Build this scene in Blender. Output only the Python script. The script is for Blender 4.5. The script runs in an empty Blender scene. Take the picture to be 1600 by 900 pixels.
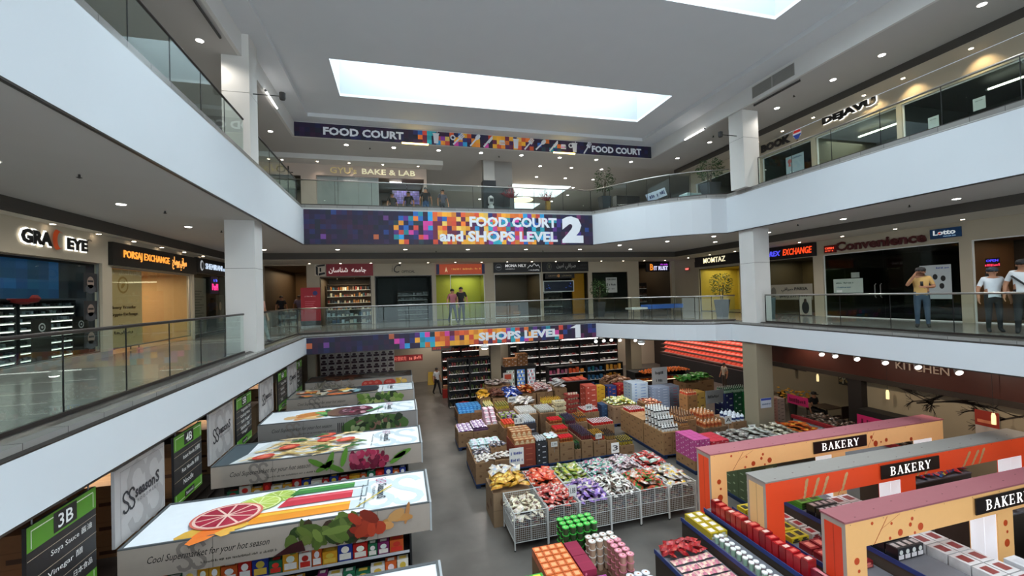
import bpy, math, random
from mathutils import Matrix, Vector
random.seed(7)
RND = random.Random(11)
SC = bpy.context.scene
COL = SC.collection
# ------------------------------------------------------------------ camera
cam = bpy.data.objects.new('camera', bpy.data.cameras.new('camera'))
COL.objects.link(cam)
yaw, pitch, roll, FPX = math.radians(15.0008), math.radians(0.9346), math.radians(-1.7392), 651.54
_f = Vector((math.sin(yaw)*math.cos(pitch), math.cos(yaw)*math.cos(pitch), math.sin(pitch)))
_r = Vector((math.cos(yaw), -math.sin(yaw), 0)); _u = _r.cross(_f)
_cr, _sr = math.cos(roll), math.sin(roll)
r2 = _cr*_r + _sr*_u; u2 = -_sr*_r + _cr*_u
cam.matrix_world = Matrix(((r2.x, u2.x, -_f.x, 0), (r2.y, u2.y, -_f.y, 0), (r2.z, u2.z, -_f.z, 0), (0, 0, 0, 1)))
cam.data.sensor_width = 36; cam.data.lens = FPX/1600*36; cam.data.clip_start = .05; cam.data.clip_end = 200
SC.camera = cam
# ------------------------------------------------------------------ view, world, daylight
SC.view_settings.view_transform = 'Standard'; SC.view_settings.look = 'None'
SC.view_settings.gamma = 1; SC.view_settings.use_curve_mapping = False
SC.view_settings.exposure = 0.15
SKY_PANE = 11.0           # strength of the daylight panes at the top of the skylight wells
FILL_NEAR = 2.3            # strength of the fill pane added unseen behind the camera
GAL = 130.0                # power of each gallery downlight
LAMP = 14.0               # strength of the recessed downlights
W = bpy.data.worlds.new('sky'); SC.world = W; W.use_nodes = True
_bg = W.node_tree.nodes['Background']; _bg.inputs[0].default_value = (.62, .76, .95, 1); _bg.inputs[1].default_value = 1.0

def area(name, loc, sx, sy, power, col, rot=(0, 0, 0)):
    l = bpy.data.lights.new(name, 'AREA'); l.shape = 'RECTANGLE'; l.size = sx; l.size_y = sy; l.energy = power; l.color = col
    o = bpy.data.objects.new(name, l); COL.objects.link(o); o.location = loc; o.rotation_euler = rot
    return o
# ------------------------------------------------------------------ helpers
def h(s):
    s = s.lstrip('#'); o = []
    for i in (0, 2, 4):
        c = int(s[i:i+2], 16)/255
        o.append(c/12.92 if c <= .04045 else ((c+.055)/1.055)**2.4)
    return tuple(o)
def jit(c, a=.15, r=RND):
    k = 1+r.uniform(-a, a)
    return tuple(min(1, max(0, x*k*(1+r.uniform(-a, a)*.3))) for x in c)
MATS = {}
def mat(name, col=None, rough=.6, metal=0., noise=.08, scale=6., bump=0., em=0., spec=.5):
    """a principled material; col None reads the colour painted on the faces"""
    if name in MATS: return MATS[name]
    m = bpy.data.materials.new(name); m.use_nodes = True; n = m.node_tree.nodes; L = m.node_tree.links
    b = n['Principled BSDF']; b.inputs['Roughness'].default_value = rough; b.inputs['Metallic'].default_value = metal
    b.inputs['Specular IOR Level'].default_value = spec
    tc = n.new('ShaderNodeTexCoord'); nz = n.new('ShaderNodeTexNoise'); nz.inputs['Scale'].default_value = scale; nz.inputs['Detail'].default_value = 4
    L.new(tc.outputs['Object'], nz.inputs['Vector'])
    mr = n.new('ShaderNodeMapRange'); mr.inputs[3].default_value = 1-noise; mr.inputs[4].default_value = 1+noise
    L.new(nz.outputs['Fac'], mr.inputs[0])
    mx = n.new('ShaderNodeMix'); mx.data_type = 'RGBA'; mx.blend_type = 'MULTIPLY'; mx.inputs[0].default_value = 1
    if col is None:
        at = n.new('ShaderNodeAttribute'); at.attribute_name = 'Col'; L.new(at.outputs['Color'], mx.inputs[6])
        if em:
            L.new(at.outputs['Color'], b.inputs['Emission Color']); b.inputs['Emission Strength'].default_value = em
    else:
        mx.inputs[6].default_value = (*col, 1)
        if em:
            b.inputs['Emission Color'].default_value = (*col, 1); b.inputs['Emission Strength'].default_value = em
    L.new(mr.outputs[0], mx.inputs[7]); L.new(mx.outputs[2], b.inputs['Base Color'])
    if bump:
        bp = n.new('ShaderNodeBump'); bp.inputs['Strength'].default_value = bump; bp.inputs['Distance'].default_value = .02
        L.new(nz.outputs['Fac'], bp.inputs['Height']); L.new(bp.outputs[0], b.inputs['Normal'])
    MATS[name] = m
    return m
def tile_mat(name, c1, c2, grout, size, rough, bumpy=0.):
    m = mat(name, c1, rough, 0, .05, 1.3)
    n = m.node_tree.nodes; L = m.node_tree.links; b = n['Principled BSDF']
    br = n.new('ShaderNodeTexBrick'); br.offset = 0; br.inputs['Scale'].default_value = 1
    br.inputs['Color1'].default_value = (*c1, 1); br.inputs['Color2'].default_value = (*c2, 1); br.inputs['Mortar'].default_value = (*grout, 1)
    br.inputs['Brick Width'].default_value = size; br.inputs['Row Height'].default_value = size; br.inputs['Mortar Size'].default_value = .006
    tc = [x for x in n if x.type == 'TEX_COORD'][0]; L.new(tc.outputs['Object'], br.inputs['Vector'])
    mx = [x for x in n if x.type == 'MIX'][0]; L.new(br.outputs['Color'], mx.inputs[6])
    return m
def glass_mat(name, tint, refl=1.0, rough=.0):
    if name in MATS: return MATS[name]
    m = bpy.data.materials.new(name); m.use_nodes = True; n = m.node_tree.nodes; L = m.node_tree.links
    n.remove(n['Principled BSDF']); out = n['Material Output']
    t = n.new('ShaderNodeBsdfTransparent'); t.inputs[0].default_value = (*tint, 1)
    g = n.new('ShaderNodeBsdfGlossy'); g.inputs['Roughness'].default_value = rough; g.inputs[0].default_value = (.95, 1, .98, 1)
    lw = n.new('ShaderNodeLayerWeight'); lw.inputs['Blend'].default_value = .5
    pw = n.new('ShaderNodeMath'); pw.operation = 'POWER'; pw.inputs[1].default_value = 5
    ma = n.new('ShaderNodeMath'); ma.operation = 'MULTIPLY_ADD'; ma.inputs[1].default_value = .9; ma.inputs[2].default_value = .035*refl; ma.use_clamp = True
    mx = n.new('ShaderNodeMixShader')
    L.new(lw.outputs['Facing'], pw.inputs[0]); L.new(pw.outputs[0], ma.inputs[0]); L.new(ma.outputs[0], mx.inputs[0]); L.new(t.outputs[0], mx.inputs[1]); L.new(g.outputs[0], mx.inputs[2]); L.new(mx.outputs[0], out.inputs[0])
    MATS[name] = m
    return m
def emit(name, col, s): return mat(name, col, .5, 0, 0, 4, 0, s)
PAINT = mat('painted_colours', None, .62)
GLOSS = mat('glossy_wrapper', None, .28, 0, .12, 14)
PRINT = mat('printed_panel', None, .5, 0, .04, 9)
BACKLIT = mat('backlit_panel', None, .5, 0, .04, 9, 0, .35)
LITTEXT = mat('lit_lettering', None, .5, 0, .02, 9, 0, 1.0)
WHITEWALL = mat('white_painted_wall', h('cfcfcc'), .75, 0, .03, 2)
FASCIA = mat('white_fascia_paint', h('ccd1d5'), .7, 0, .02, 1.5)
MCEIL = mat('main_ceiling_paint', h('cfd1d3'), .85, 0, .03, 1.5)
CEIL = mat('ceiling_paint', h('b9b6b2'), .85, 0, .03, 1.5)
BEAM = mat('beam_paint', h('d2d0cc'), .8, 0, .03, 1.5)
WARMWALL = mat('cream_wall_paint', h('b3a894'), .75, 0, .05, 2)
TAUPE = mat('taupe_wall_paint', h('8c8069'), .75, 0, .06, 2)
STEEL = mat('brushed_steel', h('a9a6a2'), .3, 1, .08, 20)
DARKSTEEL = mat('dark_steel', h('4a4542'), .35, .8, .1, 12)
BLACKM = mat('black_metal', h('141416'), .45, .2, .1, 10)
WHITEM = mat('white_enamel', h('e4e4e2'), .4, 0, .03, 10)
GLASS = glass_mat('railing_glass', (.9, .96, .94), .55)
SHOPGLASS = glass_mat('shop_glass', (.92, .96, .94), .02)
SOOTGLASS = glass_mat('dark_shop_glass', (.6, .66, .62), .4)
CONC = mat('polished_concrete', h('5a5651'), .35, 0, .75, 1.0, .04)
TILE = tile_mat('grey_floor_tile', h('8a8883'), h('7f7d79'), h('5a5855'), .62, .16)
CARD = mat('corrugated_card', None, .8, 0, .1, 8)

class M:
    def __init__(s): s.v = []; s.f = []; s.c = []; s.k = []; s.T = Matrix.Identity(4); s.mi = 0
    def add(s, vs, fs, col, mi=None):
        b = len(s.v); s.v += [tuple(s.T @ Vector(p)) for p in vs]
        for f in fs: s.f.append(tuple(b+i for i in f)); s.c.append(col); s.k.append(s.mi if mi is None else mi)
        return s
    def box(s, x0, y0, z0, x1, y1, z1, col=(.5, .5, .5), top=None, front=None):
        if x0 > x1: x0, x1 = x1, x0
        if y0 > y1: y0, y1 = y1, y0
        if z0 > z1: z0, z1 = z1, z0
        b = len(s.f)
        s.add([(x0, y0, z0), (x1, y0, z0), (x1, y1, z0), (x0, y1, z0), (x0, y0, z1), (x1, y0, z1), (x1, y1, z1), (x0, y1, z1)],
              [(3, 2, 1, 0), (4, 5, 6, 7), (0, 1, 5, 4), (1, 2, 6, 5), (2, 3, 7, 6), (3, 0, 4, 7)], col)
        if top: s.c[b+1] = top
        if front: s.c[b+2] = front
        return s
    def quad(s, a, b, c, d, col=(.5, .5, .5)): return s.add([a, b, c, d], [(0, 1, 2, 3)], col)
    def rect(s, x0, y0, x1, y1, z, col): return s.quad((x0, y0, z), (x1, y0, z), (x1, y1, z), (x0, y1, z), col)
    def poly(s, pts, z, col): return s.add([(p[0], p[1], z) for p in pts], [tuple(range(len(pts)))], col)
    def prism(s, pts, z0, z1, col=(.5, .5, .5)):
        n = len(pts)
        return s.add([(p[0], p[1], z0) for p in pts]+[(p[0], p[1], z1) for p in pts],
                     [tuple(range(n-1, -1, -1)), tuple(range(n, 2*n))]+[(i, (i+1) % n, n+(i+1) % n, n+i) for i in range(n)], col)
    def ell(s, cx, cy, rx, ry, z, col, n=16, a=0):
        ca, sa = math.cos(a), math.sin(a); P = []
        for i in range(n):
            t = 2*math.pi*i/n; x, y = rx*math.cos(t), ry*math.sin(t); P.append((cx+x*ca-y*sa, cy+x*sa+y*ca))
        return s.poly(P, z, col)
    def lathe(s, prof, col, n=10, cx=0, cy=0, cols=None):
        """prof: [(r, z)] from bottom up; cols: a colour per ring"""
        for j in range(len(prof)-1):
            (ra, za), (rb, zb) = prof[j], prof[j+1]; vs = []
            for (r, z) in ((ra, za), (rb, zb)):
                vs += [(cx+r*math.cos(2*math.pi*i/n), cy+r*math.sin(2*math.pi*i/n), z) for i in range(n)]
            s.add(vs, [(i, (i+1) % n, n+(i+1) % n, n+i) for i in range(n)], cols[j] if cols else col)
        for (r, z), rev, cc in ((prof[0], 1, cols[0] if cols else col), (prof[-1], 0, cols[-1] if cols else col)):
            if r > 1e-4:
                vs = [(cx+r*math.cos(2*math.pi*i/n), cy+r*math.sin(2*math.pi*i/n), z) for i in range(n)]
                s.add(vs, [tuple(range(n))[::-1] if rev else tuple(range(n))], cc)
        return s
    def tube(s, pts, r, col=(.5, .5, .5), n=8, caps=True):
        P = [Vector(p) for p in pts]; rings = []
        for i, p in enumerate(P):
            d = (P[min(i+1, len(P)-1)]-P[max(i-1, 0)]).normalized()
            a = d.cross(Vector((0, 0, 1)) if abs(d.z) < .9 else Vector((1, 0, 0))).normalized(); b = d.cross(a)
            rr = r[i] if isinstance(r, (list, tuple)) else r
            rings.append([tuple(p+a*rr*math.cos(2*math.pi*k/n)+b*rr*math.sin(2*math.pi*k/n)) for k in range(n)])
        vs = [q for R in rings for q in R]; fs = []
        for i in range(len(P)-1):
            for k in range(n): fs.append((i*n+k, i*n+(k+1) % n, (i+1)*n+(k+1) % n, (i+1)*n+k))
        if caps: fs += [tuple(range(n))[::-1], tuple(range((len(P)-1)*n, len(P)*n))]
        return s.add(vs, fs, col)
    def rod(s, a, b, r, col=(.5, .5, .5), n=6): return s.tube([a, b], r, col, n)
    def text(s, body, x0, y0, w, hh, col, z=.01, depth=.0, **k):
        if body[0] == '~':                       # small print too blurred to read in the photograph: plain strokes
            r = random.Random(len(body)*7+int(w*1000)); x = x0
            while x < x0+w:
                q_ = hh*r.uniform(.25, .6)
                if r.random() < .85: s.rect(x, y0+(r.uniform(0, .25)*hh), min(x+q_*.7, x0+w), y0+hh*r.uniform(.6, 1), z, col)
                x += q_
            return s
        vs, fs = text_geo(body, depth, **k)
        return s.add([(x0+p[0]*w, y0+p[1]*hh, z+p[2]) for p in vs], fs, col)
    def build(s, name, m=None, parent=None, smooth=False, shift=None, **tags):
        me = bpy.data.meshes.new(name); o = Vector((0, 0, 0))
        if parent is not None and shift is None: o = parent_origin(parent)
        elif shift is not None: o = Vector(shift)
        me.from_pydata([(p[0]-o.x, p[1]-o.y, p[2]-o.z) for p in s.v], [], s.f)
        ms = m if isinstance(m, (list, tuple)) else [m or PAINT]
        for q in ms: me.materials.append(q)
        ca = me.color_attributes.new('Col', 'FLOAT_COLOR', 'CORNER'); buf = []
        for f, c in zip(s.f, s.c): buf += [c[0], c[1], c[2], 1.0]*len(f)
        if len(ca.data)*4 == len(buf): ca.data.foreach_set('color', buf)
        if len(ms) > 1: me.polygons.foreach_set('material_index', s.k)
        if smooth: me.polygons.foreach_set('use_smooth', [True]*len(me.polygons))
        me.update()
        ob = bpy.data.objects.new(name, me); COL.objects.link(ob)
        if parent is not None: ob.parent = parent
        tag(ob, **tags)
        return ob
def parent_origin(p):
    o = Vector((0, 0, 0))
    while p is not None: o += p.location; p = p.parent
    return o
_TC = {}
def text_geo(body, depth=0., bold=0., shear=0., space=1.0):
    key = (body, depth, bold, shear, space)
    if key in _TC: return _TC[key]
    cu = bpy.data.curves.new('t', 'FONT'); cu.body = body; cu.size = 1; cu.extrude = depth; cu.offset = bold; cu.shear = shear
    cu.space_character = space; cu.resolution_u = 2
    ob = bpy.data.objects.new('t', cu); COL.objects.link(ob)
    me = bpy.data.meshes.new_from_object(ob.evaluated_get(bpy.context.evaluated_depsgraph_get()))
    V = [v.co.copy() for v in me.vertices]; F = [tuple(p.vertices) for p in me.polygons]
    bpy.data.objects.remove(ob); bpy.data.curves.remove(cu); bpy.data.meshes.remove(me)
    if not V: _TC[key] = ([], []); return _TC[key]
    x0, x1 = min(v.x for v in V), max(v.x for v in V); y0, y1 = min(v.y for v in V), max(v.y for v in V)
    V = [((v.x-x0)/max(x1-x0, 1e-5), (v.y-y0)/max(y1-y0, 1e-5), v.z) for v in V]
    _TC[key] = (V, F); return _TC[key]
ORD = ['first', 'second', 'third', 'fourth', 'fifth', 'sixth', 'seventh', 'eighth', 'ninth', 'tenth', 'eleventh', 'twelfth', 'thirteenth', 'fourteenth', 'fifteenth', 'sixteenth', 'seventeenth', 'eighteenth', 'nineteenth', 'twentieth', 'twenty-first', 'twenty-second', 'twenty-third']
def lab(base, *suf):
    """label with where the thing sits among its like, within sixteen words"""
    for s in suf:
        if s and len((base+' '+s).split()) <= 16: base += (', ' if s[0] != ' ' else '')+s
    return base
def tag(o, label=None, cat=None, group=None, kind=None):
    if label: o['label'] = label
    if cat: o['category'] = cat
    if group: o['group'] = group
    if kind: o['kind'] = kind
    return o
def root(name, loc, label, cat, group=None, rz=0):
    o = bpy.data.objects.new(name, None); o.empty_display_size = .1; COL.objects.link(o); o.location = loc; o.rotation_euler = (0, 0, rz)
    return tag(o, label, cat, group)
def dup(o, loc=None, rot=None, label=None, group=None, scale=None, parent=None):
    c = o.copy(); COL.objects.link(c)
    if parent is not None: c.parent = parent
    if loc is not None: c.location = loc
    if rot is not None: c.rotation_euler = rot if hasattr(rot, '__len__') else (0, 0, rot)
    if scale is not None: c.scale = scale if hasattr(scale, '__len__') else (scale,)*3
    if label: c['label'] = label
    if group: c['group'] = group
    for ch in o.children: dup(ch, parent=c)
    return c
class Proto:
    """first use moves the source itself, later uses copy it"""
    def __init__(s, ob): s.o = ob; s.used = False
    def put(s, loc, rot=0, label=None, group=None, scale=None):
        if s.used: return dup(s.o, loc, rot, label, group, scale)
        s.used = True; o = s.o; o.location = loc; o.rotation_euler = rot if hasattr(rot, '__len__') else (0, 0, rot)
        if scale is not None: o.scale = scale if hasattr(scale, '__len__') else (scale,)*3
        if label: o['label'] = label
        if group: o['group'] = group
        return o
def frame(face, x, y, z):
    """local x runs to the right as one faces the surface, local y up, local z out of it"""
    r, u = {'far': ((1, 0, 0), (0, 0, 1)), 'left': ((0, 1, 0), (0, 0, 1)), 'right': ((0, -1, 0), (0, 0, 1)), 'top': ((1, 0, 0), (0, 1, 0)),
            'back': ((-1, 0, 0), (0, 0, 1))}[face]
    r, u = Vector(r), Vector(u); n = r.cross(u)
    return Matrix(((r.x, u.x, n.x, x), (r.y, u.y, n.y, y), (r.z, u.z, n.z, z), (0, 0, 0, 1)))
# ------------------------------------------------------------------ levels
ZG, Z1, Z2 = -6.2, -1.4, 3.98
F1B, F1T, F2B, F2T = -2.18, -1.51, 2.345, 3.80
CZ2, CZT, CZM = 7.04, 7.69, 7.85
XL, XR, YF = -3.8, 13.4, 18.7
ARC = [(9.19, 18.7), (9.62, 17.95), (10.1, 17.2), (10.7, 16.4), (11.4, 15.65), (12.1, 15.12), (12.75, 14.75), (13.4, 14.6)]
YN = -5.0
XO0, XO1, YO = -12.5, 25.0, 42.0
def outline(off):
    P = [(XL-off, YN), (XL-off, YF+off)]
    for i, (x, y) in enumerate(ARC):
        if i == 0: P.append((x+off*.35, y+off)); continue
        if i == len(ARC)-1: P.append((x+off, y+off*.35)); continue
        dx, dy = ARC[i+1][0]-ARC[i-1][0], ARC[i+1][1]-ARC[i-1][1]; l = math.hypot(dx, dy)
        P.append((x-dy/l*off, y+dx/l*off))
    return P+[(XR+off, YN)]
def ribbon(m, P, Q, z0, z1, col=(.5, .5, .5)):
    for i in range(len(P)-1):
        m.quad((P[i][0], P[i][1], z0), (P[i+1][0], P[i+1][1], z0), (Q[i+1][0], Q[i+1][1], z1), (Q[i][0], Q[i][1], z1), col)
def deck(name, z0, z1, m, yo=YO):
    d = M(); o = .06; A = outline(o)
    d.prism([(XO0, YN), (XL-o, YN), (XL-o, YF+o), (XO0, YF+o)], z0, z1)
    d.prism([(XO0, YF+o), (XO1, YF+o), (XO1, yo), (XO0, yo)], z0, z1)
    arc = A[2:-1]
    d.prism([(arc[0][0], YF+o)]+arc[1:]+[(XO1, arc[-1][1]), (XO1, YF+o)], z0, z1)
    d.prism([(XR+o, YN), (XO1, YN), (XO1, arc[-1][1]), (XR+o, arc[-1][1])], z0, z1)
    return d.build(name, m, kind='structure')
def slab_skins(name, z0, z1, top, bottom, ctop):
    deck(name, z1-.12, z1, top); deck('ceiling', z0, z1-.121, bottom)
slab_skins('floor', F1B+.02, Z1, TILE, CEIL, 0)
slab_skins('floor', F2B+.0, Z2, TILE, CEIL, 0)
g = M(); g.box(-14, YN, ZG-.2, 26, 42, ZG); g.build('floor', CONC, kind='structure')
n_tr = [0]
def trim(m, ms, smooth=False):
    n_tr[0] += 1; return m.build('trim_%d' % n_tr[0], ms, kind='structure', smooth=smooth)
for z0, z1, zl, off in ((F1B, F1T, Z1+.04, .37), (F2B, F2T, Z2+.04, .29)):
    a, b, i, s = outline(0), outline(.055), outline(off-.03), outline(.10)
    t = M(); ribbon(t, a, a, z0, z1); ribbon(t, b, a, z1, z1); ribbon(t, a, b, z0, z0); trim(t, FASCIA)
    t = M(); ribbon(t, a, a, z0-.03, z0-.001); ribbon(t, a, b, z0-.03, z0-.03); trim(t, DARKSTEEL)
    t = M(); mid = outline(off*.45)
    ribbon(t, a, a, z1, z1+.018); ribbon(t, a, mid, z1+.018, z1+.07); ribbon(t, mid, mid, z1+.07, z1+.085); ribbon(t, mid, i, z1+.085, zl)
    ribbon(t, i, i, zl, z1-.2); trim(t, DARKSTEEL if z0 < 0 else STEEL)
# outer shell
w = M(); w.box(XO0-.2, YN, ZG, XO0, YO, 9.5); w.build('wall_left', WARMWALL, kind='structure')
w = M(); w.box(XO1, YN, ZG, XO1+.2, YO, 9.5); w.build('wall_right', WARMWALL, kind='structure')
w = M(); w.box(XO0, YO, ZG, XO1, YO+.2, 9.5); w.build('wall_far', WHITEWALL, kind='structure')
w = M()
for a in ((XO0, ZG, XL, 9.5), (XR, ZG, XO1, 9.5), (XL, ZG, XR, -5.0), (XL, 7.6, XR, 9.5)): w.box(a[0], YN-.2, a[1], a[2], YN, a[3])
w.build('wall_near', WHITEWALL, kind='structure')
m = M(); m.box(XL, YN-.12, -5.0, XR, YN-.1, 7.6); m.build('window_near', emit('near_added_fill_glow', (.82, .92, 1.0), FILL_NEAR), kind='structure')  # added glowing pane, unseen behind the camera, fills the atrium with daylight
m = M()
for k in range(9): x = XL+(XR-XL)*k/8; m.box(x-.04, YN-.1, -5, x+.04, YN, 7.6)
for k in range(7): z = -5+12.6*k/6; m.box(XL, YN-.095, z-.04, XR, YN-.005, z+.04)
m.build('window_near_added_mullions', WHITEM, kind='structure')  # bars of the added fill pane, unseen as well
# level 2 ceiling, deep beams, main ceiling with skylight wells
c = M(); e = .0
for x0, y0, x1, y1 in ((XO0, YN, -4.25, 19.5), (13.15, YN, 15.75, 21.15), (XO0, 19.5, 13.15, 21.15), (XO0, 21.15, 4.1, YO), (15.7, 15.5, XO1, 21.15)):
    c.box(x0, y0, CZ2, x1, y1, CZ2+.1)
c.box(4.1, 21.15, CZ2+.55, XO1, YO, CZ2+.65)
c.box(4.1, 21.1, CZ2+.1, XO1, 21.15, CZ2+.6); c.box(4.05, 21.15, CZ2+.1, 4.1, YO, CZ2+.6)
c.build('ceiling', CEIL, kind='structure')
b = M(); t_ = CZT
b.box(-4.3, YN, CZ2-.002, -4.2, 19.5, t_); b.box(-4.3, 19.4, CZ2-.002, 13.2, 19.5, t_); b.box(13.1, YN, CZ2-.002, 13.2, 19.5, t_)
b.build('trim_beams', BEAM, kind='structure')
c = M()
c.box(-4.3, YN, CZT, -3.55, 19.5, CZT+.1); c.box(12.2, YN, CZT, 13.2, 19.5, CZT+.1); c.box(-3.55, 18.8, CZT, 12.2, 19.5, CZT+.1)
c.box(-3.58, YN, CZT+.1, -3.55, 18.8, CZM+.1); c.box(12.2, YN, CZT+.1, 12.23, 18.8, CZM+.1); c.box(-3.55, 18.8, CZT+.1, 12.2, 18.83, CZM+.1)
SX0, SX1 = -2.05, 10.83
SKY = [(14.44, 17.03), (7.0, 9.65), (-.4, 2.25)]
ys = [18.8]
for y0, y1 in SKY: ys += [y1, y0]
ys.append(YN)
for i in range(0, len(ys), 2): c.box(SX0, ys[i+1], CZM, SX1, ys[i], CZM+.1)
c.box(-3.55, YN, CZM, SX0, 18.8, CZM+.1); c.box(SX1, YN, CZM, 12.2, 18.8, CZM+.1)
c.build('ceiling', MCEIL, kind='structure')
PANE = emit('skylight_pane', (.80, .93, 1.0), SKY_PANE)
WELL = mat('skylight_well_paint', h('a6abae'), .8, 0, .02, 1)
for k, (y0, y1) in enumerate(SKY):
    T = 2.6
    m = M()
    m.box(SX0-.05, y0-.05, CZM+.1, SX0, y1+.05, CZM+T); m.box(SX1, y0-.05, CZM+.1, SX1+.05, y1+.05, CZM+T)
    m.box(SX0, y0-.05, CZM+.1, SX1, y0, CZM+T); m.box(SX0, y1, CZM+.1, SX1, y1+.05, CZM+T)
    m.build('wall_skylight_well', WELL, kind='structure')
    m = M(); m.box(SX0, y0, CZM+T, SX1, y1, CZM+T+.03); m.build('window_%d' % (k+1), PANE, kind='structure')
# ------------------------------------------------------------------ columns
def column(x0, y0, x1, y1, z0, z1, col='d6d4d0', seam=None, name='column'):
    m = M(); c = h(col)
    if seam:
        m.box(x0, y0, z0, x1, y1, seam-.008, jit(c, 0)); m.box(x0+.008, y0+.008, seam-.008, x1-.008, y1-.008, seam+.004, h('55534f')); m.box(x0, y0, seam+.004, x1, y1, z1, c)
    else: m.box(x0, y0, z0, x1, y1, z1, c)
    m.build(name, mat('column_paint', None, .6, 0, .04, 2), kind='structure')
column(-4.72, 13.32, -3.97, 14.0, Z1, F2B, 'c9c7c3', .98)
column(13.5, 13.38, 14.25, 14.1, Z1, F2B, 'c9c7c3', .98)
column(-4.72, 13.32, -4.02, 14.0, Z2, CZ2, 'cfccc6', 6.0)
column(-4.2, 13.32, -4.02, 14.0, CZ2, CZT, 'cfccc6')
column(13.2, 13.38, 13.95, 14.1, Z2, CZ2, 'cfccc6', 5.95)
column(13.45, 13.4, 14.2, 14.1, ZG, F1B, '8f8570')
column(14.1, 23.8, 14.85, 24.5, ZG, F1B, '7d7460')
column(5.15, 24.6, 5.75, 25.2, ZG, F1B, '8f8570')
column(-4.9, 18.6, -4.5, 19.0, ZG, F1B, '8f8570')
column(-4.3, 21.5, -3.95, 21.9, ZG, F1B, '8f8570')
column(-5.2, 13.6, -4.6, 14.2, ZG, F1B, '8f8570')
column(4.45, 21.75, 5.05, 22.2, Z2, CZ2+.55, 'cbc8c2'); column(5.15, 22.9, 6.35, 23.4, Z2, CZ2+.55, 'bdbab5')
for a in ((4.40, 21.7, 5.1, 22.25), (5.1, 22.85, 6.4, 23.45), (11.3, 20.0, 12.7, 20.4)):
    m = M(); m.box(a[0], a[1], Z2, a[2], a[3], 6.15 if a[0] < 9 else 5.15, h('17171a')); m.build('column_cladding', GLOSS, kind='structure')
# ------------------------------------------------------------------ glass railings
def run_points(P, step):
    out = [P[0]]; acc = 0
    for i in range(len(P)-1):
        a, b = Vector(P[i]), Vector(P[i+1]); L = (b-a).length; n = max(1, round(L/step))
        for k in range(1, n+1): out.append(tuple(a+(b-a)*k/n))
    return out
def railing(P, zb, zt, label, step=1.22, dark=False):
    rt = root('glass_railing', (P[0][0], P[0][1], zb-.03), label, 'railing')
    Q = run_points(P, step)
    for i in range(len(Q)-1):
        a, b = Vector((*Q[i], 0)), Vector((*Q[i+1], 0)); d = (b-a).normalized(); a2, b2 = a+d*.012, b-d*.012; n = Vector((-d.y, d.x, 0))*.006
        m = M(); m.prism([tuple((a2-n).xy), tuple((b2-n).xy), tuple((b2+n).xy), tuple((a2+n).xy)], zb+.004, zt-.02)
        m.build('glass_pane', GLASS, rt)
        m = M(); m.box(a.x-.007, a.y-.007, zb, a.x+.007, a.y+.007, zt-.02) if i else m.box(a.x-.012, a.y-.012, zb, a.x+.012, a.y+.012, zt-.02)
        m.build('edge_seal', BLACKM, rt)
    m = M(); m.tube([(p[0], p[1], zt) for p in Q], .028, n=10); m.build('handrail', DARKSTEEL if dark else STEEL, rt, True)
    m = M()
    for i in range(len(Q)-1):
        a, b = Vector((*Q[i], 0)), Vector((*Q[i+1], 0)); d = (b-a).normalized(); n = Vector((-d.y, d.x, 0))*.025
        m.prism([tuple((a-n).xy), tuple((b-n).xy), tuple((b+n).xy), tuple((a+n).xy)], zb-.025, zb+.045)
    m.build('base_channel', DARKSTEEL, rt)
    return rt
for z, zt, off, nm in ((Z1+.04, -.31, .37, 'lower'), (Z2+.04, 5.08, .29, 'upper')):
    A = outline(off); xl, xr = A[0][0], A[-1][0]
    railing([(xl, .3), (xl, 12.95)], z, zt, 'long glass railing of the %s gallery along its left side' % nm, dark=True)
    railing([(xl, 14.15), (xl, YF+off)], z, zt, 'short glass railing behind the left column on the %s gallery' % nm, dark=True)
    railing([(xl+.02, YF+off)]+A[2:3], z, zt, 'straight glass railing above the colourful banner of the %s gallery' % nm, 1.5)
    railing(A[2:-1], z, zt, 'curved glass railing at the far right corner of the %s gallery' % nm, 1.1)
    railing([(xr, 13.2), (xr, .3)], z, zt, 'glass railing right of the right column on the %s gallery' % nm, 1.5)
# ------------------------------------------------------------------ ceiling lights
def light_proto(r, name='ceiling_light', warm=(1, .93, .85)):
    rt = root(name, (0, 0, 0), 'x', 'ceiling light')
    m = M(); m.lathe([(r*1.25, -.012), (r*1.25, .0)], h('d8d8d6'), 14); m.build('trim_ring', WHITEM, rt)
    m = M(); m.lathe([(r, -.018), (r, -.0125)], warm, 14); m.build('diffuser', emit('downlight_glow_%d' % int(warm[2]*100), warm, LAMP), rt)
    return Proto(rt)
PL = light_proto(.085); PW = light_proto(.05, 'soffit_light', (1, .82, .62))
ALLUM = []
def lights(P, pts, z, label, group, e=1.0):
    nx = len(set(round(q_[0], 1) for q_ in pts)); side = nx > 1 and len(pts) > 1
    for i, (x, y) in enumerate(sorted(pts, key=lambda q_: (q_[0], q_[1]) if side else (q_[1],))):
        P.put((x, y, z), 0, lab(label, ORD[i % 20]+(' from left' if side else ' from near end')), group)
        if P is PL:
            l = bpy.data.lights.new('downlight', 'SPOT'); l.energy = GAL*e; l.color = (1, .95, .88); l.spot_size = 2.7; l.spot_blend = .6; l.shadow_soft_size = .08
            o = bpy.data.objects.new('downlight', l); COL.objects.link(o); o.location = (x, y, z-.03)
lights(PL, [(-6.11, 2.1+3.12*k) for k in range(6)], F2B, 'round recessed downlight in the ceiling of the left lower gallery', 'lower left gallery downlights')
lights(PL, [(-5.8+3.04*k, 20.7) for k in range(7)], F2B, 'round recessed downlight in the ceiling above the far lower gallery shops', 'far lower gallery downlights')
lights(PL, [(10.76, 18.9), (12.45, 17.37), (13.58, 15.61)], F2B, 'round recessed downlight along the curved edge of the lower gallery ceiling', 'curved edge downlights')
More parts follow.
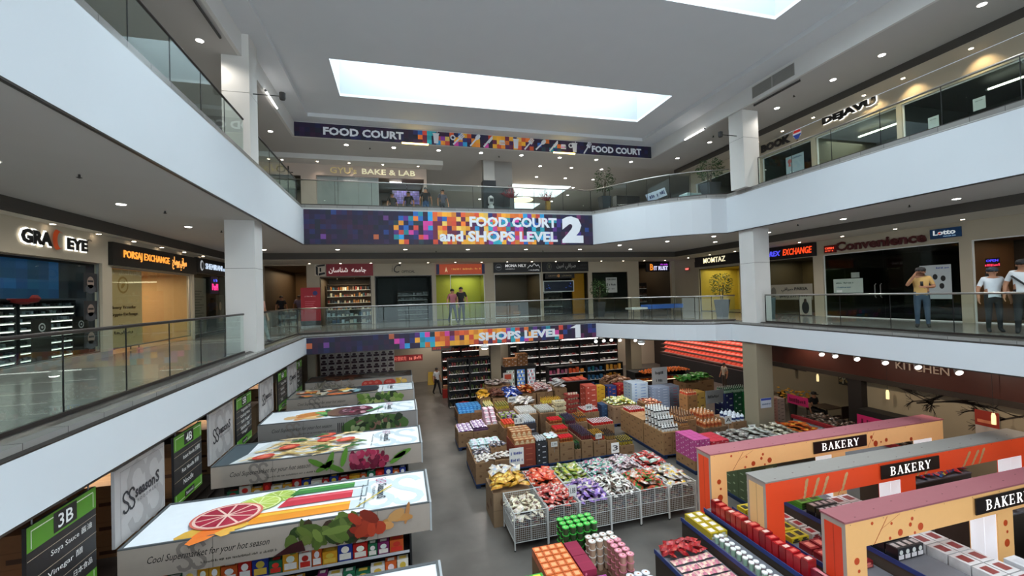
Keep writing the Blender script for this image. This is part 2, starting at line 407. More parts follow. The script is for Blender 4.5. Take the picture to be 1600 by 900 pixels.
lights(PL, [(15.3, 17.5-3.13*k) for k in range(5)], F2B, 'round recessed downlight in the ceiling above the right lower gallery', 'right lower gallery downlights')
lights(PL, [(-5.0, 4.2), (-5.0, 6.35), (-5, 8.5), (-5, 10.6), (-5.0, 12.74), (-5, 14.9), (-5, 17), (-5.0, 19.0)], CZ2, 'round downlight in the ceiling of the left upper gallery', 'upper left gallery downlights')
lights(PL, [(-2.2+2.07*k, 20.07) for k in range(8)], CZ2, 'round downlight in the ceiling just behind the long food court banner', 'downlights behind the food court banner')
lights(PL, [(14.5, 19.1), (14.52, 16.72), (14.5, 13.0), (14.5, 10.79), (14.5, 9.29), (14.5, 7.0)], CZ2, 'round downlight in the ceiling of the right upper gallery', 'right upper gallery downlights')
lights(PL, [(6.2+2.0*i+(k % 2)*.5, 23.3+2.2*k) for k in range(5) for i in range(4)], CZ2+.55, 'small downlight in the raised ceiling of the food court hall', 'food court hall downlights')
sp = root('ceiling_sprinkler', (0, 0, 0), 'x', 'sprinkler'); m = M(); m.lathe([(.012, -.07), (.045, -.055), (.02, -.045), (.015, 0)], h('2a2826'), 8); m.build('head', PAINT, sp); sp = Proto(sp)
for x, y, z, w_ in ((-5.4, 9.0, F2B, 'left lower gallery, near one'), (-5.6, 12.2, F2B, 'left lower gallery, middle one'), (-5.5, 15.3, F2B, 'left lower gallery, far one'), (1.8, 21.4, F2B, 'far lower gallery, left one'), (7.5, 21.3, F2B, 'far lower gallery, right one'), (14.6, 12.4, F2B, 'right lower gallery, far one'), (14.9, 9.0, F2B, 'right lower gallery, near one'),
                    (-4.7, 13.6, CZ2, 'left upper gallery'), (-1.2, 20.3, CZ2, 'upper far gallery, left one'), (5.0, 20.4, CZ2, 'upper far gallery, right one'), (14.2, 12.0, CZ2, 'right upper gallery, near one'), (14.1, 16.0, CZ2, 'right upper gallery, far one')): sp.put((x, y, z), 0, 'small dark sprinkler in the ceiling of the '+w_, 'ceiling sprinklers')
# ------------------------------------------------------------------ gallery shop walls
def opening_wall(name, face, c, u0, u1, z0, z1, ops, m=WHITEWALL, th=.18, skirt=None):
    """a wall with openings [(ua, ub, za, zb)] in local u along the face"""
    w = M(); w.T = frame(face, *{'far': (0, c, 0), 'left': (c, 0, 0), 'right': (c, 0, 0)}[face])
    ops = sorted(ops); u = u0
    for ua, ub, za, zb in ops:
        if ua > u+1e-3: w.box(u, z0, -th, ua, z1, 0)
        if zb < z1: w.box(ua, zb, -th, ub, z1, 0)
        if za > z0: w.box(ua, z0, -th, ub, za, 0)
        u = ub
    if u < u1: w.box(u, z0, -th, u1, z1, 0)
    return w.build(name, m, kind='structure')
def U(face, a): return -a if face == 'right' else a
def room(face, c, ua, ub, z0, z1, depth, col, back=None, floor=None, em=0.):
    w = M(); w.T = frame(face, *{'far': (0, c, 0), 'left': (c, 0, 0), 'right': (c, 0, 0)}[face]); cc = h(col); bk = h(back or col)
    w.quad((ua, z0, -depth), (ub, z0, -depth), (ub, z1, -depth), (ua, z1, -depth), bk)
    w.quad((ua, z0, -.18), (ua, z0, -depth), (ua, z1, -depth), (ua, z1, -.18), cc); w.quad((ub, z0, -depth), (ub, z0, -.18), (ub, z1, -.18), (ub, z1, -depth), cc)
    w.quad((ua, z1, -.18), (ua, z1, -depth), (ub, z1, -depth), (ub, z1, -.18), jit(cc, 0)); w.quad((ua, z0+.005, -.18), (ub, z0+.005, -.18), (ub, z0+.005, -depth), (ua, z0+.005, -depth), h(floor or '5a5650'))
    return w.build('wall_shop_interior', PAINT, kind='structure')
n_win = [3]
def glazing(face, c, ua, ub, z0, z1, panes=3, m=None, fr=DARKSTEEL, w_=.035, door=None):
    n_win[0] += 1
    rt = root('window_%d' % n_win[0], (0, 0, 0), None, None); rt['kind'] = 'structure'
    T = frame(face, *{'far': (0, c, 0), 'left': (c, 0, 0), 'right': (c, 0, 0)}[face])
    for i in range(panes):
        a = ua+(ub-ua)*i/panes; b = ua+(ub-ua)*(i+1)/panes
        q = M(); q.T = T; q.box(a+.006, z0+w_, -.10, b-.006, z1-w_, -.09); o = q.build('pane', m or SHOPGLASS, rt)
    q = M(); q.T = T
    for a, b, e, f in ((ua, ub, z0, z0+w_), (ua, ub, z1-w_, z1)): q.box(a, e, -.12, b, f, -.07)
    for a in (ua, ub-w_): q.box(a, z0+w_, -.12, a+w_, z1-w_, -.07)
    q.build('window_frame', fr, rt)
    return rt
def board(name, face, x, y, z, w, hh, label, bg, texts=(), extra=None, th=.12, mtext=LITTEXT, mbg=PRINT, cat='sign', border=None, group=None):
    rt = root(name, (x, y, z), label, cat, group); T = frame(face, x, y, z)
    if bg:
        m = M(); m.T = T; m.box(0, 0, 0, w, hh, th, h(bg))
        if border: m.box(-.03, -.03, 0, w+.03, hh+.03, th*.8, h(border))
        m.build('board', mbg, rt)
    if texts or extra:
        m = M(); m.T = T
        for tx in texts:
            body, tx0, ty0, tw, thh, col = tx[:6]; k = tx[6] if len(tx) > 6 else {}
            m.text(body, tx0*w, ty0*hh, tw*w, thh*hh, h(col), (th if bg else .05)+.012, .01, **k)
        if extra: extra(m, w, hh, (th if bg else .05)+.004)
        m.build('lettering', mtext, rt)
    return rt
H1 = 1.31                                        # top of the lower gallery shop windows
# far wall of the lower gallery ---------------------------------------
YW = 25.0
fops = [(-7.05, -4.95, Z1, 1.95), (-4.3, -1.6, Z1, H1), (-1.4, 1.82, Z1, H1), (2.06, 4.98, Z1, H1), (5.6, 8.6, Z1, H1), (8.75, 11.85, Z1, H1), (12.15, 14.75, Z1, H1), (15.6, 18.15, Z1, 2.0)]
opening_wall('wall_far_shops', 'far', YW, -7.6, 18.4, Z1, F2B, fops, WARMWALL)
room('far', YW, -7.05, -4.95, Z1, 1.95, 7, '4a3a28', '6b5030', '6d6a64')
room('far', YW, -4.3, -1.6, Z1, H1, 3, '5a4a3c', '4a3a30')
room('far', YW, -1.4, 1.82, Z1, H1, 3, '1d2224', '15181a', '2a2c2c')
room('far', YW, 2.06, 4.98, Z1, H1, 1.4, '8a8a2a', 'a3a32c')
room('far', YW, 5.6, 8.6, Z1, H1, 3, '4d4234', '3a3128')
room('far', YW, 8.75, 11.85, Z1, H1, 2.2, '2b2622', '1f1b18')
room('far', YW, 12.15, 14.75, Z1, H1, 2, '3a3c36', '34372f')
room('far', YW, 15.6, 18.15, Z1, 2.0, 6, '3a3026', '4a3c2c', '6d6a64')
glazing('far', YW, -4.3, -1.6, Z1, H1, 3); glazing('far', YW, -1.4, 1.82, Z1, H1, 3); glazing('far', YW, 2.9, 4.98, Z1, H1, 2, fr=WHITEM)
glazing('far', YW, 5.6, 8.6, Z1, H1, 3, fr=WHITEM); glazing('far', YW, 8.75, 11.85, Z1, H1, 4); glazing('far', YW, 12.15, 14.75, Z1, H1, 3)
# bulkheads and soffits before the shop walls
def soffit(pts_out, pts_in, zt, zb, zw, cdark='4c4843'):
    m = M(); ribbon(m, pts_out, pts_out, zb, zt); m.build('trim_air_slot', mat('air_slot_grille', h(cdark), .6, .2, .1, 30), kind='structure')
    m = M(); ribbon(m, pts_out, pts_in, zb, zw); m.build('ceiling', mat('soffit_paint', h('c4bdb0'), .8, 0, .03, 2), kind='structure')
soffit([(-7.75, -4), (-7.75, 22.2), (16.4, 22.2), (16.4, -4)], [(-8.0, -4), (-8.0, 24.99), (18.39, 24.99), (18.39, -4)], F2B, 2.03, 2.01)
sl = [(-4.66+1.56*k, 24.3) for k in range(16) if abs(-4.66+1.56*k) < 18]
lights(PW, sl, 2.0, 'small warm downlight in the soffit above the far lower gallery shop signs', 'far shop soffit lights')
lights(PW, [(17.6, 22.5-1.9*k) for k in range(9)], 2.0, 'small warm downlight in the soffit above the right lower gallery shops', 'right shop soffit lights')
lights(PW, [(-7.87, 4.5+1.55*k) for k in range(11)], 2.0, 'small warm downlight in the soffit above the left lower gallery shops', 'left shop soffit lights')
# signs of the far wall
AR = dict(bold=.01)
board('shop_sign', 'far', -3.92, YW, 1.33, 2.45, .68, 'red shop sign with white Persian lettering over the bookshop window', '8e1f2c',
      [('\uFEE5\uFE8E\uFEB3\uFE8E\uFEE8\uFEB7  \uFEEA\uFEE4\uFEE3\uFE8E\uFE9F', .05, .2, .8, .52, 'f2e6e2', dict(bold=.02))], mtext=BACKLIT)
def clogo(m, w, hh, z):
    k = h('16181a')
    m.poly([(.1*w, .12*hh), (.3*w, .0), (.3*w, .75*hh), (.1*w, .85*hh)], z, k); m.poly([(.35*w, .0), (.95*w, .12*hh), (.95*w, .3*hh), (.35*w, .2*hh)], z, k)
    m.poly([(.1*w, .9*hh), (.3*w, .78*hh), (.95*w, .85*hh), (.95*w, hh)], z, k); m.poly([(.45*w, .35*hh), (.6*w, .33*hh), (.6*w, .68*hh), (.45*w, .7*hh)], z, k)
board('shop_logo_panel', 'far', -4.52, YW, 1.38, .55, .62, 'cream square panel with a black bracket logo beside the red Persian sign', 'c9c0ae', (), clogo, th=.06, mtext=PRINT)
board('shop_sign', 'far', -.45, YW, 1.42, 1.3, .55, 'black iC Optical lettering on the cream wall over a dark shop', None,
      [('i', .0, .2, .05, .65, '17181a', dict(shear=.3)), ('C', .09, .1, .3, .85, '17181a', dict(shear=.3)), ('OPTICAL', .42, .08, .58, .26, '17181a', dict(bold=.01))], mtext=PRINT)
board('shop_sign', 'far', 2.08, YW, 1.33, 2.9, .6, 'orange backlit shop sign with dark ends over the yellow window', 'b0441f',
      [('~karvan', .3, .42, .62, .2, 'd9a04a')], lambda m, w, hh, z: (m.rect(0, 0, .06*w, hh, z, h('141838')), m.rect(.94*w, 0, w, hh, z, h('141838')),
      m.poly([(.17*w, .2*hh), (.2*w, .75*hh), (.23*w, .2*hh), (.2*w, .32*hh)], z, h('e8c89a'))), mtext=BACKLIT, mbg=BACKLIT)
def mona(m, w, hh, z):
    m.ell(.1*w, .5*hh, .2, .2, z, h('5a5c60'), 20); m.ell(.1*w, .5*hh, .18, .18, z+.002, h('121314'), 20); m.rect(.06*w, .45*hh, .14*w, .55*hh, z+.004, h('8a8c90'))
    P = [(.72, .35), (.78, .62), (.82, .5), (.87, .78), (.92, .55), (.96, .66), (1, .35)]
    for i in range(len(P)-1):
        a, b = P[i], P[i+1]; m.quad((a[0]*w*.98, a[1]*hh, z), (b[0]*w*.98, b[1]*hh, z), (b[0]*w*.98, b[1]*hh+.05, z), (a[0]*w*.98, a[1]*hh+.05, z), h('d0d2d4'))
board('shop_sign', 'far', 5.55, YW, 1.38, 3.05, .66, 'black Mona Nily shop sign with white letters and a mountain outline', '131416',
      [('MONA NILY', .24, .5, .44, .27, 'e6e6e6', dict(bold=.02)), ('~rest', .24, .28, .2, .1, 'bfbfbf'), ('~phone', .73, .14, .23, .13, 'd8d8d8')], mona, mtext=BACKLIT)
def iran(m, w, hh, z): m.ell(.14*w, .5*hh, .17, .24, z, h('4d4c46'), 18); m.ell(.14*w, .5*hh, .12, .18, z+.002, h('17171a'), 18); m.rect(.125*w, .35*hh, .155*w, .65*hh, z+.004, h('6a6850'))
board('shop_sign', 'far', 8.7, YW, 1.38, 3.15, .66, 'black sign with grey Persian script above the crypto lounge shop', '16171a',
      [('\uFEE6\uFEF4\uFEE3\uFE8D \uFEF2\uFED3\uFE8D\uFEAE\uFEBB', .3, .2, .42, .6, 'a8a8a4', dict(bold=.01)), ('~tel', .82, .55, .14, .16, '3a3b3d'), ('~fx', .74, .25, .23, .12, '3a3b3d')], iran, mtext=PRINT)
def crypto(m, w, hh, z): m.ell(.45*w, .5*hh, .1, .1, z, h('c98a4a'), 14)
board('hanging_sign', 'far', 8.9, YW+.02, .95, 2.0, .35, 'small dark Crypto Lounge sign just under the grey Persian script sign', '17140f',
      [('CRYPTO', .1, .35, .3, .3, '9a8a6a'), ('LOUNGE', .56, .35, .34, .3, '9a8a6a')], crypto, th=.04, mtext=PRINT)
rt = root('television', (8.85, YW+.3, .2), 'black wall screen with scattered blue points inside the crypto lounge window', 'screen')
m = M(); m.T = frame('far', 8.85, YW+.3, .1); m.box(0, 0, 0, 2.1, .72, .06, h('b0b0b0')); m.rect(.04, .04, 2.06, .68, .062, h('0c0f22'))
for _ in range(9): a, b_ = RND.uniform(.2, 1.9), RND.uniform(.1, .6); m.rect(a, b_, a+.05, b_+.05, .064, h('3a5ad0'))
m.build('screen_panel', BACKLIT, rt)
rt = root('yellow_partition', (10.95, YW+.5, Z1), 'amber yellow partition panel at the right of the crypto lounge shop', 'partition'); m = M(); m.box(10.95, YW+.5, Z1+.01, 11.8, YW+.62, 1.28, h('b87a12')); m.build('panel', GLOSS, rt)
board('lease_poster', 'far', 13.1, YW-.06, -.05, .8, 1.0, 'white for lease notice taped to the dark empty shop window', 'b8bcb8', [('FOR LEASE', .1, .82, .8, .1, '333638'), ('~lease', .1, .45, .8, .15, '22262a'), ('~six', .2, .2, .6, .1, '4a4e50')], th=.01, mtext=PRINT, cat='poster')
board('shop_sign', 'far', 16.3, YW+.3, 1.3, 2.0, .62, 'dark purple lit BitRust sign deep in the far right corridor', '0d0a20',
      [('B', .15, .15, .12, .7, 'e8862a', dict(bold=.02)), ('IT RUST', .3, .15, .55, .45, 'dcd8ff', dict(bold=.02)), ('~mon', .55, .68, .3, .2, 'b03ad0')])
board('exit_sign', 'right', 18.36, 23.75, 1.25, .4, .2, 'small red exit sign on the cream corner wall', 'b0504a', [('EXIT', .1, .2, .8, .6, 'ff8a80')], th=.05)
board('wall_panel', 'right', 18.38, 22.85, 1.4, .3, .35, 'small black square panel on the corner wall beside the Momtaz sign', '17191b', (), th=.05, cat='panel')
shelf_jobs = [
 ('book_shelf', -4.2, 26.6, 2.5, 2.3, 6, 'full bookshelves seen through the bookshop window', '5a4030', ['8a3a2a', 'c8b898', '3a5a6a', 'd8d0c0', '6a4a34', '2a2a30', 'b87838'], .12),
 ('display_table', -4.1, 25.5, 2.3, .8, 2, 'low table of books close behind the bookshop glass', '2a2420', ['2a4a6a', 'a8b8c0', '3a2a24', 'c8c0b0'], .22),
 ('optical_shelf', -.2, 27.0, 1.9, 1.8, 6, 'faint dark shelves deep in the optical shop', '16181a', ['2a2c2e', '3a3c40'], .2),
 ('reception_desk', 5.75, 25.6, 1.6, .75, 1, 'orange wooden reception desk low in the Mona Nily shop', '9a6238', ['a87040'], .9),
 ('display_shelf', 8.85, 26.0, 1.6, 2.3, 5, 'dark shelf with small round emblems in the crypto lounge', '1c1916', ['3a3228', '4a4234'], .3),
 ('corridor_stall', 16.1, 27.5, 1.7, 2.0, 4, 'dark shelf stall deep in the far right corridor', '2a221a', ['6a3a2a', '4a3a30'], .3)]
# standing banner, benches and plants of the far gallery
rt = root('roll_up_banner', (-4.65, 24.0, Z1), 'tall red roll up banner standing beside the bookshop', 'banner'); m = M(); m.T = frame('far', -5.05, 24.0, Z1)
m.box(0, .1, 0, .95, 2.1, .02, h('a01628')); m.build('banner_sheet', PRINT, rt); m = M(); m.T = frame('far', -5.05, 24.0, Z1); m.box(0, .1, .02, .95, .35, .03, h('1a1a20')); m.ell(.7, 1.8, .12, .12, .024, h('2a2a6a')); m.text('~books', .2, 1.6, .5, .08, h('e0b0b0'), .026)
for k in range(5): m.rect(.2, 1.35-.1*k, .7-.05*(k % 3), 1.38-.1*k, .024, h('c85a68'))
m.build('print', PRINT, rt); m = M(); m.box(-5.05, 23.85, Z1+.001, -4.1, 24.15, Z1+.1, h('8a8a8a')); m.build('base', PAINT, rt)
# left wall of the lower gallery ---------------------------------------
XW = -8.0
S = 1.0667
lops = [(4.0, 10.0, Z1, 1.22), (10.2, 14.15, Z1, 1.22), (14.55, 19.3, Z1, 1.17), (19.5, 23.6, Z1, 1.3)]
opening_wall('wall_left_shops', 'left', XW, -4, YW, Z1, F2B, lops, WARMWALL)
room('left', XW, 4, 10, Z1, 1.22, 2.5, '1b2230', '10151c'); room('left', XW, 10.2, 14.15, Z1, 1.22, 2.5, '20252a', '1a2024'); room('left', XW, 14.55, 19.3, Z1, 1.17, 4, 'b89468', 'c29c6c', '8a7458'); room('left', XW, 19.5, 23.6, Z1, 1.3, 2.5, '3a3630', '4a443a')
for a, b_, z_, n_ in ((4, 10, 1.22, 4), (10.2, 14.15, 1.22, 3), (14.55, 19.3, 1.17, 4), (19.5, 23.6, 1.3, 3)): glazing('left', XW, a, b_, Z1+.16, z_, n_, fr=STEEL)
m = M(); m.box(XW-.15, -4, Z1, XW+.02, 14.5, Z1+.16, h('8d8a84')); m.build('baseboard_left', PAINT, kind='structure')
def moon(m, w, hh, z):
    P = [(.47*w+.34*hh*math.cos(t)*1.0, .52*hh+.68*hh*math.sin(t)) for t in [math.radians(60+6*i) for i in range(41)]]
    Q = [(.53*w+.3*hh*math.cos(t)*1.0, .52*hh+.55*hh*math.sin(t)) for t in [math.radians(60+6*i) for i in range(41)]]
    for i in range(40): m.quad((*P[i], z), (*P[i+1], z), (*Q[i+1], z), (*Q[i], z), h('e85a24'))
gs = board('shop_sign', 'left', XW, 11.5, 1.47, 2.1, .36, 'black halo lit GRACEYE lettering with an orange crescent', None,
      [('GRA', .0, .0, .4, .9, '121314', dict(bold=.05)), ('EYE', .62, .0, .33, .8, '121314', dict(bold=.05)), ('~opt', .93, .8, .1, .15, '121314')], moon, mtext=PRINT)
m = M(); m.T = frame('left', XW, 11.5, 1.47); m.text('GRA', -.03, -.03, .9, .39, (1, 1, 1), .03, 0, bold=.09); m.text('EYE', 1.27, -.03, .75, .35, (1, 1, 1), .03, 0, bold=.09); m.build('halo', emit('sign_halo', (1, 1, .95), 1.2), gs)
board('shop_sign', 'left', XW, 9.55, 1.5, .95, .42, 'black cut off sign letters at the left edge beside the GRACEYE sign', None, [('DE+', .0, .0, 1, .9, '141517', dict(bold=.05))], mtext=PRINT)
def sun(m, w, hh, z): pass
board('shop_sign', 'left', XW, 14.4, 1.2, 5.05, .66, 'black PORSAJ EXCHANGE sign with glowing orange letters', '15130f',
      [('PORSAJ EXCHANGE', .09, .28, .5, .44, 'f09a3c', dict(bold=.01)), ('\uFE9D\uFE8E\uFEB3\uFEAD\uFEEE\uFE91 \uFEF2\uFED3\uFE8D\uFEAE\uFEBB', .63, .12, .2, .72, 'e8a050')])
def shem(m, w, hh, z): m.ell(.1*w, .5*hh, .16, .22, z, h('8a8e92'), 14); m.ell(.11*w, .5*hh, .1, .15, z+.002, h('15171a'), 14)
board('shop_sign', 'left', XW, 19.5, 1.3, 4.0, .6, 'black SHEMIRANI beauty clinic sign with pale blue letters', '101216',
      [('SHEMIRANI', .18, .3, .42, .4, 'b8c8dc'), ('BEAUTY CLINIC', .63, .3, .32, .22, 'a8b8cc')], shem)
board('neon_sign', 'left', XW+.02, 20.9, .45, .75, .75, 'small lit window sign with blue and pink neon words', '201030', [('~las', .2, .68, .6, .2, '5a6aff'), ('PerM', .12, .2, .76, .38, 'ff3a8a')], th=.04)
# graceye shop: aquarium blue screen, glowing shelves with rows of glasses
rt = root('television', (XW-.3, 11.2, .1), 'large dark blue screen hung at the top of the eyewear shop window', 'screen'); m = M(); m.T = frame('left', XW-.3, 11.2, .25)
m.box(0, 0, 0, 2.75, .9, .05, h('0c1218'))
for i in range(9):
    for j in range(4): m.rect(i*.3, j*.225, i*.3+.3, j*.225+.225, .052, jit(h('0e3a5c') if (i < 6) else h('151c22'), .4))
m.build('screen_panel', BACKLIT, rt)
def shelf_unit(name, face, x, y, z, w, hh, d, n, label, back='20242a', strip=(1, 1, .92), s_em=3., items=None, cat='shelf', frame_col='1c1e22', step=.16, ih=(.06, .14)):
    rt = root(name, (x, y, z), label, cat); T = frame(face, x, y, z)
    m = M(); m.T = T; m.box(0, 0, -d, w, hh, -d+.02, h(back)); m.box(0, 0, -d, .03, hh, 0, h(frame_col)); m.box(w-.03, 0, -d, w, hh, 0, h(frame_col)); m.box(.03, hh-.03, -d, w-.03, hh, 0, h(frame_col)); m.build('carcass', PAINT, rt)
    for k in range(n):
        zz = hh*(k+.15)/n
        m = M(); m.T = T; m.box(.03, zz-.02, -d+.02, w-.03, zz, -.01, h('d8dad8')); m.build('shelf', WHITEM, rt)
        if s_em:
            m = M(); m.T = T; m.box(.05, zz-.045, -.05, w-.05, zz-.022, -.02, strip); m.build('light_strip', emit('shelf_strip_%d' % int(s_em*10), strip, s_em), rt)
        if items:
            m = M(); m.T = T; u = .06
            while u < w-.1:
                ww = step*RND.uniform(.5, .9); q = RND.uniform(*ih); m.box(u, zz+.001, -.05-RND.uniform(.1, .2), u+ww, zz+q, -.04, jit(h(RND.choice(items)), .2)); u += step*RND.uniform(.95, 1.3)
            m.build('stock', GLOSS, rt)
    return rt
for k, (y_, w_) in enumerate(((10.3, 1.95), (12.3, 1.75))):
    shelf_unit('display_shelf', 'left', XW-.55, y_, Z1, w_, 1.62, .3, 9, ['glowing eyewear display shelf behind the red lantern', 'glowing eyewear display shelf beside the portrait posters'][k], '39443f', s_em=1.3, items=['101214', '30343a', '6a7a80', '14181c', '505a60'], step=.1, ih=(.04, .09))
rt = root('paper_lantern', (XW-.45, 12.3, .3), 'red round lantern hanging in the eyewear shop window', 'lantern'); m = M(); m.lathe([(.05, -.13), (.22, -.08), (.27, 0), (.22, .08), (.05, .13)], h('8a1414'), 14, XW-.45, 12.3)
for i in range(len(m.v)): m.v[i] = (m.v[i][0], m.v[i][1], m.v[i][2]+.25)
m.build('lantern_body', PAINT, rt, True); m = M(); m.rod((XW-.45, 12.3, .37), (XW-.45, 12.3, 1.2), .008, h('202020')); m.build('cord', PAINT, rt)
for k in range(3): board('photo_poster', 'left', XW-.02, 13.45, .42-.74*k, .5, .5, 'small grey portrait poster in the eyewear window, %s of three' % ['uppermost', 'middle one', 'lowest'][k], '23262a', (), lambda m, w, hh, z: (m.ell(w*.5, hh*.5, .13, .16, z, h('8a7a70')), m.rect(.3*w, .52*hh, .7*w, .62*hh, z+.002, h('101012')), m.ell(w*.5, hh*.15, .2, .12, z, h('40444a'))), th=.01, mtext=PRINT, cat='poster')
for k in range(2): board('floor_poster', 'left', XW-.2, 12.1+1.25*k, Z1+.17, .55, 1.0, 'black low panel with a round white logo, %s under the glasses shelves' % ['nearer one', 'one by the pillar'][k], '1b1715', (), lambda m, w, hh, z: (m.ell(w*.5, hh*.8, .1, .1, z, h('c8c8c8')), m.ell(w*.5, hh*.8, .07, .07, z+.002, h('1b1715')), m.ell(w*.5, hh*.8, .03, .03, z+.004, h('c8c8c8'))), th=.02, mtext=PRINT, cat='panel')
for nm_, x_, y_, w_, h_, n_, lb_, bk_, it_, st_ in shelf_jobs: shelf_unit(nm_, 'far', x_, y_, Z1+.01, w_, h_, .3, n_, lb_, bk_, s_em=0, items=it_, step=st_, ih=(.08, .22), frame_col='3a2e26')
# porsaj shop: frosted panel, counter, chair
board('frosted_panel', 'left', XW-.2, 14.6, Z1+.18, 1.75, 2.35, 'frosted cream window panel with brown money transfer lettering', 'c0a070',
      [('Money Transfer', .1, .48, .7, .05, '6a5030'), ('Crypto Exchange', .1, .39, .75, .05, '6a5030'), ('\uFEEA\uFEDF\uFE8E\uFEEE\uFEA3', .2, .24, .5, .05, '6a5030'), ('\uFE8E\uFEEB\uFEAD\uFE8D\uFEAF\uFEE3\uFEAD', .2, .16, .5, .05, '6a5030')],
      lambda m, w, hh, z: (m.ell(w*.45, hh*.8, .26, .26, z, h('a07838'), 22), m.ell(w*.45, hh*.8, .2, .2, z+.002, h('c0a070'), 22), m.ell(w*.45, hh*.8, .14, .06, z+.004, h('a07838'), 14, .8)), th=.012, mtext=PRINT, cat='panel')
rt = root('reception_counter', (XW-2.4, 16.4, Z1), 'cream reception counter inside the warm lit exchange shop', 'counter'); m = M(); m.box(XW-2.6, 16.4, Z1+.01, XW-2.1, 18.9, Z1+1.1, h('c0a888')); m.build('counter_body', PAINT, rt); m = M(); m.box(XW-2.65, 16.3, Z1+1.101, XW-2.05, 19.0, Z1+1.15, h('dcd0bc')); m.build('counter_top', PAINT, rt)
area('shop_lamp', (XW-2, 17, 1.1), 2.5, 3.5, 110, (1, .78, .5)); area('shop_lamp', (XW-1.1, 12.2, 1.15), 1.2, 3, 40, (.9, .97, 1))
rt = root('armchair', (-8.75, 16.6, Z1+.01), 'dark green upholstered chair on thin legs inside the exchange shop', 'chair')
m = M(); m.box(-9.0, 16.35, Z1+.42, -8.5, 16.85, Z1+.52, h('22302c')); m.build('seat', PAINT, rt); m = M(); m.box(-9.0, 16.8, Z1+.5, -8.5, 16.88, Z1+.95, h('22302c')); m.build('backrest', PAINT, rt)
for dx in (-8.97, -8.53):
    for dy in (16.38, 16.82): m = M(); m.rod((dx, dy, Z1+.01), (dx, dy, Z1+.43), .014, h('1a1a1a')); m.build('leg', BLACKM, rt)
board('door_poster', 'left', XW-.15, 21.9, Z1+.3, .9, 1.5, 'pale portrait poster in the beauty clinic window', '4a4640', (), lambda m, w, hh, z: (m.ell(w*.5, hh*.6, .2, .38, z, h('2a221c')), m.ell(w*.5, hh*.66, .13, .2, z+.002, h('a88a74')), m.ell(w*.5, hh*.28, .25, .18, z, h('8a7060'))), th=.01, mtext=PRINT, cat='poster')
board('price_list_panel', 'left', XW-.15, 19.7, Z1+.2, 1.2, 2.3, 'narrow white menu panel with black bars beside the neon window sign', '6a655c', (), lambda m, w, hh, z: [m.rect(.15*w, (.1+.05*k)*hh, (.5+.3*(k % 3)/2)*w, (.115+.05*k)*hh, z, h('2a2826')) for k in range(14)], th=.01, mtext=PRINT, cat='panel')
# right wall of the lower gallery ---------------------------------------
XQ = 18.4; q = 1.0166
rops = [(-22.6, -19.3, Z1, 1.27), (-17.6, -14.95, Z1, 1.33), (-14.5, -9.75, Z1, 1.36), (-9.45, -3.0, Z1, 1.36)]
opening_wall('wall_right_shops', 'right', XQ, -YW, 4, Z1, F2B, rops, WARMWALL)
room('right', XQ, -22.6, -19.3, Z1, 1.27, 3, 'b8a040', 'c8b25a'); room('right', XQ, -17.6, -14.95, Z1, 1.33, 2.5, '4a4030', '5a4c34'); room('right', XQ, -14.5, -9.75, Z1, 1.36, 4, '242a22', '20261e', '3a3c38'); room('right', XQ, -9.45, -3.0, Z1, 1.36, 2.2, '5a3a20', '281c14')
glazing('right', XQ, -22.6, -19.3, Z1, 1.27, 3); glazing('right', XQ, -17.6, -14.95, Z1, 1.33, 3); conv = glazing('right', XQ, -14.5, -9.75, Z1, 1.36, 4, SOOTGLASS, WHITEM); glazing('right', XQ, -9.45, -3.0, Z1, 1.36, 4, SHOPGLASS, WHITEM)
area('shop_lamp', (XQ+1.4, 21, 1.2), 2, 3, 50, (1, .88, .45)); area('shop_lamp', (-3, 26.2, 1.25), 2, 1.5, 60, (1, .8, .55)); area('shop_lamp', (7, 26.3, 1.25), 2, 1.5, 30, (1, .85, .6)); area('shop_lamp', (-6, 29, 1.8), 1.6, 4, 60, (1, .75, .45)); area('shop_lamp', (3.8, 25.7, 1.25), 1.5, .8, 22, (1, 1, .7))
area('shop_lamp', (16.8, 28, 1.8), 1.6, 3, 25, (1, .75, .45)); area('shop_lamp', (XQ+1.1, 7.5, 1.3), 1.5, 3, 25, (1, .7, .45)); area('shop_lamp', (XQ+1.2, 16.2, 1.25), 1.5, 2, 22, (1, .85, .55))
board('shop_sign', 'right', XQ, 22.75, 1.4, 3.6, .66, 'black MOMTAZ sign with pale gold letters beside the right column', '17161a', [('MOMTAZ', .22, .28, .5, .48, 'e6dcb8', dict(bold=.01))])
board('shop_sign', 'right', XQ, 17.9, 1.36, 3.15, .62, 'black FOREX EXCHANGE sign with blue and red glowing letters', '121014', [('FOREX', .1, .28, .34, .42, '4a4ae0', dict(shear=.25, bold=.02)), ('EXCHANGE', .48, .26, .48, .5, 'f0481e', dict(shear=.2, bold=.015))])
board('led_sign', 'right', XQ, 14.35, 1.42, .5, .33, 'small red lit box sign left of the Convenience lettering', '6a1010', [('OPEN', .12, .5, .76, .25, 'ff5a3a'), ('~sat', .12, .18, .7, .2, 'ff5a3a')], th=.08)
board('shop_sign', 'right', XQ, 13.85, 1.45, 3.25, .42, 'dark maroon Convenience lettering on the cream wall', None, [('Convenience', .0, .0, 1, .95, '4a0f14', dict(bold=.04))], mtext=PRINT)
board('lotto_sign', 'right', XQ, 10.5, 1.52, .85, .34, 'blue Lotto sign with white letters right of the Convenience lettering', '12406e', [('Lotto', .12, .35, .72, .5, 'e8f0f4', dict(bold=.02)), ('~term', .45, .12, .4, .13, '9ac0e0')], lambda m, w, hh, z: m.ell(w*.33, hh*.52, .03, .035, z+.02, h('d83a2a')), th=.06, mtext=BACKLIT)
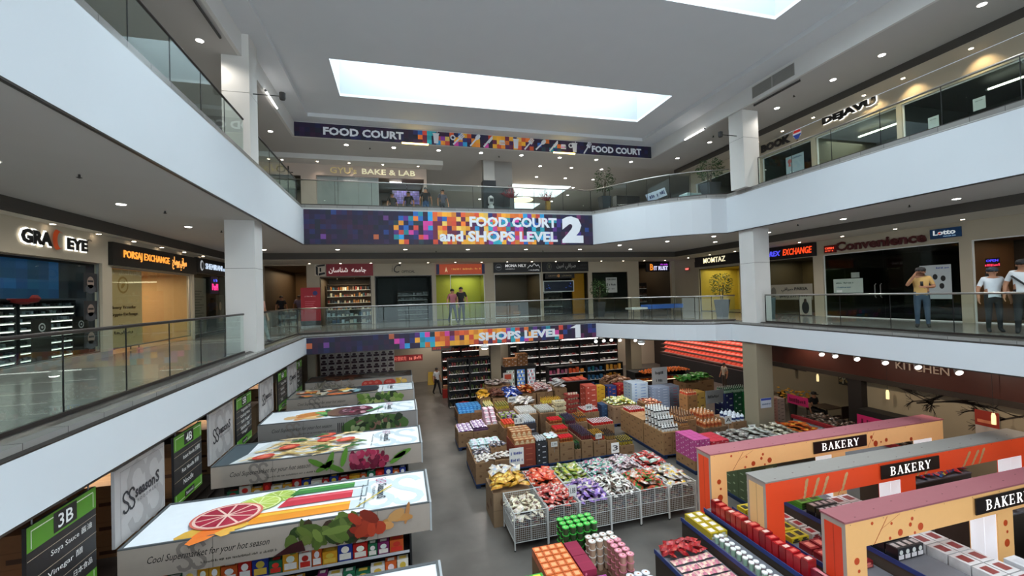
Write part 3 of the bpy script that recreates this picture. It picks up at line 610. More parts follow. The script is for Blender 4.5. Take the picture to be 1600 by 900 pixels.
board('window_poster', 'right', XQ-.06, 14.0, -.35, 1.2, .6, 'white cut-paper notice with green print on the dark convenience door', 'a8b8b0', [('~soon', .1, .65, .6, .12, '2a4a40'), ('~open', .1, .35, .5, .1, '4a7a90')], lambda m, w, hh, z: m.rect(.1*w, .05*hh, .3*w, .2*hh, z, h('d8dcdc')), th=.008, mtext=PRINT, cat='poster')
board('window_poster', 'right', XQ-.06, 13.25, .28, .33, .22, 'small pale square notice above the larger one on the dark door', '8a948e', (), th=.008, cat='poster')
board('window_poster', 'right', XQ-.06, 10.85, -.6, .9, 1.2, 'white appliance poster behind the man in the yellow shirt', 'b0b8bc', [('~ren', .55, .88, .4, .06, '3a4a9a')], lambda m, w, hh, z: [m.ell(w*x, hh*y, .07, .1, z, h('17191b')) for x, y in ((.25, .6), (.5, .65), (.75, .6), (.35, .4), (.7, .38))], th=.008, mtext=PRINT, cat='poster')
board('neon_sign', 'right', XQ+.2, 9.2, .42, .35, .3, 'small blue and pink neon words in the brown shop at the right', '2a1810', [('OPEN', .1, .6, .8, .25, '5a4aff'), ('~barb', .0, .1, 1, .3, 'ff3a5a')], th=.02)
board('frosted_panel', 'right', XQ-.03, 17.3, Z1+.75, 2.3, .75, 'grey frosted strip with dark Persian and phone lettering under the FOREX sign', '8a8476', [('\uFEF2\uFED3\uFE8D\uFEAE\uFEBB PARSA', .3, .5, .6, .3, '2a2824'), ('(647) 291-1827', .25, .1, .65, .25, '2a2824')], lambda m, w, hh, z: m.ell(w*.1, hh*.5, .15, .25, z, h('5a564c')), th=.01, mtext=PRINT, cat='panel')
board('door_poster', 'right', XQ-.06, 15.65, Z1+.05, .6, .85, 'poster of a dark suited figure at the foot of the exchange window', 'a8a498', (), lambda m, w, hh, z: (m.ell(w*.5, hh*.4, .18, .3, z, h('17181a')), m.ell(w*.5, hh*.78, .07, .09, z+.002, h('3a2c24'))), th=.01, mtext=PRINT, cat='poster')
for dy in (12.32, 12.12): M().tube([(XQ-.07, dy, -.55), (XQ-.13, dy, -.5), (XQ-.13, dy, -.05), (XQ-.07, dy, .0)], .018, n=8).build('door_handle', STEEL, conv)
# ------------------------------------------------------------------ banners made of coloured squares
DK = ['1b1030', '201235', '2a1030', '141538', '1a1c48', '161430', '2c1640', '231034', '151a2c', '301030']
MX = ['2aa6b8', '1f8a96', 'd8409a', '1f5fae', 'e8762a', '1c2a6a', 'd84a3a', '5a2a80', '203a44', '2a9ad0', 'f0a02a', '8a3aa0']
WM = ['f0a828', 'f4b83c', 'e8862a', 'e05a2a', 'f0962a', '6a1a3a', 'f6c860', 'd84a2a', '4a1a4a', 'ee7a2a']
def mosaic(m, w, hh, nx, ny, fn, seed):
    r = random.Random(seed); cw, ch = w/nx, hh/ny
    for i in range(nx):
        for j in range(ny):
            t = (i+.5)/nx; p = fn(t, r); c = jit(h(r.choice(p)), .18, r)
            m.rect(i*cw, j*ch, (i+1)*cw, (j+1)*ch, .03, c)
def zones(t, r):
    if t < .27: return DK if r.random() > .07 else ['6a3a80', '3a4a54', '1f3a78', 'c0603a']
    if t < .4: return MX if r.random() < (t-.2)*5 else DK
    if t < .6: return WM if r.random() < .88 else MX
    if t < .72: return WM+MX if r.random() < .6 else MX
    if t < .86: return MX if r.random() < .75 else DK
    return DK if r.random() > .25 else ['3a2a78', '1f3a78', '6a2a5a']
def banner(name, x0, x1, y, z0, z1, nx, ny, fn, seed, label, texts, extra=None):
    w, hh = x1-x0, z1-z0; rt = root(name, (x0, y, z0), label, 'banner'); T = frame('far', x0, y, z0)
    m = M(); m.T = T; m.box(0, 0, 0, w, hh, .028, h('16161c')); mosaic(m, w, hh, nx, ny, fn, seed); m.build('printed_panel', PRINT, rt)
    m = M(); m.T = T
    for body, a, b, c, d, bold in texts: m.text(body, a*w, b*hh, c*w, d*hh, h('e6e8ec'), .035, .004, bold=bold)
    if extra: extra(m, w, hh)
    m.build('lettering', PRINT, rt)
banner('wall_banner', -3.76, 9.19, YF-.005, F2B, F2T-.02, 62, 7, zones, 3, 'large colourful square patterned banner reading Food Court and Shops Level 2',
       [('FOOD COURT', .53, .55, .325, .33, .04), ('and SHOPS LEVEL', .425, .08, .432, .34, .04), ('2', .875, .05, .085, .9, .07)])
banner('wall_banner', -3.76, 9.19, YF-.005, F1B, F1T-.01, 60, 3, zones, 5, 'low colourful square patterned banner reading Shops Level 1',
       [('SHOPS LEVEL', .55, .2, .3, .58, .05)], lambda m, w, hh: m.poly([(.893*w, .75*hh), (.92*w, .98*hh), (.936*w, .98*hh), (.936*w, .03*hh), (.915*w, .03*hh), (.915*w, .75*hh)], .037, h('e6e8ec')))
def fz(t, r):
    if t < .28: return DK
    if t < .5: return (MX+WM) if r.random() < .7 else DK
    if t < .62: return WM
    if t < .72: return MX if r.random() < .5 else DK
    return DK
IC = h('d4d4d8')
def fork(m, x, y, s, a):
    ca, sa = math.cos(a), math.sin(a)
    P = lambda pts: [(x+(p*ca-q_*sa)*s, y+(p*sa+q_*ca)*s) for p, q_ in pts]
    m.poly(P([(-.05, -.5), (.05, -.5), (.05, .12), (-.05, .12)]), .04, IC); m.poly(P([(-.16, .1), (.16, .1), (.16, .26), (-.16, .26)]), .04, IC)
    for k in (-.16, -.055, .05): m.poly(P([(k, .26), (k+.07, .26), (k+.07, .5), (k, .5)]), .04, IC)
def spoon(m, x, y, s, a):
    ca, sa = math.cos(a), math.sin(a); m.ell(x-.32*s*sa, y+.32*s*ca, .14*s, .22*s, .04, IC, 16, a)
    m.poly([(x+(p*ca-q_*sa)*s, y+(p*sa+q_*ca)*s) for p, q_ in ((-.05, -.5), (.05, -.5), (.05, .2), (-.05, .2))], .041, IC)
def knife(m, x, y, s, a):
    ca, sa = math.cos(a), math.sin(a); m.poly([(x+(p*ca-q_*sa)*s, y+(p*sa+q_*ca)*s) for p, q_ in ((-.05, -.5), (.06, -.5), (.06, -.05), (.13, -.05), (.13, .35), (.0, .52), (-.05, .45))], .04, IC)
def cup(m, x, y, s): m.poly([(x-.16*s, y-.42*s), (x+.16*s, y-.42*s), (x+.22*s, y+.3*s), (x-.22*s, y+.3*s)], .04, IC); m.rect(x-.26*s, y+.3*s, x+.26*s, y+.38*s, .04, IC); m.poly([(x+.05*s, y+.38*s), (x+.09*s, y+.38*s), (x+.16*s, y+.55*s), (x+.11*s, y+.55*s)], .04, IC)
def burger(m, x, y, s): m.poly([(x-.25*s, y+.02*s), (x+.25*s, y+.02*s), (x+.2*s, y+.2*s), (x-.2*s, y+.2*s)], .04, IC); m.rect(x-.27*s, y-.07*s, x+.27*s, y-.02*s, .04, IC); m.rect(x-.25*s, y-.22*s, x+.25*s, y-.12*s, .04, IC)
def icons(m, w, hh):
    y = hh*.5; s = hh*1.22
    for f, t, a in (('c', .345, 0), ('f', .405, -.8), ('s', .45, -.7), ('k', .487, -.7), ('b', .527, 0), ('c', .567, 0), ('f', .605, -.7), ('s', .64, -.8), ('k', .68, -.7), ('b', .71, 0), ('c', .745, 0), ('f', .785, -.6)):
        x = t*w
        {'c': lambda: cup(m, x, y, s*.8), 'f': lambda: fork(m, x, y, s*.95, a), 's': lambda: spoon(m, x, y, s*.95, a), 'k': lambda: knife(m, x, y, s*.95, a), 'b': lambda: burger(m, x, y, s*.75)}[f]()
    for x in (.39*w, .733*w): m.ell(x, y+.1*s, .17*s, .17*s, .042, IC, 16); m.ell(x, y+.1*s, .09*s, .09*s, .044, h('1b1030'), 14)
banner('wall_banner', -4.19, 13.09, 19.395, CZ2+.005, CZ2+.61, 84, 3, fz, 8, 'long dark Food Court banner with grey cutlery pictures high under the ceiling',
       [('FOOD COURT', .066, .2, .195, .58, .04), ('FOOD COURT', .8, .2, .165, .55, .04)], icons)
def tube_light(name, a, b, label, col, s, r=.03, group=None):
    rt = root(name, a, label, 'tube light', group); m = M(); m.rod(a, b, r, col); m.build('tube', emit(name+'_glow', col, s), rt)
    v = (Vector(b)-Vector(a)).normalized()
    for p, q_ in ((Vector(a), -v), (Vector(b), v)): m = M(); m.rod(tuple(p+q_*.001), tuple(p+q_*.05), r*1.3, h('808080')); m.build('end_cap', PAINT, rt)
    return rt
tube_light('tube_light', (-4.14, 15.3, 7.0), (-4.14, 16.6, 7.0), 'white tube light under the left beam of the atrium ceiling', (1, .97, .93), 6)
tube_light('tube_light', (13.03, 15.3, 7.0), (13.03, 16.6, 7.0), 'white tube light under the right beam of the atrium ceiling', (1, .97, .93), 6)
tube_light('yellow_tube_light', (.24, 19.3, 7.0), (1.41, 19.3, 7.0), 'yellow glowing tube under the left half of the food court banner', (1, .72, .2), 8, .035)
tube_light('yellow_tube_light', (7.49, 19.3, 7.0), (8.66, 19.3, 7.0), 'yellow glowing tube under the right half of the food court banner', (1, .72, .2), 8, .035)
# ------------------------------------------------------------------ upper gallery
b = M(); b.box(-12, 21.6, 6.8, 2.3, 22.45, CZ2-.002); b.build('trim_bakery_bulkhead', BEAM, kind='structure')
opening_wall('wall_bakery_shop', 'far', 22.4, -12, 1.5, Z2, 6.8, [(-6.9, -4.6, Z2, 6.2), (-3.9, 1.35, Z2, 6.25)], mat('bakery_wall_paint', h('b9aa9e'), .7, 0, .04, 2))
w = M(); w.box(1.36, 22.5, Z2, 1.5, 27, CZ2); w.build('wall_bakery_side', BEAM, kind='structure')
room('far', 22.4, -6.9, -4.6, Z2, 6.2, 3, '6a6058', '8a8078'); room('far', 22.4, -3.9, 1.35, Z2, 6.25, 3.2, '8a7c6c', '6a6058')
FROST = glass_mat('frosted_glass', (.55, .6, .6), 2.0, .35)
glazing('far', 22.4, -3.9, -.95, Z2, 6.25, 3, mat('frosted_panel_grey', h('8e9594'), .3, 0, .1, 2), STEEL); glazing('far', 22.4, -6.9, -4.6, Z2, 6.2, 2, SHOPGLASS)
area('shop_lamp', (.3, 24.0, 6.15), 1.6, 1.5, 30, (1, .92, .8)); area('shop_lamp', (-5.8, 23.8, 6.1), 1.5, 1.5, 15, (1, .85, .75))
lights(PW, [(-5.3, 21.95), (-3.75, 21.95), (-2.3, 21.95), (-.7, 21.95), (1.05, 21.95), (-6.6, 21.95)], 6.8, 'warm soffit light above the Bake and Lab letters', 'bakery soffit lights')
for x in (-5.3, -3.75, -2.3, -.7, 1.05):
    l = bpy.data.lights.new('soffit_spot', 'SPOT'); l.energy = 18; l.color = (1, .78, .62); l.spot_size = 1.9; l.spot_blend = .8; l.shadow_soft_size = .05
    o = bpy.data.objects.new('soffit_spot', l); COL.objects.link(o); o.location = (x, 22.0, 6.77)
board('shop_sign', 'far', -3.25, 22.4, 6.36, 4.2, .34, 'cream glowing Bake and Lab letters on the upper gallery wall', None, [('GYU\'s', .0, .0, .3, .95, 'b8a878', dict(bold=.01)), ('BAKE & LAB', .36, .05, .63, .82, 'f4ecc8', dict(bold=.015))], mtext=BACKLIT)
board('shop_sign', 'far', -6.3, 22.4, 6.28, 1.5, .36, 'black curved letters next to pale ones at the left end of the upper gallery', None, [('su', .0, .1, .35, .5, 'c8b890'), ('OL', .42, .0, .5, .95, '1a1614')], mtext=PRINT)
rt = root('menu_screen', (-.1, 24.5, 5.5), 'violet lit menu screen hanging inside the bake shop doorway', 'screen'); m = M(); m.T = frame('far', -.3, 24.4, 5.35); m.box(0, 0, 0, 1.5, .75, .05, h('2a2440'))
for i in range(12):
    for j in range(6): m.rect(i*.125, j*.125, i*.125+.11, j*.125+.11, .053, jit(h('5a508a'), .5))
m.build('screen_panel', BACKLIT, rt)
shelf_unit('display_cabinet', 'far', -.9, 24.6, Z2, .8, 1.6, .4, 3, 'small warm lit bread cabinet in the bake shop doorway', '8a6a40', (1, .8, .5), 2., ['b07030', 'c89050', '8a4a20'])
tube_light('ceiling_lamp', (-.4, 22.95, 6.18), (.2, 22.95, 6.18), 'short white lamp over the bake shop doorway', (1, 1, 1), 5)
# upper right shops
X2 = 16.7
soffit([(15.75, YN+.1), (15.75, 21.1)], [(16.68, YN+.1), (16.68, 21.1)], CZ2, 6.77, 6.76, '1c1b1a')
opening_wall('wall_upper_right_shops', 'right', X2, -21, 4, Z2, 6.76, [(-20.5, -16.6, Z2, 6.1), (-15.9, -13.45, Z2, 6.1), (-13.25, -10.35, Z2, 6.1), (-10.2, 3, Z2, 6.1)], WARMWALL)
for a, b_, c1, n_, g_ in ((-20.5, -16.6, '4a4540', 3, SHOPGLASS), (-15.9, -13.45, '3c4a48', 2, SHOPGLASS), (-13.25, -10.35, '6a6658', 2, SHOPGLASS), (-10.2, 3, '30302e', 8, SHOPGLASS)):
    room('right', X2, a, b_, Z2, 6.1, 3.4, c1); glazing('right', X2, a, b_, Z2, 6.1, n_, g_, WHITEM)
area('shop_lamp', (X2+1.6, 12, 6.0), 2, 2.5, 35, (1, .97, .85)); area('shop_lamp', (X2+1.6, 5.5, 6.0), 1.5, 6, 14, (.95, 1, 1))
tube_light('shop_tube_light', (X2+1.2, 11.0, 5.9), (X2+1.2, 12.4, 5.9), 'white tube light inside the shop under the DEJAVU letters', (1, .96, .8), 6)
tube_light('shop_tube_light', (X2+1.0, 6.9, 5.9), (X2+1.0, 8.5, 5.9), 'white tube light seen through the glass at the right edge of the upper gallery', (.97, 1, 1), 6)
lights(PW, [(16.2, y) for y in (15.6, 14.3, 12.9, 11.0, 9.8, 8.1, 6.5, 5)], 6.76, 'small yellowish light in the soffit above the upper right shops', 'upper right soffit lights')
for y in (9.8, 11.0, 8.1):
    l = bpy.data.lights.new('soffit_spot', 'SPOT'); l.energy = 45; l.color = (1, .75, .4); l.spot_size = 1.6; l.spot_blend = .8; l.shadow_soft_size = .05
    o = bpy.data.objects.new('soffit_spot', l); COL.objects.link(o); o.location = (16.3, y, 6.74); o.rotation_euler = (0, -.5, 0)
m = M(); m.T = frame('right', X2, 12.85, 6.4)
m.text('DEJAVU', -.02, -.02, 1.98, .36, (1, 1, 1), .03, .0, bold=.09); hb = root('shop_sign', (X2, 12.85, 6.4), 'bold black DEJAVU letters with white halo on the upper right wall', 'sign'); m.build('halo', emit('halo_glow', (1, 1, .97), 1.3), hb)
m = M(); m.T = frame('right', X2, 12.85, 6.4); m.text('DEJAVU', .0, .0, 1.94, .32, h('0e0e10'), .09, .03, bold=.055); m.build('lettering', PAINT, hb)
board('shop_sign', 'right', X2, 15.85, 6.32, 1.55, .38, 'black BOOK letters partly behind the right column of the upper gallery', None, [('BOOK', 0, 0, 1, .95, '0f0f11', dict(bold=.07))], mtext=PRINT)
def balloon(m, w, hh, z):
    cx, cy = w*.5, hh*.62
    m.ell(cx, cy, .2, .19, z, h('b8bac4'), 22); m.poly([(cx-.19, cy+.05), (cx+.19, cy+.05), (cx+.12, cy+.16), (cx-.12, cy+.16)], z+.002, h('c02a2a')); m.poly([(cx-.2, cy-.02), (cx+.2, cy-.02), (cx+.06, cy-.22), (cx-.06, cy-.22)], z+.002, h('1c3a8a')); m.rect(cx-.04, .0, cx+.04, .06, z+.002, h('4a3a30'))
board('balloon_sign', 'right', X2, 14.25, 6.24, .5, .5, 'round red white and blue balloon emblem beside the BOOK letters', None, (), balloon, mtext=BACKLIT)
board('window_poster', 'right', X2-.03, 14.6, 4.6, .85, 1.1, 'pale poster with a red rosette in the window left of the DEJAVU shop', '8aa0a8', [('~ph', .4, .85, .5, .08, '3a5a70')], lambda m, w, hh, z: (m.ell(.22*w, .8*hh, .09, .1, z, h('b05a5a')), m.poly([(.15*w, .6*hh), (.28*w, .6*hh), (.25*w, .8*hh), (.18*w, .8*hh)], z, h('b05a5a'))), th=.01, mtext=PRINT, cat='poster')
for k, (y, z) in enumerate(((9.45, 4.95), (8.35, 5.05), (7.2, 5.15))): board('paper_notice', 'right', X2-.03, y, z, .28, .36, 'small white paper notice on the upper right shop glass, %s of three' % ['leftmost', 'middle', 'rightmost'][k], '9aa8a6', [('~nt', .2, .7, .6, .1, '5a6a68')], th=.006, mtext=PRINT, cat='notice')
shelf_unit('shop_shelf', 'right', X2+2.2, 13.0, Z2, 2.3, 1.35, .4, 3, 'dark low shelving unit inside the shop under the DEJAVU letters', '201a18', s_em=0, items=['30201c', '4a3a34', '18181a'])
# vent grille and bars on beams
for nm, X, ya, yb, f, lb in (('vent_grille', 13.09, 12.75, 11.0, 'right', 'grey square vent grille on the right ceiling beam'), ('vent_grille', -4.19, 8.2, 10.0, 'left', 'grey square vent grille on the left ceiling beam')):
    m = M(); m.T = frame(f, X, ya, CZ2+.12); L_ = abs(yb-ya)
    m.box(0, 0, 0, L_, .42, .015, h('98958f'))
    for i in range(14): m.box(.02, .02+.028*i, .015, L_-.02, .032+.028*i, .022, h('7c7974'))
    m.box(L_/2-.02, 0, .015, L_/2+.02, .42, .024, h('a8a5a0')); tag(m.build(nm, PAINT), lb, 'vent')
for a, b_, lb in (((13.3, 12.9, CZ2-.06), (13.3, 11.0, CZ2-.06), 'thin dark rail hung below the right beam vent'), ((-4.4, 8.2, CZ2-.06), (-4.4, 12.4, CZ2-.06), 'thin dark rail hung below the left beam near the column')):
    rt = root('hanging_rail', a, lb, 'rail'); m = M(); m.rod(a, b_, .035, h('3a3836')); m.build('bar', PAINT, rt)
    for p in (a, b_): m = M(); m.rod((p[0], p[1], p[2]+.02), (p[0], p[1], CZ2), .01, h('3a3836')); m.build('hanger', PAINT, rt)
for X, Y, sx, lb in ((-4.02, 13.6, 1, 'dark security camera on a bracket arm by the left column'), (13.2, 13.7, -1, 'dark security camera on a bracket arm by the right column')):
    rt = root('security_camera', (X, Y, 6.05), lb, 'security camera'); m = M(); m.rod((X+.005*sx, Y, 6.1), (X+.75*sx, Y, 6.1), .014, h('2a2826')); m.build('bracket', PAINT, rt)
    m = M(); m.lathe([(.07, 6.0), (.09, 6.05), (.09, 6.2), (.04, 6.22)], h('302e2c'), 12, X+.78*sx, Y); m.build('camera_head', PAINT, rt)
# food court hall: skylight, round lamp, decorative trees, machines
m = M(); m.box(7.0, 27.4, 7.55, 11.9, 30.6, 7.58); m.build('window_far_skylight', emit('far_skylight', (.85, .95, 1), 1.2), kind='structure')
m = M(); m.box(7.5, 33, 7.55, 11.5, 35, 7.58); m.build('window_far_skylight', emit('far_skylight', (.85, .95, 1), 1.2), kind='structure')
area('hall_lamp', (8, 30, 7.3), 8, 8, 160, (1, .97, .93))
rt = root('drum_lamp', (8.6, 28.5, 6.6), 'round warm drum lamp hanging in the food court hall', 'lamp'); m = M(); m.lathe([(.75, 6.72), (.78, 6.76), (.75, 6.8)], (1, .85, .6), 24, 8.6, 28.5); m.build('shade', emit('drum_glow', (1, .82, .55), 1.3), rt, True); m = M(); m.rod((8.6, 28.5, 6.81), (8.6, 28.5, 7.58), .02, h('909090')); m.build('rod', PAINT, rt)
def coral_tree(x, y, z, label, pot):
    rt = root('decorative_tree', (x, y, z), label, 'tree'); r = random.Random(int(x*10)); m = M()
    m.box(x-.12, y-.12, z, x+.12, y+.12, z+1.25, h(pot)); m.build('stand', PAINT, rt); m = M()
    for k in range(26):
        a, e = r.uniform(0, 6.28), r.uniform(.15, 1.3); L_ = r.uniform(.35, .7); p = Vector((x, y, z+1.26)); d = Vector((math.cos(a)*math.cos(e), math.sin(a)*math.cos(e), math.sin(e))); pts = [p, p+d*L_*.5, p+d*L_+Vector((r.uniform(-.1, .1), r.uniform(-.1, .1), .08))]
        m.tube([tuple(v) for v in pts], [.015, .012, .006], h('7a1a28'), 5)
        for _ in range(3): c_ = pts[1]+(pts[2]-pts[1])*r.random(); m.tube([tuple(c_), tuple(c_+Vector((r.uniform(-.12, .12), r.uniform(-.12, .12), r.uniform(.03, .15))))], .008, h('a02a3a'), 4)
    m.build('branches', PAINT, rt)
coral_tree(5.95, 21.75, Z2, 'dark red branching tree behind the rail, left one of the two', '4a4a4c'); coral_tree(8.2, 22.2, Z2, 'dark red branching tree on a gold stand, right one of the two', '8a6a20')
rt = root('robot_dispenser', (4.75, 21.55, Z2), 'slim silver and black dispenser against the black clad column', 'machine'); m = M()
m.lathe([(.16, Z2), (.16, Z2+.75), (.1, Z2+.78), (.1, Z2+.85), (.15, Z2+.9), (.15, Z2+1.2), (.05, Z2+1.3)], h('b8babc'), 14, 4.75, 21.5); m.build('body', GLOSS, rt); m = M(); m.box(4.66, 21.33, Z2+.95, 4.84, 21.36, Z2+1.12, h('101216')); m.build('screen', GLOSS, rt)
# ------------------------------------------------------------------ plants
def ficus(x, y, z, label, pot_h=.85, cr=.55, ch=1.35, pw=.26):
    rt = root('potted_ficus', (x, y, z), label, 'plant'); r = random.Random(int(x*100+y*7)); m = M()
    m.add([(x+sx*pw*k, y+sy*pw*k, zz) for zz, k in ((z+.002, .68), (z+pot_h, 1), (z+pot_h, .86), (z+pot_h-.08, .86)) for sx, sy in ((-1, -1), (1, -1), (1, 1), (-1, 1))],
          [(3, 2, 1, 0)]+[(a+i, a+(i+1) % 4, b_+(i+1) % 4, b_+i) for a, b_ in ((0, 4), (4, 8), (8, 12)) for i in range(4)]+[(12, 13, 14, 15)], h('2f3135')); m.build('planter', PAINT, rt)
    t0 = Vector((x, y, z+pot_h-.07)); m = M(); tips = []
    for k in range(3):
        a = 2.1*k+r.random(); p = [t0+Vector((.03*math.cos(a), .03*math.sin(a), 0)), t0+Vector((.08*math.cos(a), .08*math.sin(a), ch*.3)), t0+Vector((.25*cr*math.cos(a), .25*cr*math.sin(a), ch*.7))]
        m.tube([tuple(v) for v in p], [.02, .016, .01], h('4a3a2a'), 6); tips.append(p[-1])
    m.build('trunk', PAINT, rt); m = M()
    for k in range(420):
        a, e, q_ = r.uniform(0, 6.28), r.uniform(-1, 1), r.uniform(.35, 1)**.6
        c_ = t0+Vector((cr*q_*math.cos(a)*math.sqrt(1-e*e*.8), cr*q_*math.sin(a)*math.sqrt(1-e*e*.8), ch*.62+e*ch*.42*q_)); L_ = r.uniform(.09, .15)
        d = Vector((math.cos(a), math.sin(a), r.uniform(-.9, .3))).normalized(); s_ = d.cross(Vector((0, 0, 1))).normalized()*L_*.22; up = Vector((0, 0, .012))
        A, B = c_-d*L_*.5, c_+d*L_*.5; g_ = jit(h(r.choice(['2f4a26', '3a5a2e', '24401f', '4a6a38'])), .15, r)
        m.add([tuple(A), tuple(c_-s_+up), tuple(B), tuple(c_+s_+up), tuple(c_-up)], [(0, 4, 1), (1, 4, 2), (0, 3, 4), (3, 2, 4)], g_)
    m.build('foliage', mat('leaf', None, .45, 0, .1, 10), rt)
ficus(10.9, 21.6, Z1, 'leafy ficus in a dark pot before the empty leased shop'); ficus(15.3, 17.2, Z1, 'leafy ficus in a tall dark pot before the Momtaz shop')
ficus(10.35, 19.55, Z2, 'ficus in a dark pot at the right end of the upper banner rail', .95, .6, 1.5); ficus(13.75, 15.9, Z2, 'ficus in a dark pot by the right column of the upper gallery', .8, .6, 1.2, .32)
# benches, boxes, bins
rt = root('bench_table', (13.6, 20.3, Z1), 'long low bench with a white left part and blue right part by the curved rail', 'bench')
m = M(); m.box(12.0, 20.0, Z1+.4, 12.95, 20.7, Z1+.5, h('c8ccca')); m.build('white_top', PAINT, rt); m = M(); m.box(12.96, 20.0, Z1+.4, 15.2, 20.7, Z1+.62, h('2a5aa8')); m.build('blue_top', PAINT, rt)
for x in (12.1, 13.1, 14.6, 15.1):
    for y in (20.05, 20.62): m = M(); m.rod((x, y, Z1+.001), (x, y, Z1+.4), .02, h('202224')); m.build('leg', BLACKM, rt)
rt = root('litter_bin', (15.7, 14.9, Z1), 'round grey litter bin behind the glass by the right column', 'bin'); m = M(); m.lathe([(.24, Z1), (.28, Z1+.85), (.3, Z1+.87), (.3, Z1+.92), (.25, Z1+.93)], h('58686a'), 18, 15.7, 14.9); m.build('body', PAINT, rt, True); m = M(); m.lathe([(.22, Z1+.931), (.12, Z1+.99)], h('34393c'), 18, 15.7, 14.9); m.build('lid', PAINT, rt)
rt = root('display_platform', (12.3, 18.2, Z2), 'low blue platform table on the upper gallery behind the curved rail', 'platform'); m = M(); m.box(11.5, 17.6, Z2+.12, 13.4, 18.6, Z2+.3, h('1f56b0')); m.build('blue_top', PAINT, rt); m = M(); m.box(11.6, 17.7, Z2+.001, 13.3, 18.5, Z2+.12, h('d0d4d6')); m.build('base', PAINT, rt)
m = M(); T = Matrix.Translation((12.3, 17.9, Z2+.72)) @ Matrix.Rotation(-.35, 4, 'Y'); m.T = T; m.box(-.55, -.05, -.2, .55, .05, .2, h('c8ccd8')); m.T = T @ frame('far', -.55, -.055, -.2); m.text('~nemo', .1, .1, .9, .22, h('3a3a6a'), .005); tag(m.build('leaning_sign', PRINT), 'tilted white sign board with dark lettering on the blue platform', 'sign')
m = M(); m.lathe([(.3, Z2+.301), (.32, Z2+.5), (.2, Z2+.8), (.14, Z2+1.1), (.05, Z2+1.2)], h('15161a'), 14, 13.0, 18.3); tag(m.build('dark_covered_figure', PAINT, smooth=True), 'dark rounded covered object standing on the blue platform', 'ornament')
m = M(); m.box(13.3, 16.9, Z2+.001, 14.2, 17.5, Z2+.6, h('9fb4b4')); m.box(13.3, 16.9, Z2+.6, 14.2, 17.5, Z2+.63, h('dce4e4')); tag(m.build('storage_box', PAINT), 'pale grey box on the upper gallery right of the blue platform', 'box')
m = M(); m.box(-4.95, 20.3, Z2+.001, -4.5, 20.7, Z2+.5, h('3a2a20')); tag(m.build('wooden_crate', PAINT), 'small brown crate at the left end of the upper banner rail', 'crate')
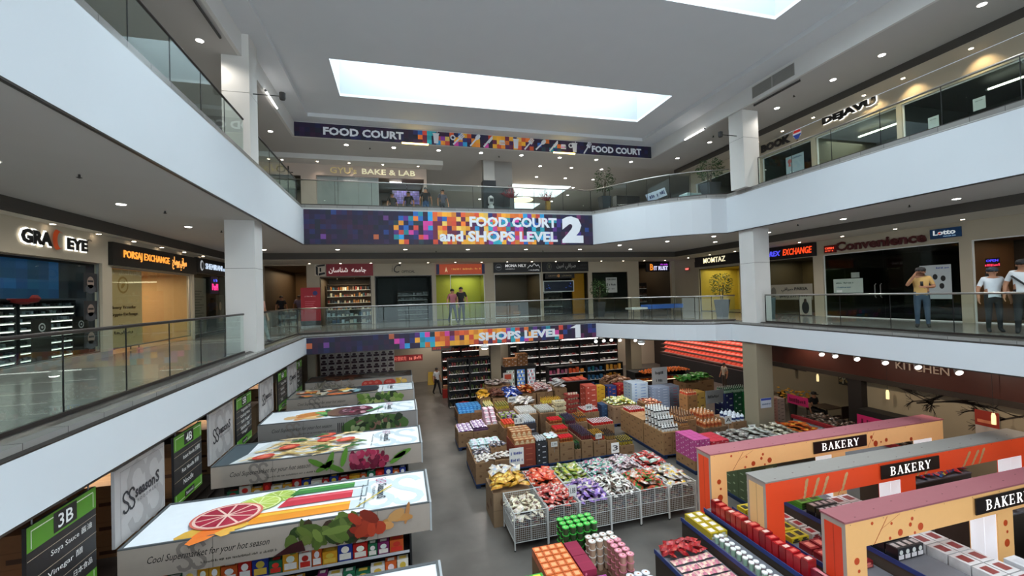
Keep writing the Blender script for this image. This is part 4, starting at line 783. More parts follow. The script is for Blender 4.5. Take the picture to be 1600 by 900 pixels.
# ------------------------------------------------------------------ people
SKIN = h('a8765a')
def person(loc, rz, label, shirt, pants, hair='17120f', skin=None, hgt=1.75, pose='stand', hat=None, shoes='1a1a1c', long_hair=False, extra=None, arms=None, group=None, sleeve=.62):
    k = hgt/1.75; rt = root('person', loc, label, 'person', group, rz); sk = h(skin) if skin else SKIN
    J = {'pel': (0, 0, .93), 'sp': (0, .01, 1.12), 'ch': (0, .01, 1.32), 'nk': (0, .01, 1.47), 'hd': (0, -.015, 1.58), 'tp': (0, -.01, 1.68)}
    st = .075 if pose != 'walk' else .05
    for s, nm in ((-1, 'l'), (1, 'r')):
        J['hip'+nm] = (s*.09, 0, .88); J['kn'+nm] = (s*(.1), -.01, .48); J['an'+nm] = (s*.11, .01, .09); J['to'+nm] = (s*.13, -.13, .035)
        if pose == 'walk': J['kn'+nm] = (s*.09, -.02-s*.12, .49); J['an'+nm] = (s*.09, .02-s*.26, .1+(.04 if s < 0 else 0)); J['to'+nm] = (s*.1, -.12-s*.26, .04)
        if pose == 'sit': J['kn'+nm] = (s*.12, -.42, .92); J['an'+nm] = (s*.12, -.4, .5); J['to'+nm] = (s*.13, -.52, .44)
        J['shl'+nm] = (s*.175, .01, 1.41); J['el'+nm] = (s*.27, .03, 1.15); J['wr'+nm] = (s*.295, -.05, .91); J['ha'+nm] = (s*.3, -.075, .83)
    if arms:
        for a, v in arms.items(): J[a] = v
    rad = {'pel': .135, 'sp': .125, 'ch': .14, 'nk': .058, 'hd': .088, 'tp': .075}
    for nm in 'lr': rad.update({'hip'+nm: .095, 'kn'+nm: .062, 'an'+nm: .045, 'to'+nm: .038, 'shl'+nm: .062, 'el'+nm: .042, 'wr'+nm: .03, 'ha'+nm: .03})
    E = [('pel', 'sp'), ('sp', 'ch'), ('ch', 'nk'), ('nk', 'hd'), ('hd', 'tp')]
    for nm in 'lr': E += [('pel', 'hip'+nm), ('hip'+nm, 'kn'+nm), ('kn'+nm, 'an'+nm), ('an'+nm, 'to'+nm), ('ch', 'shl'+nm), ('shl'+nm, 'el'+nm), ('el'+nm, 'wr'+nm), ('wr'+nm, 'ha'+nm)]
    for nm, s in (('l', -1), ('r', 1)):
        H_ = Vector(J['ha'+nm]); Wv = Vector(J['wr'+nm]); d = (H_-Wv).normalized(); sd = d.cross(Vector((s, .2, 0))).normalized()
        for q_, (off, L_) in enumerate(((-.03, .065), (-.01, .075), (.01, .07), (.028, .055))):
            a = H_+sd*off+d*.01; b_ = a+d*L_*.55+Vector((-s*.006, -.005, 0)); c_ = b_+d*L_*.45+Vector((-s*.018, -.012, 0))
            for n_, p, r_ in ((f'f{nm}{q_}a', a, .0105), (f'f{nm}{q_}b', b_, .0095), (f'f{nm}{q_}c', c_, .0075)): J[n_] = tuple(p); rad[n_] = r_
            E += [('ha'+nm, f'f{nm}{q_}a'), (f'f{nm}{q_}a', f'f{nm}{q_}b'), (f'f{nm}{q_}b', f'f{nm}{q_}c')]
        a = Wv+d*.03-sd*.03; b_ = a+d*.04-sd*.02; J['t'+nm+'a'] = tuple(a); J['t'+nm+'b'] = tuple(b_); rad['t'+nm+'a'] = .012; rad['t'+nm+'b'] = .009; E += [('wr'+nm, 't'+nm+'a'), ('t'+nm+'a', 't'+nm+'b')]
    names = list(J); idx = {n_: i for i, n_ in enumerate(names)}
    me = bpy.data.meshes.new('body'); me.from_pydata([tuple(c*k for c in J[n_]) for n_ in names], [(idx[a], idx[b_]) for a, b_ in E], [])
    ob = bpy.data.objects.new('body', me); COL.objects.link(ob); sm = ob.modifiers.new('s', 'SKIN'); sm.use_smooth_shade = True; ob.modifiers.new('u', 'SUBSURF').levels = 1
    sv = me.skin_vertices[0].data
    for n_, i in idx.items():
        r_ = rad[n_]*k*1.08; fx = 1.18 if n_ in ('ch', 'sp', 'pel') else 1; sv[i].radius = (r_*fx, r_*(.8 if fx > 1 else 1)); sv[i].use_root = (n_ == 'pel')
    new = bpy.data.meshes.new_from_object(ob.evaluated_get(bpy.context.evaluated_depsgraph_get())); bpy.data.objects.remove(ob)
    bones = [(Vector(J[a])*k, Vector(J[b_])*k, a, b_) for a, b_ in E if a[0] != 'f' or 1]
    ca = new.color_attributes.new('Col', 'FLOAT_COLOR', 'CORNER'); buf = []
    hs, hp, hsh = h(shirt), h(pants), h(shoes)
    for p in new.polygons:
        c_ = p.center; best = None
        for a, b_, na, nb in bones:
            ab = b_-a; t = max(0, min(1, (c_-a).dot(ab)/max(ab.length_squared, 1e-9))); d2 = (c_-a-ab*t).length
            if best is None or d2 < best[0]: best = (d2, na, nb, t)
        _, na, nb, t = best
        if nb[:2] == 'to' or (nb[:2] == 'an' and t > .93): cc = hsh
        elif nb[:3] == 'hip' or nb[:2] in ('kn', 'an') or (na == 'pel' and c_.z < .98*k): cc = hp
        elif na in ('pel', 'sp') or (na == 'ch' and nb != 'nk') or (na == 'ch' and t < .72): cc = hs
        elif na[:3] == 'shl': cc = hs if t < sleeve/.62*.7 or sleeve > .9 else sk
        elif na[:2] == 'el' and sleeve > .9: cc = hs
        else: cc = sk
        buf += [*cc, 1.0]*p.loop_total
    ca.data.foreach_set('color', buf); new.materials.append(mat('cloth_and_skin', None, .8, 0, .06, 12)); new.polygons.foreach_set('use_smooth', [True]*len(new.polygons))
    bo = bpy.data.objects.new('body', new); COL.objects.link(bo); bo.parent = rt
    hd = Vector(J['hd'])*k
    def bit(nm, m_): ob_ = m_.build(nm, PAINT, smooth=True); ob_.parent = rt; return ob_
    m = M(); R_ = .098*k
    prof = [(R_*math.cos(t)*1.02, hd.z+.03*k+R_*1.05*math.sin(t)) for t in (-.15, .2, .6, 1.0, 1.35, 1.55)]
    m.lathe([(r_, z_) for r_, z_ in prof], h(hair), 14, 0, hd.y+.018*k)
    if long_hair: m.lathe([(.05*k, hd.z-.34*k), (.1*k, hd.z-.2*k), (.105*k, hd.z)], h(hair), 12, 0, hd.y+.07*k)
    bit('hair', m)
    m = M(); m.add([(-.012*k, hd.y-.09*k, hd.z+.005), (.012*k, hd.y-.09*k, hd.z+.005), (0, hd.y-.118*k, hd.z-.012*k), (0, hd.y-.09*k, hd.z+.04*k)], [(0, 1, 2), (1, 3, 2), (3, 0, 2)], sk)
    for s in (-1, 1): m.box(s*.033*k-.011, hd.y-.094*k, hd.z+.02*k, s*.033*k+.011, hd.y-.088*k, hd.z+.03*k, h('1a1210')); m.lathe([(.012*k, hd.z-.02*k), (.016*k, hd.z), (.012*k, hd.z+.025*k)], sk, 8, s*.092*k, hd.y+.01)
    m.box(-.022*k, hd.y-.092*k, hd.z-.042*k, .022*k, hd.y-.086*k, hd.z-.035*k, h('7a3a34')); bit('face', m)
    if hat:
        m = M(); m.lathe([(.112*k, hd.z+.035*k), (.112*k, hd.z+.08*k), (.09*k, hd.z+.125*k), (.03*k, hd.z+.145*k)], h(hat), 16, 0, hd.y+.01)
        m.prism([(-.08*k, hd.y-.08*k), (-.06*k, hd.y-.19*k), (.06*k, hd.y-.19*k), (.08*k, hd.y-.08*k)], hd.z+.035*k, hd.z+.05*k, h(hat)); bit('cap', m)
    if extra: extra(rt, k, bit)
    return rt
def right_arm_up(s=-1): return {('ell' if s < 0 else 'elr'): (s*.3, -.12, 1.2), ('wrl' if s < 0 else 'wrr'): (s*.16, -.2, 1.45), ('hal' if s < 0 else 'har'): (s*.12, -.16, 1.53)}
def phone(x, y, z):
    def f(rt, k, bit): m = M(); m.box(x-.035, y-.01, z-.07, x+.035, y+.0, z+.07, h('101012')); bit('phone', m)
    return f
arm = dict(right_arm_up(-1)); arm.update({'elr': (.26, -.02, 1.15), 'wrr': (.1, -.26, 1.16), 'har': (.03, -.29, 1.17)})
person((15.5, 9.15, Z1), -1.0, 'person in a yellow shirt, jeans and dark cap looking at a phone by the rail', 'c8a060', '3c4a5c', hat='1c1a1a', hgt=1.9, arms=arm, shoes='2a2624', extra=phone(0, -.33, 1.26*1.08))
person((15.3, 7.45, Z1), -.75, 'person in a white shirt and navy cap with long hair at the right rail', 'd0d4d8', '16171a', hat='1c2836', long_hair=True, hgt=1.78)
def strap(rt, k, bit): m = M(); m.tube([(-.2, -.13, 1.5), (0, -.17, 1.28), (.2, -.14, 1.02)], .025, h('121214'), 6); m.box(.12, -.2, .92, .3, -.1, 1.06, h('121214')); bit('shoulder_bag', m)
person((15.4, 6.92, Z1), -1.1, 'person in a white shirt with a black shoulder bag at the right frame edge', 'd4d6d8', '16171a', hat='151517', hgt=1.95, extra=strap)
person((2.62, 21.9, Z1), .35, 'person in a pink shirt and blue trousers behind the lower banner rail', '9a5a62', '2e3a4e', hgt=1.85, pose='walk')
person((3.1, 22.05, Z1), -.3, 'person in a black shirt beside the pink shirted one', '17171b', '1a2438', hgt=1.95)
person((-5.85, 27.3, Z1), .3, 'person in a lilac shirt in the far left corridor', '8a7a92', '3a3228', hgt=1.8, pose='walk')
person((-6.7, 26.9, Z1), .5, 'person in dark clothes in the far left corridor', '15151a', '181818', hgt=1.8)
person((-4.62, 15.9, Z1), 1.2, 'person in pale trousers partly hidden behind the left column', 'b88a7a', '8a9494', hgt=1.75, pose='walk')
person((1.4, 22.05, Z2), 3.0, 'person in a black shirt and blue trousers before the bake shop doorway', '16161a', '2e4a70', hgt=1.8)
person((2.25, 21.8, Z2), .2, 'person in a grey shirt on the upper gallery right of the bake shop', '4a4a58', '15161c', hgt=1.65)
person((-.3, 23.2, Z2), .4, 'person in dark clothes inside the bake shop doorway', '2a241f', '1a1a1a', hgt=1.75)
person((.55, 23.0, Z2), -.4, 'person in a dark coat inside the bake shop near its right edge', '1b1b20', '20283a', hgt=1.8)
person((14.45, 15.0, Z2), .2, 'person in a black shirt on the phone beside the right upper column', '131316', '1c1c20', hgt=1.8, arms=right_arm_up(1))
person((2.1, 27.0, ZG), .6, 'person in a white shirt in the far supermarket aisle', 'c0c4c8', '14151a', hgt=1.75, pose='walk')
person((19.0, 21.4, ZG), -1.6, 'person in a beige shirt before the lit meat cooler', 'a89a88', '4a4038', hgt=1.7)
person((11.0, 26.3, ZG), .2, 'person in black with a white cap among the far cooler aisles', '15151a', '101014', hgt=1.75, hat='c8c8c8')
# ------------------------------------------------------------------ supermarket: aisle canopies on gondolas
def blobs(m, x0, y0, x1, y1, cols, n, rx, ry, z, seed):
    r = random.Random(seed)
    for k in range(n): m.ell(r.uniform(x0, x1), r.uniform(y0, y1), r.uniform(*rx), r.uniform(*ry), z+.0006*k, jit(h(r.choice(cols)), .2, r), 9, r.uniform(0, 3.1))
def slice_(m, x, y, r_, z, rind, pith, flesh, a0=.3):
    m.ell(x, y, r_, r_*.8, z, h(rind), 28); m.ell(x, y, r_*.93, r_*.74, z+.002, h(pith), 28)
    for k in range(10):
        a = a0+k*math.pi/5; b_ = a+math.pi/5-.08; P = [(x+.1*r_*math.cos((a+b_)/2), y+.08*r_*math.sin((a+b_)/2))]+[(x+.85*r_*math.cos(t), y+.67*r_*math.sin(t)) for t in (a, (a+b_)/2, b_)]; m.poly(P, z+.004, jit(h(flesh), .1))
def top_juice(m, w, d, z):
    slice_(m, 1.75, 1.08, .3, z, '7a9a20', 'd8e0a0', 'a8c048'); slice_(m, 1.5, .88, .36, z+.006, '88a828', 'e0e4a8', 'b8cc58')
    for y0, y1, c1, c2, x0 in ((1.0, 1.24, '2f7a34', '6fae5a', 1.95), (.6, .92, 'c8283c', 'e05a68', 1.85), (.16, .5, 'e89020', 'f0b838', 1.5)):
        m.quad((x0, y0, z+.012), (3.0, y0+.02, z+.012), (3.0, y1-.02, z+.012), (x0+.1, y1, z+.012), h(c1)); m.quad((x0+.1, y0+(y1-y0)*.6, z+.014), (3.0, y0+(y1-y0)*.65, z+.014), (3.0, y1-.06, z+.014), (x0+.15, y1-.05, z+.014), h(c2))
        m.rect(3.0, y0+.01, 3.24, y1-.01, z+.012, h('c8d2d6')); m.rect(3.22, y0+.0, 3.245, y1, z+.014, h('7a8488'))
    blobs(m, .75, .1, 1.5, .4, ['e89838', 'f0b848', 'e87828'], 8, (.15, .4), (.08, .16), z+.014, 4)
    slice_(m, 1.15, .55, .5, z+.03, 'd86a58', 'f0c8b8', 'a81c38'); m.quad((3.1, .2, z+.02), (3.13, .2, z+.02), (3.68, .85, z+.02), (3.64, .85, z+.02), h('c8b020'))
def top_pasta(m, w, d, z):
    m.rect(0, 0, .5, d, z, h('4a565c')); m.quad((.28, 0, z+.002), (.5, 0, z+.002), (1.0, d, z+.002), (.8, d, z+.002), h('d8dcdc'))
    r = random.Random(5)
    for k in range(70):
        x, y = r.uniform(.7, 2.7), r.uniform(.06, 1.28)
        if x < .5+.35*y: continue
        m.ell(x, y, r.uniform(.14, .34), .045, z+.01+.0008*k, jit(h(r.choice(['d8b878', 'e8d0a0', 'c8a868'])), .1, r), 8, r.uniform(-.5, .9))
    for x, y in ((.95, .12), (1.35, .6), (2.1, .85), (2.05, 1.2), (2.55, .7)): m.ell(x, y, .22, .14, z+.07, jit(h('c83a28'), .1), 12, .3); m.ell(x, y, .13, .08, z+.072, h('e07050'), 10, .3)
    for x, y in ((1.45, .95), (2.0, .35), (2.15, .2), (2.85, .4), (2.7, .15), (1.9, 1.22)): m.ell(x, y, .17, .06, z+.074, jit(h('2f5a2c'), .15), 9, .4); m.ell(x+.1, y+.05, .13, .05, z+.076, jit(h('3c6a34'), .15), 9, -.6)
def top_beet(m, w, d, z):
    blobs(m, .7, .2, 1.4, .8, ['d89858', 'c87a38', 'e0b078'], 14, (.15, .35), (.1, .2), z, 6); blobs(m, 1.5, .3, 1.9, 1.0, ['4a8a4a', '6aa858', '2f6a38'], 10, (.1, .3), (.05, .1), z+.01, 7)
    m.ell(2.1, .65, .42, .5, z+.02, h('6a4a3a'), 22); m.ell(2.5, .62, .5, .52, z+.024, h('4a1428'), 24); blobs(m, 2.2, .3, 2.8, .95, ['6a1a38', 'b88a98', '3a0c1c', '8a2a48'], 26, (.05, .16), (.03, .1), z+.026, 8)
    m.quad((2.9, .3, z+.03), (3.3, .75, z+.03), (3.25, .85, z+.03), (2.8, .4, z+.03), h('4a8a5a'))
def top_plates(m, w, d, z):
    m.rect(0, 0, 3.0, d, z, h('7a746a')); blobs(m, .3, .1, 2.0, 1.25, ['3a342e', 'd8d0b8', 'e0a848', '2a2622', 'b8a888', 'c86838', '5a5048'], 50, (.1, .35), (.06, .16), z+.002, 9)
    m.poly([(2.2, .2), (2.9, .3), (3.05, .7), (2.9, 1.1), (2.3, 1.2), (2.0, .7)], z+.036, h('2a2e36')); blobs(m, 2.0, .3, 2.3, 1.0, ['7a9aa0', 'b8c0b8'], 6, (.1, .2), (.06, .1), z+.04, 3)
def top_grill(m, w, d, z):
    m.rect(0, 0, w, d, z, h('6a5a50')); blobs(m, .3, .1, 2.2, 1.2, ['4a2a20', '7a3a28', '3a2820', '8a6048'], 36, (.12, .4), (.06, .18), z+.002, 12); blobs(m, 2.2, .1, 4.0, 1.2, ['8a8078', '7a7068', '9a9086'], 18, (.2, .5), (.1, .2), z+.002, 13)
def fr_lettuce(m, w, d, z):
    blobs(m, 2.2, .1, 3.3, .38, ['4a5a24', '6a7a38', '2a3a18', '5a6a2c', '3a2a1c'], 46, (.08, .22), (.05, .1), z, 21); blobs(m, 3.1, .16, 3.5, .4, ['a83820', 'c8502c', '8a2a1a'], 12, (.1, .2), (.06, .11), z+.03, 22); blobs(m, 3.5, .2, 3.95, .36, ['c89058', 'b88048'], 8, (.08, .2), (.03, .08), z+.02, 23); m.poly([(1.95, .02), (2.4, .03), (2.35, .2), (2.2, .16)], z+.034, h('3a1418'))
def fr_rasp(m, w, d, z):
    blobs(m, 2.75, .06, 3.5, .4, ['8a1c3c', 'a82a4c', '6a1430', 'b84a64'], 70, (.04, .09), (.04, .08), z, 24)
    for x, y, a in ((2.2, .2, .5), (2.3, .3, 1.2), (2.05, .28, 2.6), (2.6, .35, 1.3), (3.75, .2, .6), (3.85, .28, .4), (2.4, .14, -.5)): m.ell(x, y, .22, .06, z+.05, jit(h('5a8a2c'), .2), 10, a)
def fr_salad(m, w, d, z):
    m.ell(3.1, .12, .95, .34, z, h('4a6a30'), 26); blobs(m, 2.5, .05, 3.8, .38, ['2f4424', '4a5a34', '7a5a4c', '24341c', '8a9a68'], 60, (.05, .15), (.03, .09), z+.002, 26)
    for k in range(4): m.rect(2.05+.05*k, .03, 2.075+.05*k, .3, z+.002, h('2a2a2a'))
def fr_arti(m, w, d, z): blobs(m, 2.4, .04, 3.8, .38, ['6a8a38', '8aa84c', '4a6a2c', 'a8b870', '2c3c1c'], 56, (.05, .12), (.08, .16), z, 27)
def fr_tom(m, w, d, z):
    for x in (2.4, 2.6, 2.85, 3.3, 3.4): m.ell(x, .2, .2, .17, z+.002*x, jit(h('c03a30'), .1), 18); m.ell(x-.04, .26, .07, .05, z+.01, h('d86a58'), 10)
    blobs(m, 3.6, .12, 4.0, .36, ['d8a83c', 'e0b860'], 8, (.08, .16), (.05, .1), z, 28); blobs(m, 0.1, .05, 1.8, .36, ['a09484', '8a7e70'], 20, (.1, .3), (.02, .04), z, 29)
def swirl(m, x, y, s, z, col, th=.085):
    """double S emblem"""
    S_ = [(.44, .8), (.36, .95), (.24, 1), (.1, .95), (.03, .82), (.05, .68), (.14, .57), (.34, .42), (.43, .31), (.45, .18), (.38, .05), (.24, 0), (.1, .05), (.03, .2)]
    for dx in (-.5, -.04):
        P = [(x+(px+dx)*s, y+(py-.5)*s) for px, py in S_]
        L_, R_ = [], []
        for i, p in enumerate(P):
            a, b_ = P[max(0, i-1)], P[min(len(P)-1, i+1)]; d = math.hypot(b_[0]-a[0], b_[1]-a[1]); nx, ny = -(b_[1]-a[1])/d*s*th/2, (b_[0]-a[0])/d*s*th/2
            L_.append((p[0]+nx, p[1]+ny)); R_.append((p[0]-nx, p[1]-ny))
        for i in range(len(P)-1): m.quad((*R_[i], z+(dx > -.3)*.001), (*R_[i+1], z+(dx > -.3)*.001), (*L_[i+1], z+(dx > -.3)*.001), (*L_[i], z+(dx > -.3)*.001), col)
CW, CD, CH = 4.28, 1.37, .44
TOPS = [(4.15, None, None, 'plain white', 'f0f2f4'), (7.12, top_juice, fr_lettuce, 'grapefruit and juice glass', 'eef1f4'), (10.08, top_pasta, fr_rasp, 'pasta and tomato', 'eceff2'), (13.03, top_beet, fr_salad, 'beetroot and onion', 'e6eaee'), (16.05, top_plates, fr_arti, 'small plates', 'd8dcde'), (18.95, top_grill, fr_tom, 'dark grilled food', 'a8a098')]
PKC = ['b82a24', 'e0d8c8', '2a3a8a', 'd89a2c', '7a2a5a', 'c85a28', 'e8e0d8', '2a6a4a']
def gondola(x0, y0, y1, i):
    rt = root('shelf_gondola', (x0, y0, ZG), 'black shop shelving unit under the %s canopy' % TOPS[i][3], 'shelf')
    m = M(); m.box(x0, y0, ZG+.001, x0+3.95, y1, ZG+.15, h('1c1c1e')); m.box(x0, (y0+y1)/2-.03, ZG+.15, x0+3.95, (y0+y1)/2+.03, -3.86, h('101012')); m.box(x0+3.95, y0, ZG+.15, x0+3.98, y1, -3.86, h('141416')); m.build('frame', PAINT, rt)
    for k in range(5):
        z = -5.95+.42*k
        m = M(); m.box(x0, y0+.02, z, x0+3.94, (y0+y1)/2-.031, z+.02, h('2a2a2c')); m.box(x0, y0+.012, z-.01, x0+3.94, y0+.019, z+.035, h('c8c8cc')); m.build('shelf', PAINT, rt)
    return rt
SBOX = {}
def pack(c, w, d, hh, c2='e8e4dc', name='product_box'):
    key = (c, w, d, hh, c2, name)
    if key not in SBOX:
        m = M(); m.box(-w/2, -d/2, 0, w/2, d/2, hh, h(c)); m.T = frame('far', -w/2, -d/2, 0)
        m.rect(.1*w, .1*hh, .9*w, .45*hh, .002, h(c2)); m.ell(w*.5, hh*.66, w*.28, hh*.2, .003, jit(h(c2), .3), 10); m.T = Matrix.Identity(4)
        m.rect(-.3*w, -.3*d, .3*w, .3*d, hh+.002, jit(h(c2), .1)); SBOX[key] = Proto(m.build(name, GLOSS))
        SBOX[key].o['category'] = 'box'
    return SBOX[key]
for i, (fy, ft, ff, nm, cc) in enumerate(TOPS):
    x0 = -3.9; rt = root('aisle_canopy', (x0, fy, -3.86), 'long flat box canopy with a %s picture on top' % nm if ft else 'plain white topped box canopy over the aisle nearest the bottom', 'canopy', 'aisle canopies with food pictures')
    m = M(); m.box(x0, fy, -3.85, x0+CW, fy+CD, -3.42, h('b8b4ae')); m.build('box_body', PRINT, rt)
    m = M(); m.T = frame('top', x0, fy, -3.42)
    for a in ((0, 0, CW, .03), (0, CD-.03, CW, CD), (0, .03, .03, CD-.03), (CW-.03, .03, CW, CD-.03)): m.box(a[0], a[1], .001, a[2], a[3], .03, h('55585a'))
    m.box(CW+.001, -.01, -.44, CW+.03, CD, .03, h('a8acae')); m.build('metal_edge', PAINT, rt)
    m = M(); m.T = frame('top', x0, fy, -3.412); m.rect(.03, .03, CW-.03, CD-.03, 0, h(cc))
    if ft:
        if ft is not top_grill: swirl(m, 3.72, .66, 1.05, .003, h('c8d4da'), .12)
        ft(m, CW, CD, .006)
        if ft is not top_grill:
            S = M(); S.text('SeasonS', 0, 0, .5, .15, h('2a3038'), 0, bold=.03); S.text('FOODMART', .05, -.09, .42, .05, h('4a5058'), 0); S.text('~le Seasons', -.05, -.28, .75, .035, h('5a6068'), 0, shear=.3)
            m.add([(3.42+y, .98-x*1.15, .02+z) for x, y, z in S.v], S.f, h('39404a')); swirl(m, 3.47, 1.12, .2, .02, h('b8608a'))
    m.build('top_print', PRINT, rt)
    m = M(); m.T = frame('far', x0, fy-.004, -3.85); m.rect(0, 0, CW, CH, 0, h('a5988c' if i not in (3,) else '8a8480'))
    if ff:
        for k in range(1, 4): m.rect(k*1.15, 0, k*1.15+.008, CH, .001, h('6a625a'))
        swirl(m, .9, .22, .38, .002, h('80766e'), .14); m.text('Cool Supermarket for your hot season', .35, .17, 1.55, .13, h('1c1a18'), .004, 0, shear=.4); m.text('~supermarche cool', 1.0, .08, 1.0, .04, h('5a524a'), .004, 0, shear=.3); ff(m, CW, CH, .006)
    m.build('front_print', PRINT, rt)
    gondola(-3.9, fy+.2, fy+CD-.2, i)
    # stock on the two top shelves of the near gondolas
    if i in (1, 0, 2):
        x = -3.7; r = random.Random(i); n_b = 0
        while x < -.05:
            w_ = r.choice([.14, .18, .22]); hh = r.choice([.2, .24, .28]); pk = pack(r.choice(PKC), w_, .12, hh, r.choice(['f0e8dc', 'e8c050', 'd83a30', 'f4f0ea']), 'biscuit_box')
            pk.put((x+w_/2, fy+.3, -5.95+.42*3+.021), 0, lab('colourful biscuit box under the %s canopy' % nm, ORD[n_b % 23]+' from left'), 'boxes under the %s canopy' % nm); x += w_+.012; n_b += 1
        x = -3.7; n_b = 0
        while x < -.05 and i:
            w_ = r.choice([.14, .18, .22]); hh = r.choice([.2, .24, .28]); pk = pack(r.choice(PKC), w_, .12, hh, r.choice(['f0e8dc', 'e8c050', 'd83a30', 'f4f0ea']), 'biscuit_box')
            pk.put((x+w_/2, fy+.3, -5.95+.42*4+.021), 0, lab('colourful top shelf box under the %s canopy' % nm, ORD[n_b % 23]+' from left'), 'top shelf boxes under the %s canopy' % nm); x += w_+.012; n_b += 1
# header signs hanging along the left gallery edge
AIS = [(5.77, '3B', ['Soya Sauce \u9171\u6CB9', 'Vinegar \u918B', 'Japanese \u65E5\u672C\u98DF\u54C1']), (8.8, '4B', ['Instant Noodle \u65B9\u4FBF\u9762', 'Rice Noodle \u7C73\u7C89', 'Noodle']), (11.72, '5B', ['Vegetable Oil', 'Cooking Wine', 'Salt Sugar', 'Sesame Oil', 'Vinegar']), (15.35, '6B', ['Frozen Food', 'Seafood', 'Dumpling', 'Tofu']), (17.7, '7B', ['Rice', 'Flour', 'Beans', 'Tea'])]
for y, nm, ls in AIS:
    rt = root('aisle_sign', (-3.97, y, -3.6), 'tall hanging aisle sign in green and black numbered %s' % nm, 'sign', 'hanging aisle number signs'); T = frame('left', -3.97, y, -3.62); hh = 1.25; w_ = 1.06
    m = M(); m.T = T; m.box(0, 0, -.04, w_, hh, 0, h('1a1a1c')); m.rect(0, .78*hh, w_, hh, .003, h('4f8a1e')); m.rect(0, 0, w_, .16*hh, .003, h('4f8a1e')); m.build('board', PRINT, rt)
    m = M(); m.T = T
    for a in ((.05, .8*hh, .06, .96*hh), (w_-.06, .8*hh, w_-.05, .96*hh), (.05, .95*hh, w_-.05, .96*hh), (.05, .04*hh, .06, .15*hh), (w_-.06, .04*hh, w_-.05, .15*hh), (.05, .035*hh, w_-.05, .045*hh)): m.rect(a[0], a[1], a[2], a[3], .005, h('d8e0c8'))
    m.rect(.34*w_, .8*hh, .68*w_, .985*hh, .006, h('141416')); m.text(nm, .4*w_, .825*hh, .22*w_, .13*hh, h('f0f0ee'), .009, bold=.01)
    n_ = len(ls)
    for k, t in enumerate(ls):
        yy = .78*hh-(k+1)*.6*hh/(n_+.3); m.text(t, .3*w_-.05*(k % 2), yy, min(.6, .055*len(t))*w_+.02, min(.075, .4/n_)*hh, h('e8e8e4'), .006); m.rect(0, yy+.1*hh*3.2/n_, w_, yy+.1*hh*3.2/n_+.006, .005, h('b8a890'))
    m.rect(.34*w_, .03*hh, .68*w_, .12*hh, .006, h('141416')); m.text('SeasonS', .38*w_, .05*hh, .26*w_, .045*hh, h('e0e0dc'), .008); m.build('print', PRINT, rt)
    m = M()
    for yy in (y+.1, y+w_-.1): m.rod((-3.99, yy, -3.62+hh), (-3.99, yy, F1B-.03), .008, h('6a6a6a'))
    m.build('hanging_wire', PAINT, rt)
for k, y in enumerate((7.17, 10.17, 13.45, 16.55)):
    rt = root('brand_panel', (-3.93, y, -3.4), ['nearest', 'second nearest', 'third', 'farthest'][k]+' hanging pale grey panel with the Seasons emblem over a canopy end', 'sign', 'hanging grey emblem panels'); T = frame('left', -3.95, y, -3.4); m = M(); m.T = T; w_, hh = 1.28, 1.08
    m.box(0, 0, -.04, w_, hh, 0, h('aaa6a4')); m.build('board', PRINT, rt); m = M(); m.T = T; swirl(m, .78, .52, .95, .002, h('989492'), .14)
    for a in ((.12, .03, .125, hh-.06), (w_-.05, .03, w_-.045, hh-.06), (.12, hh-.065, w_-.045, hh-.06)): m.rect(a[0], a[1], a[2], a[3], .004, h('6a6866'))
    m.text('season', .46, .5, .52, .13, h('2a2a2e'), .006, bold=.035); m.text('S', 1.0, .5, .11, .2, h('2a2a2e'), .006, bold=.03); m.text('F O O D M A R T', .52, .42, .55, .05, h('4a4a4e'), .006); swirl(m, .32, .54, .3, .006, h('2a2a2e'), .12); m.build('print', PRINT, rt)
# ------------------------------------------------------------------ cartons, pallets, small goods
CT = {}
def carton_proto(c, mark='6a4a30', em=None):
    if (c, mark) not in CT:
        m = M(); b_ = h(c); m.box(-.5, -.5, 0, .5, .5, 1, b_, top=jit(b_, .05))
        m.T = frame('far', -.5, -.5, 0); m.rect(.0, .47, 1, .5, .002, jit(tuple(x*.8 for x in b_), 0)); m.ell(.25, .72, .07, .12, .003, h(mark), 10); m.rect(.55, .15, .85, .3, .003, h(mark)); m.T = Matrix(((0, 0, -1, -.5), (-1, 0, 0, .5), (0, 1, 0, 0), (0, 0, 0, 1)))
        m.ell(.7, .6, .08, .13, .003, h(mark), 10); m.rect(.15, .2, .4, .32, .003, h(mark)); m.T = Matrix.Identity(4); m.rect(-.5, -.03, .5, .03, 1.002, jit(tuple(x*1.2 for x in b_), 0))
        o = m.build('carton', CARD); o['category'] = 'carton'; CT[(c, mark)] = Proto(o)
    return CT[(c, mark)]
def CN(l):
    for k, n_ in (('crate', 'crate'), ('bottle', 'bottle_carton'), ('jug', 'jug_carton'), ('can', 'can_carton'), ('drink', 'drink_carton'), ('stack', 'stacked_carton'), ('bin', 'carton_bin'), ('jar', 'jar_carton'), ('stored', 'storage_carton')):
        if k in l.replace('carton', ''): return n_
    return 'carton'
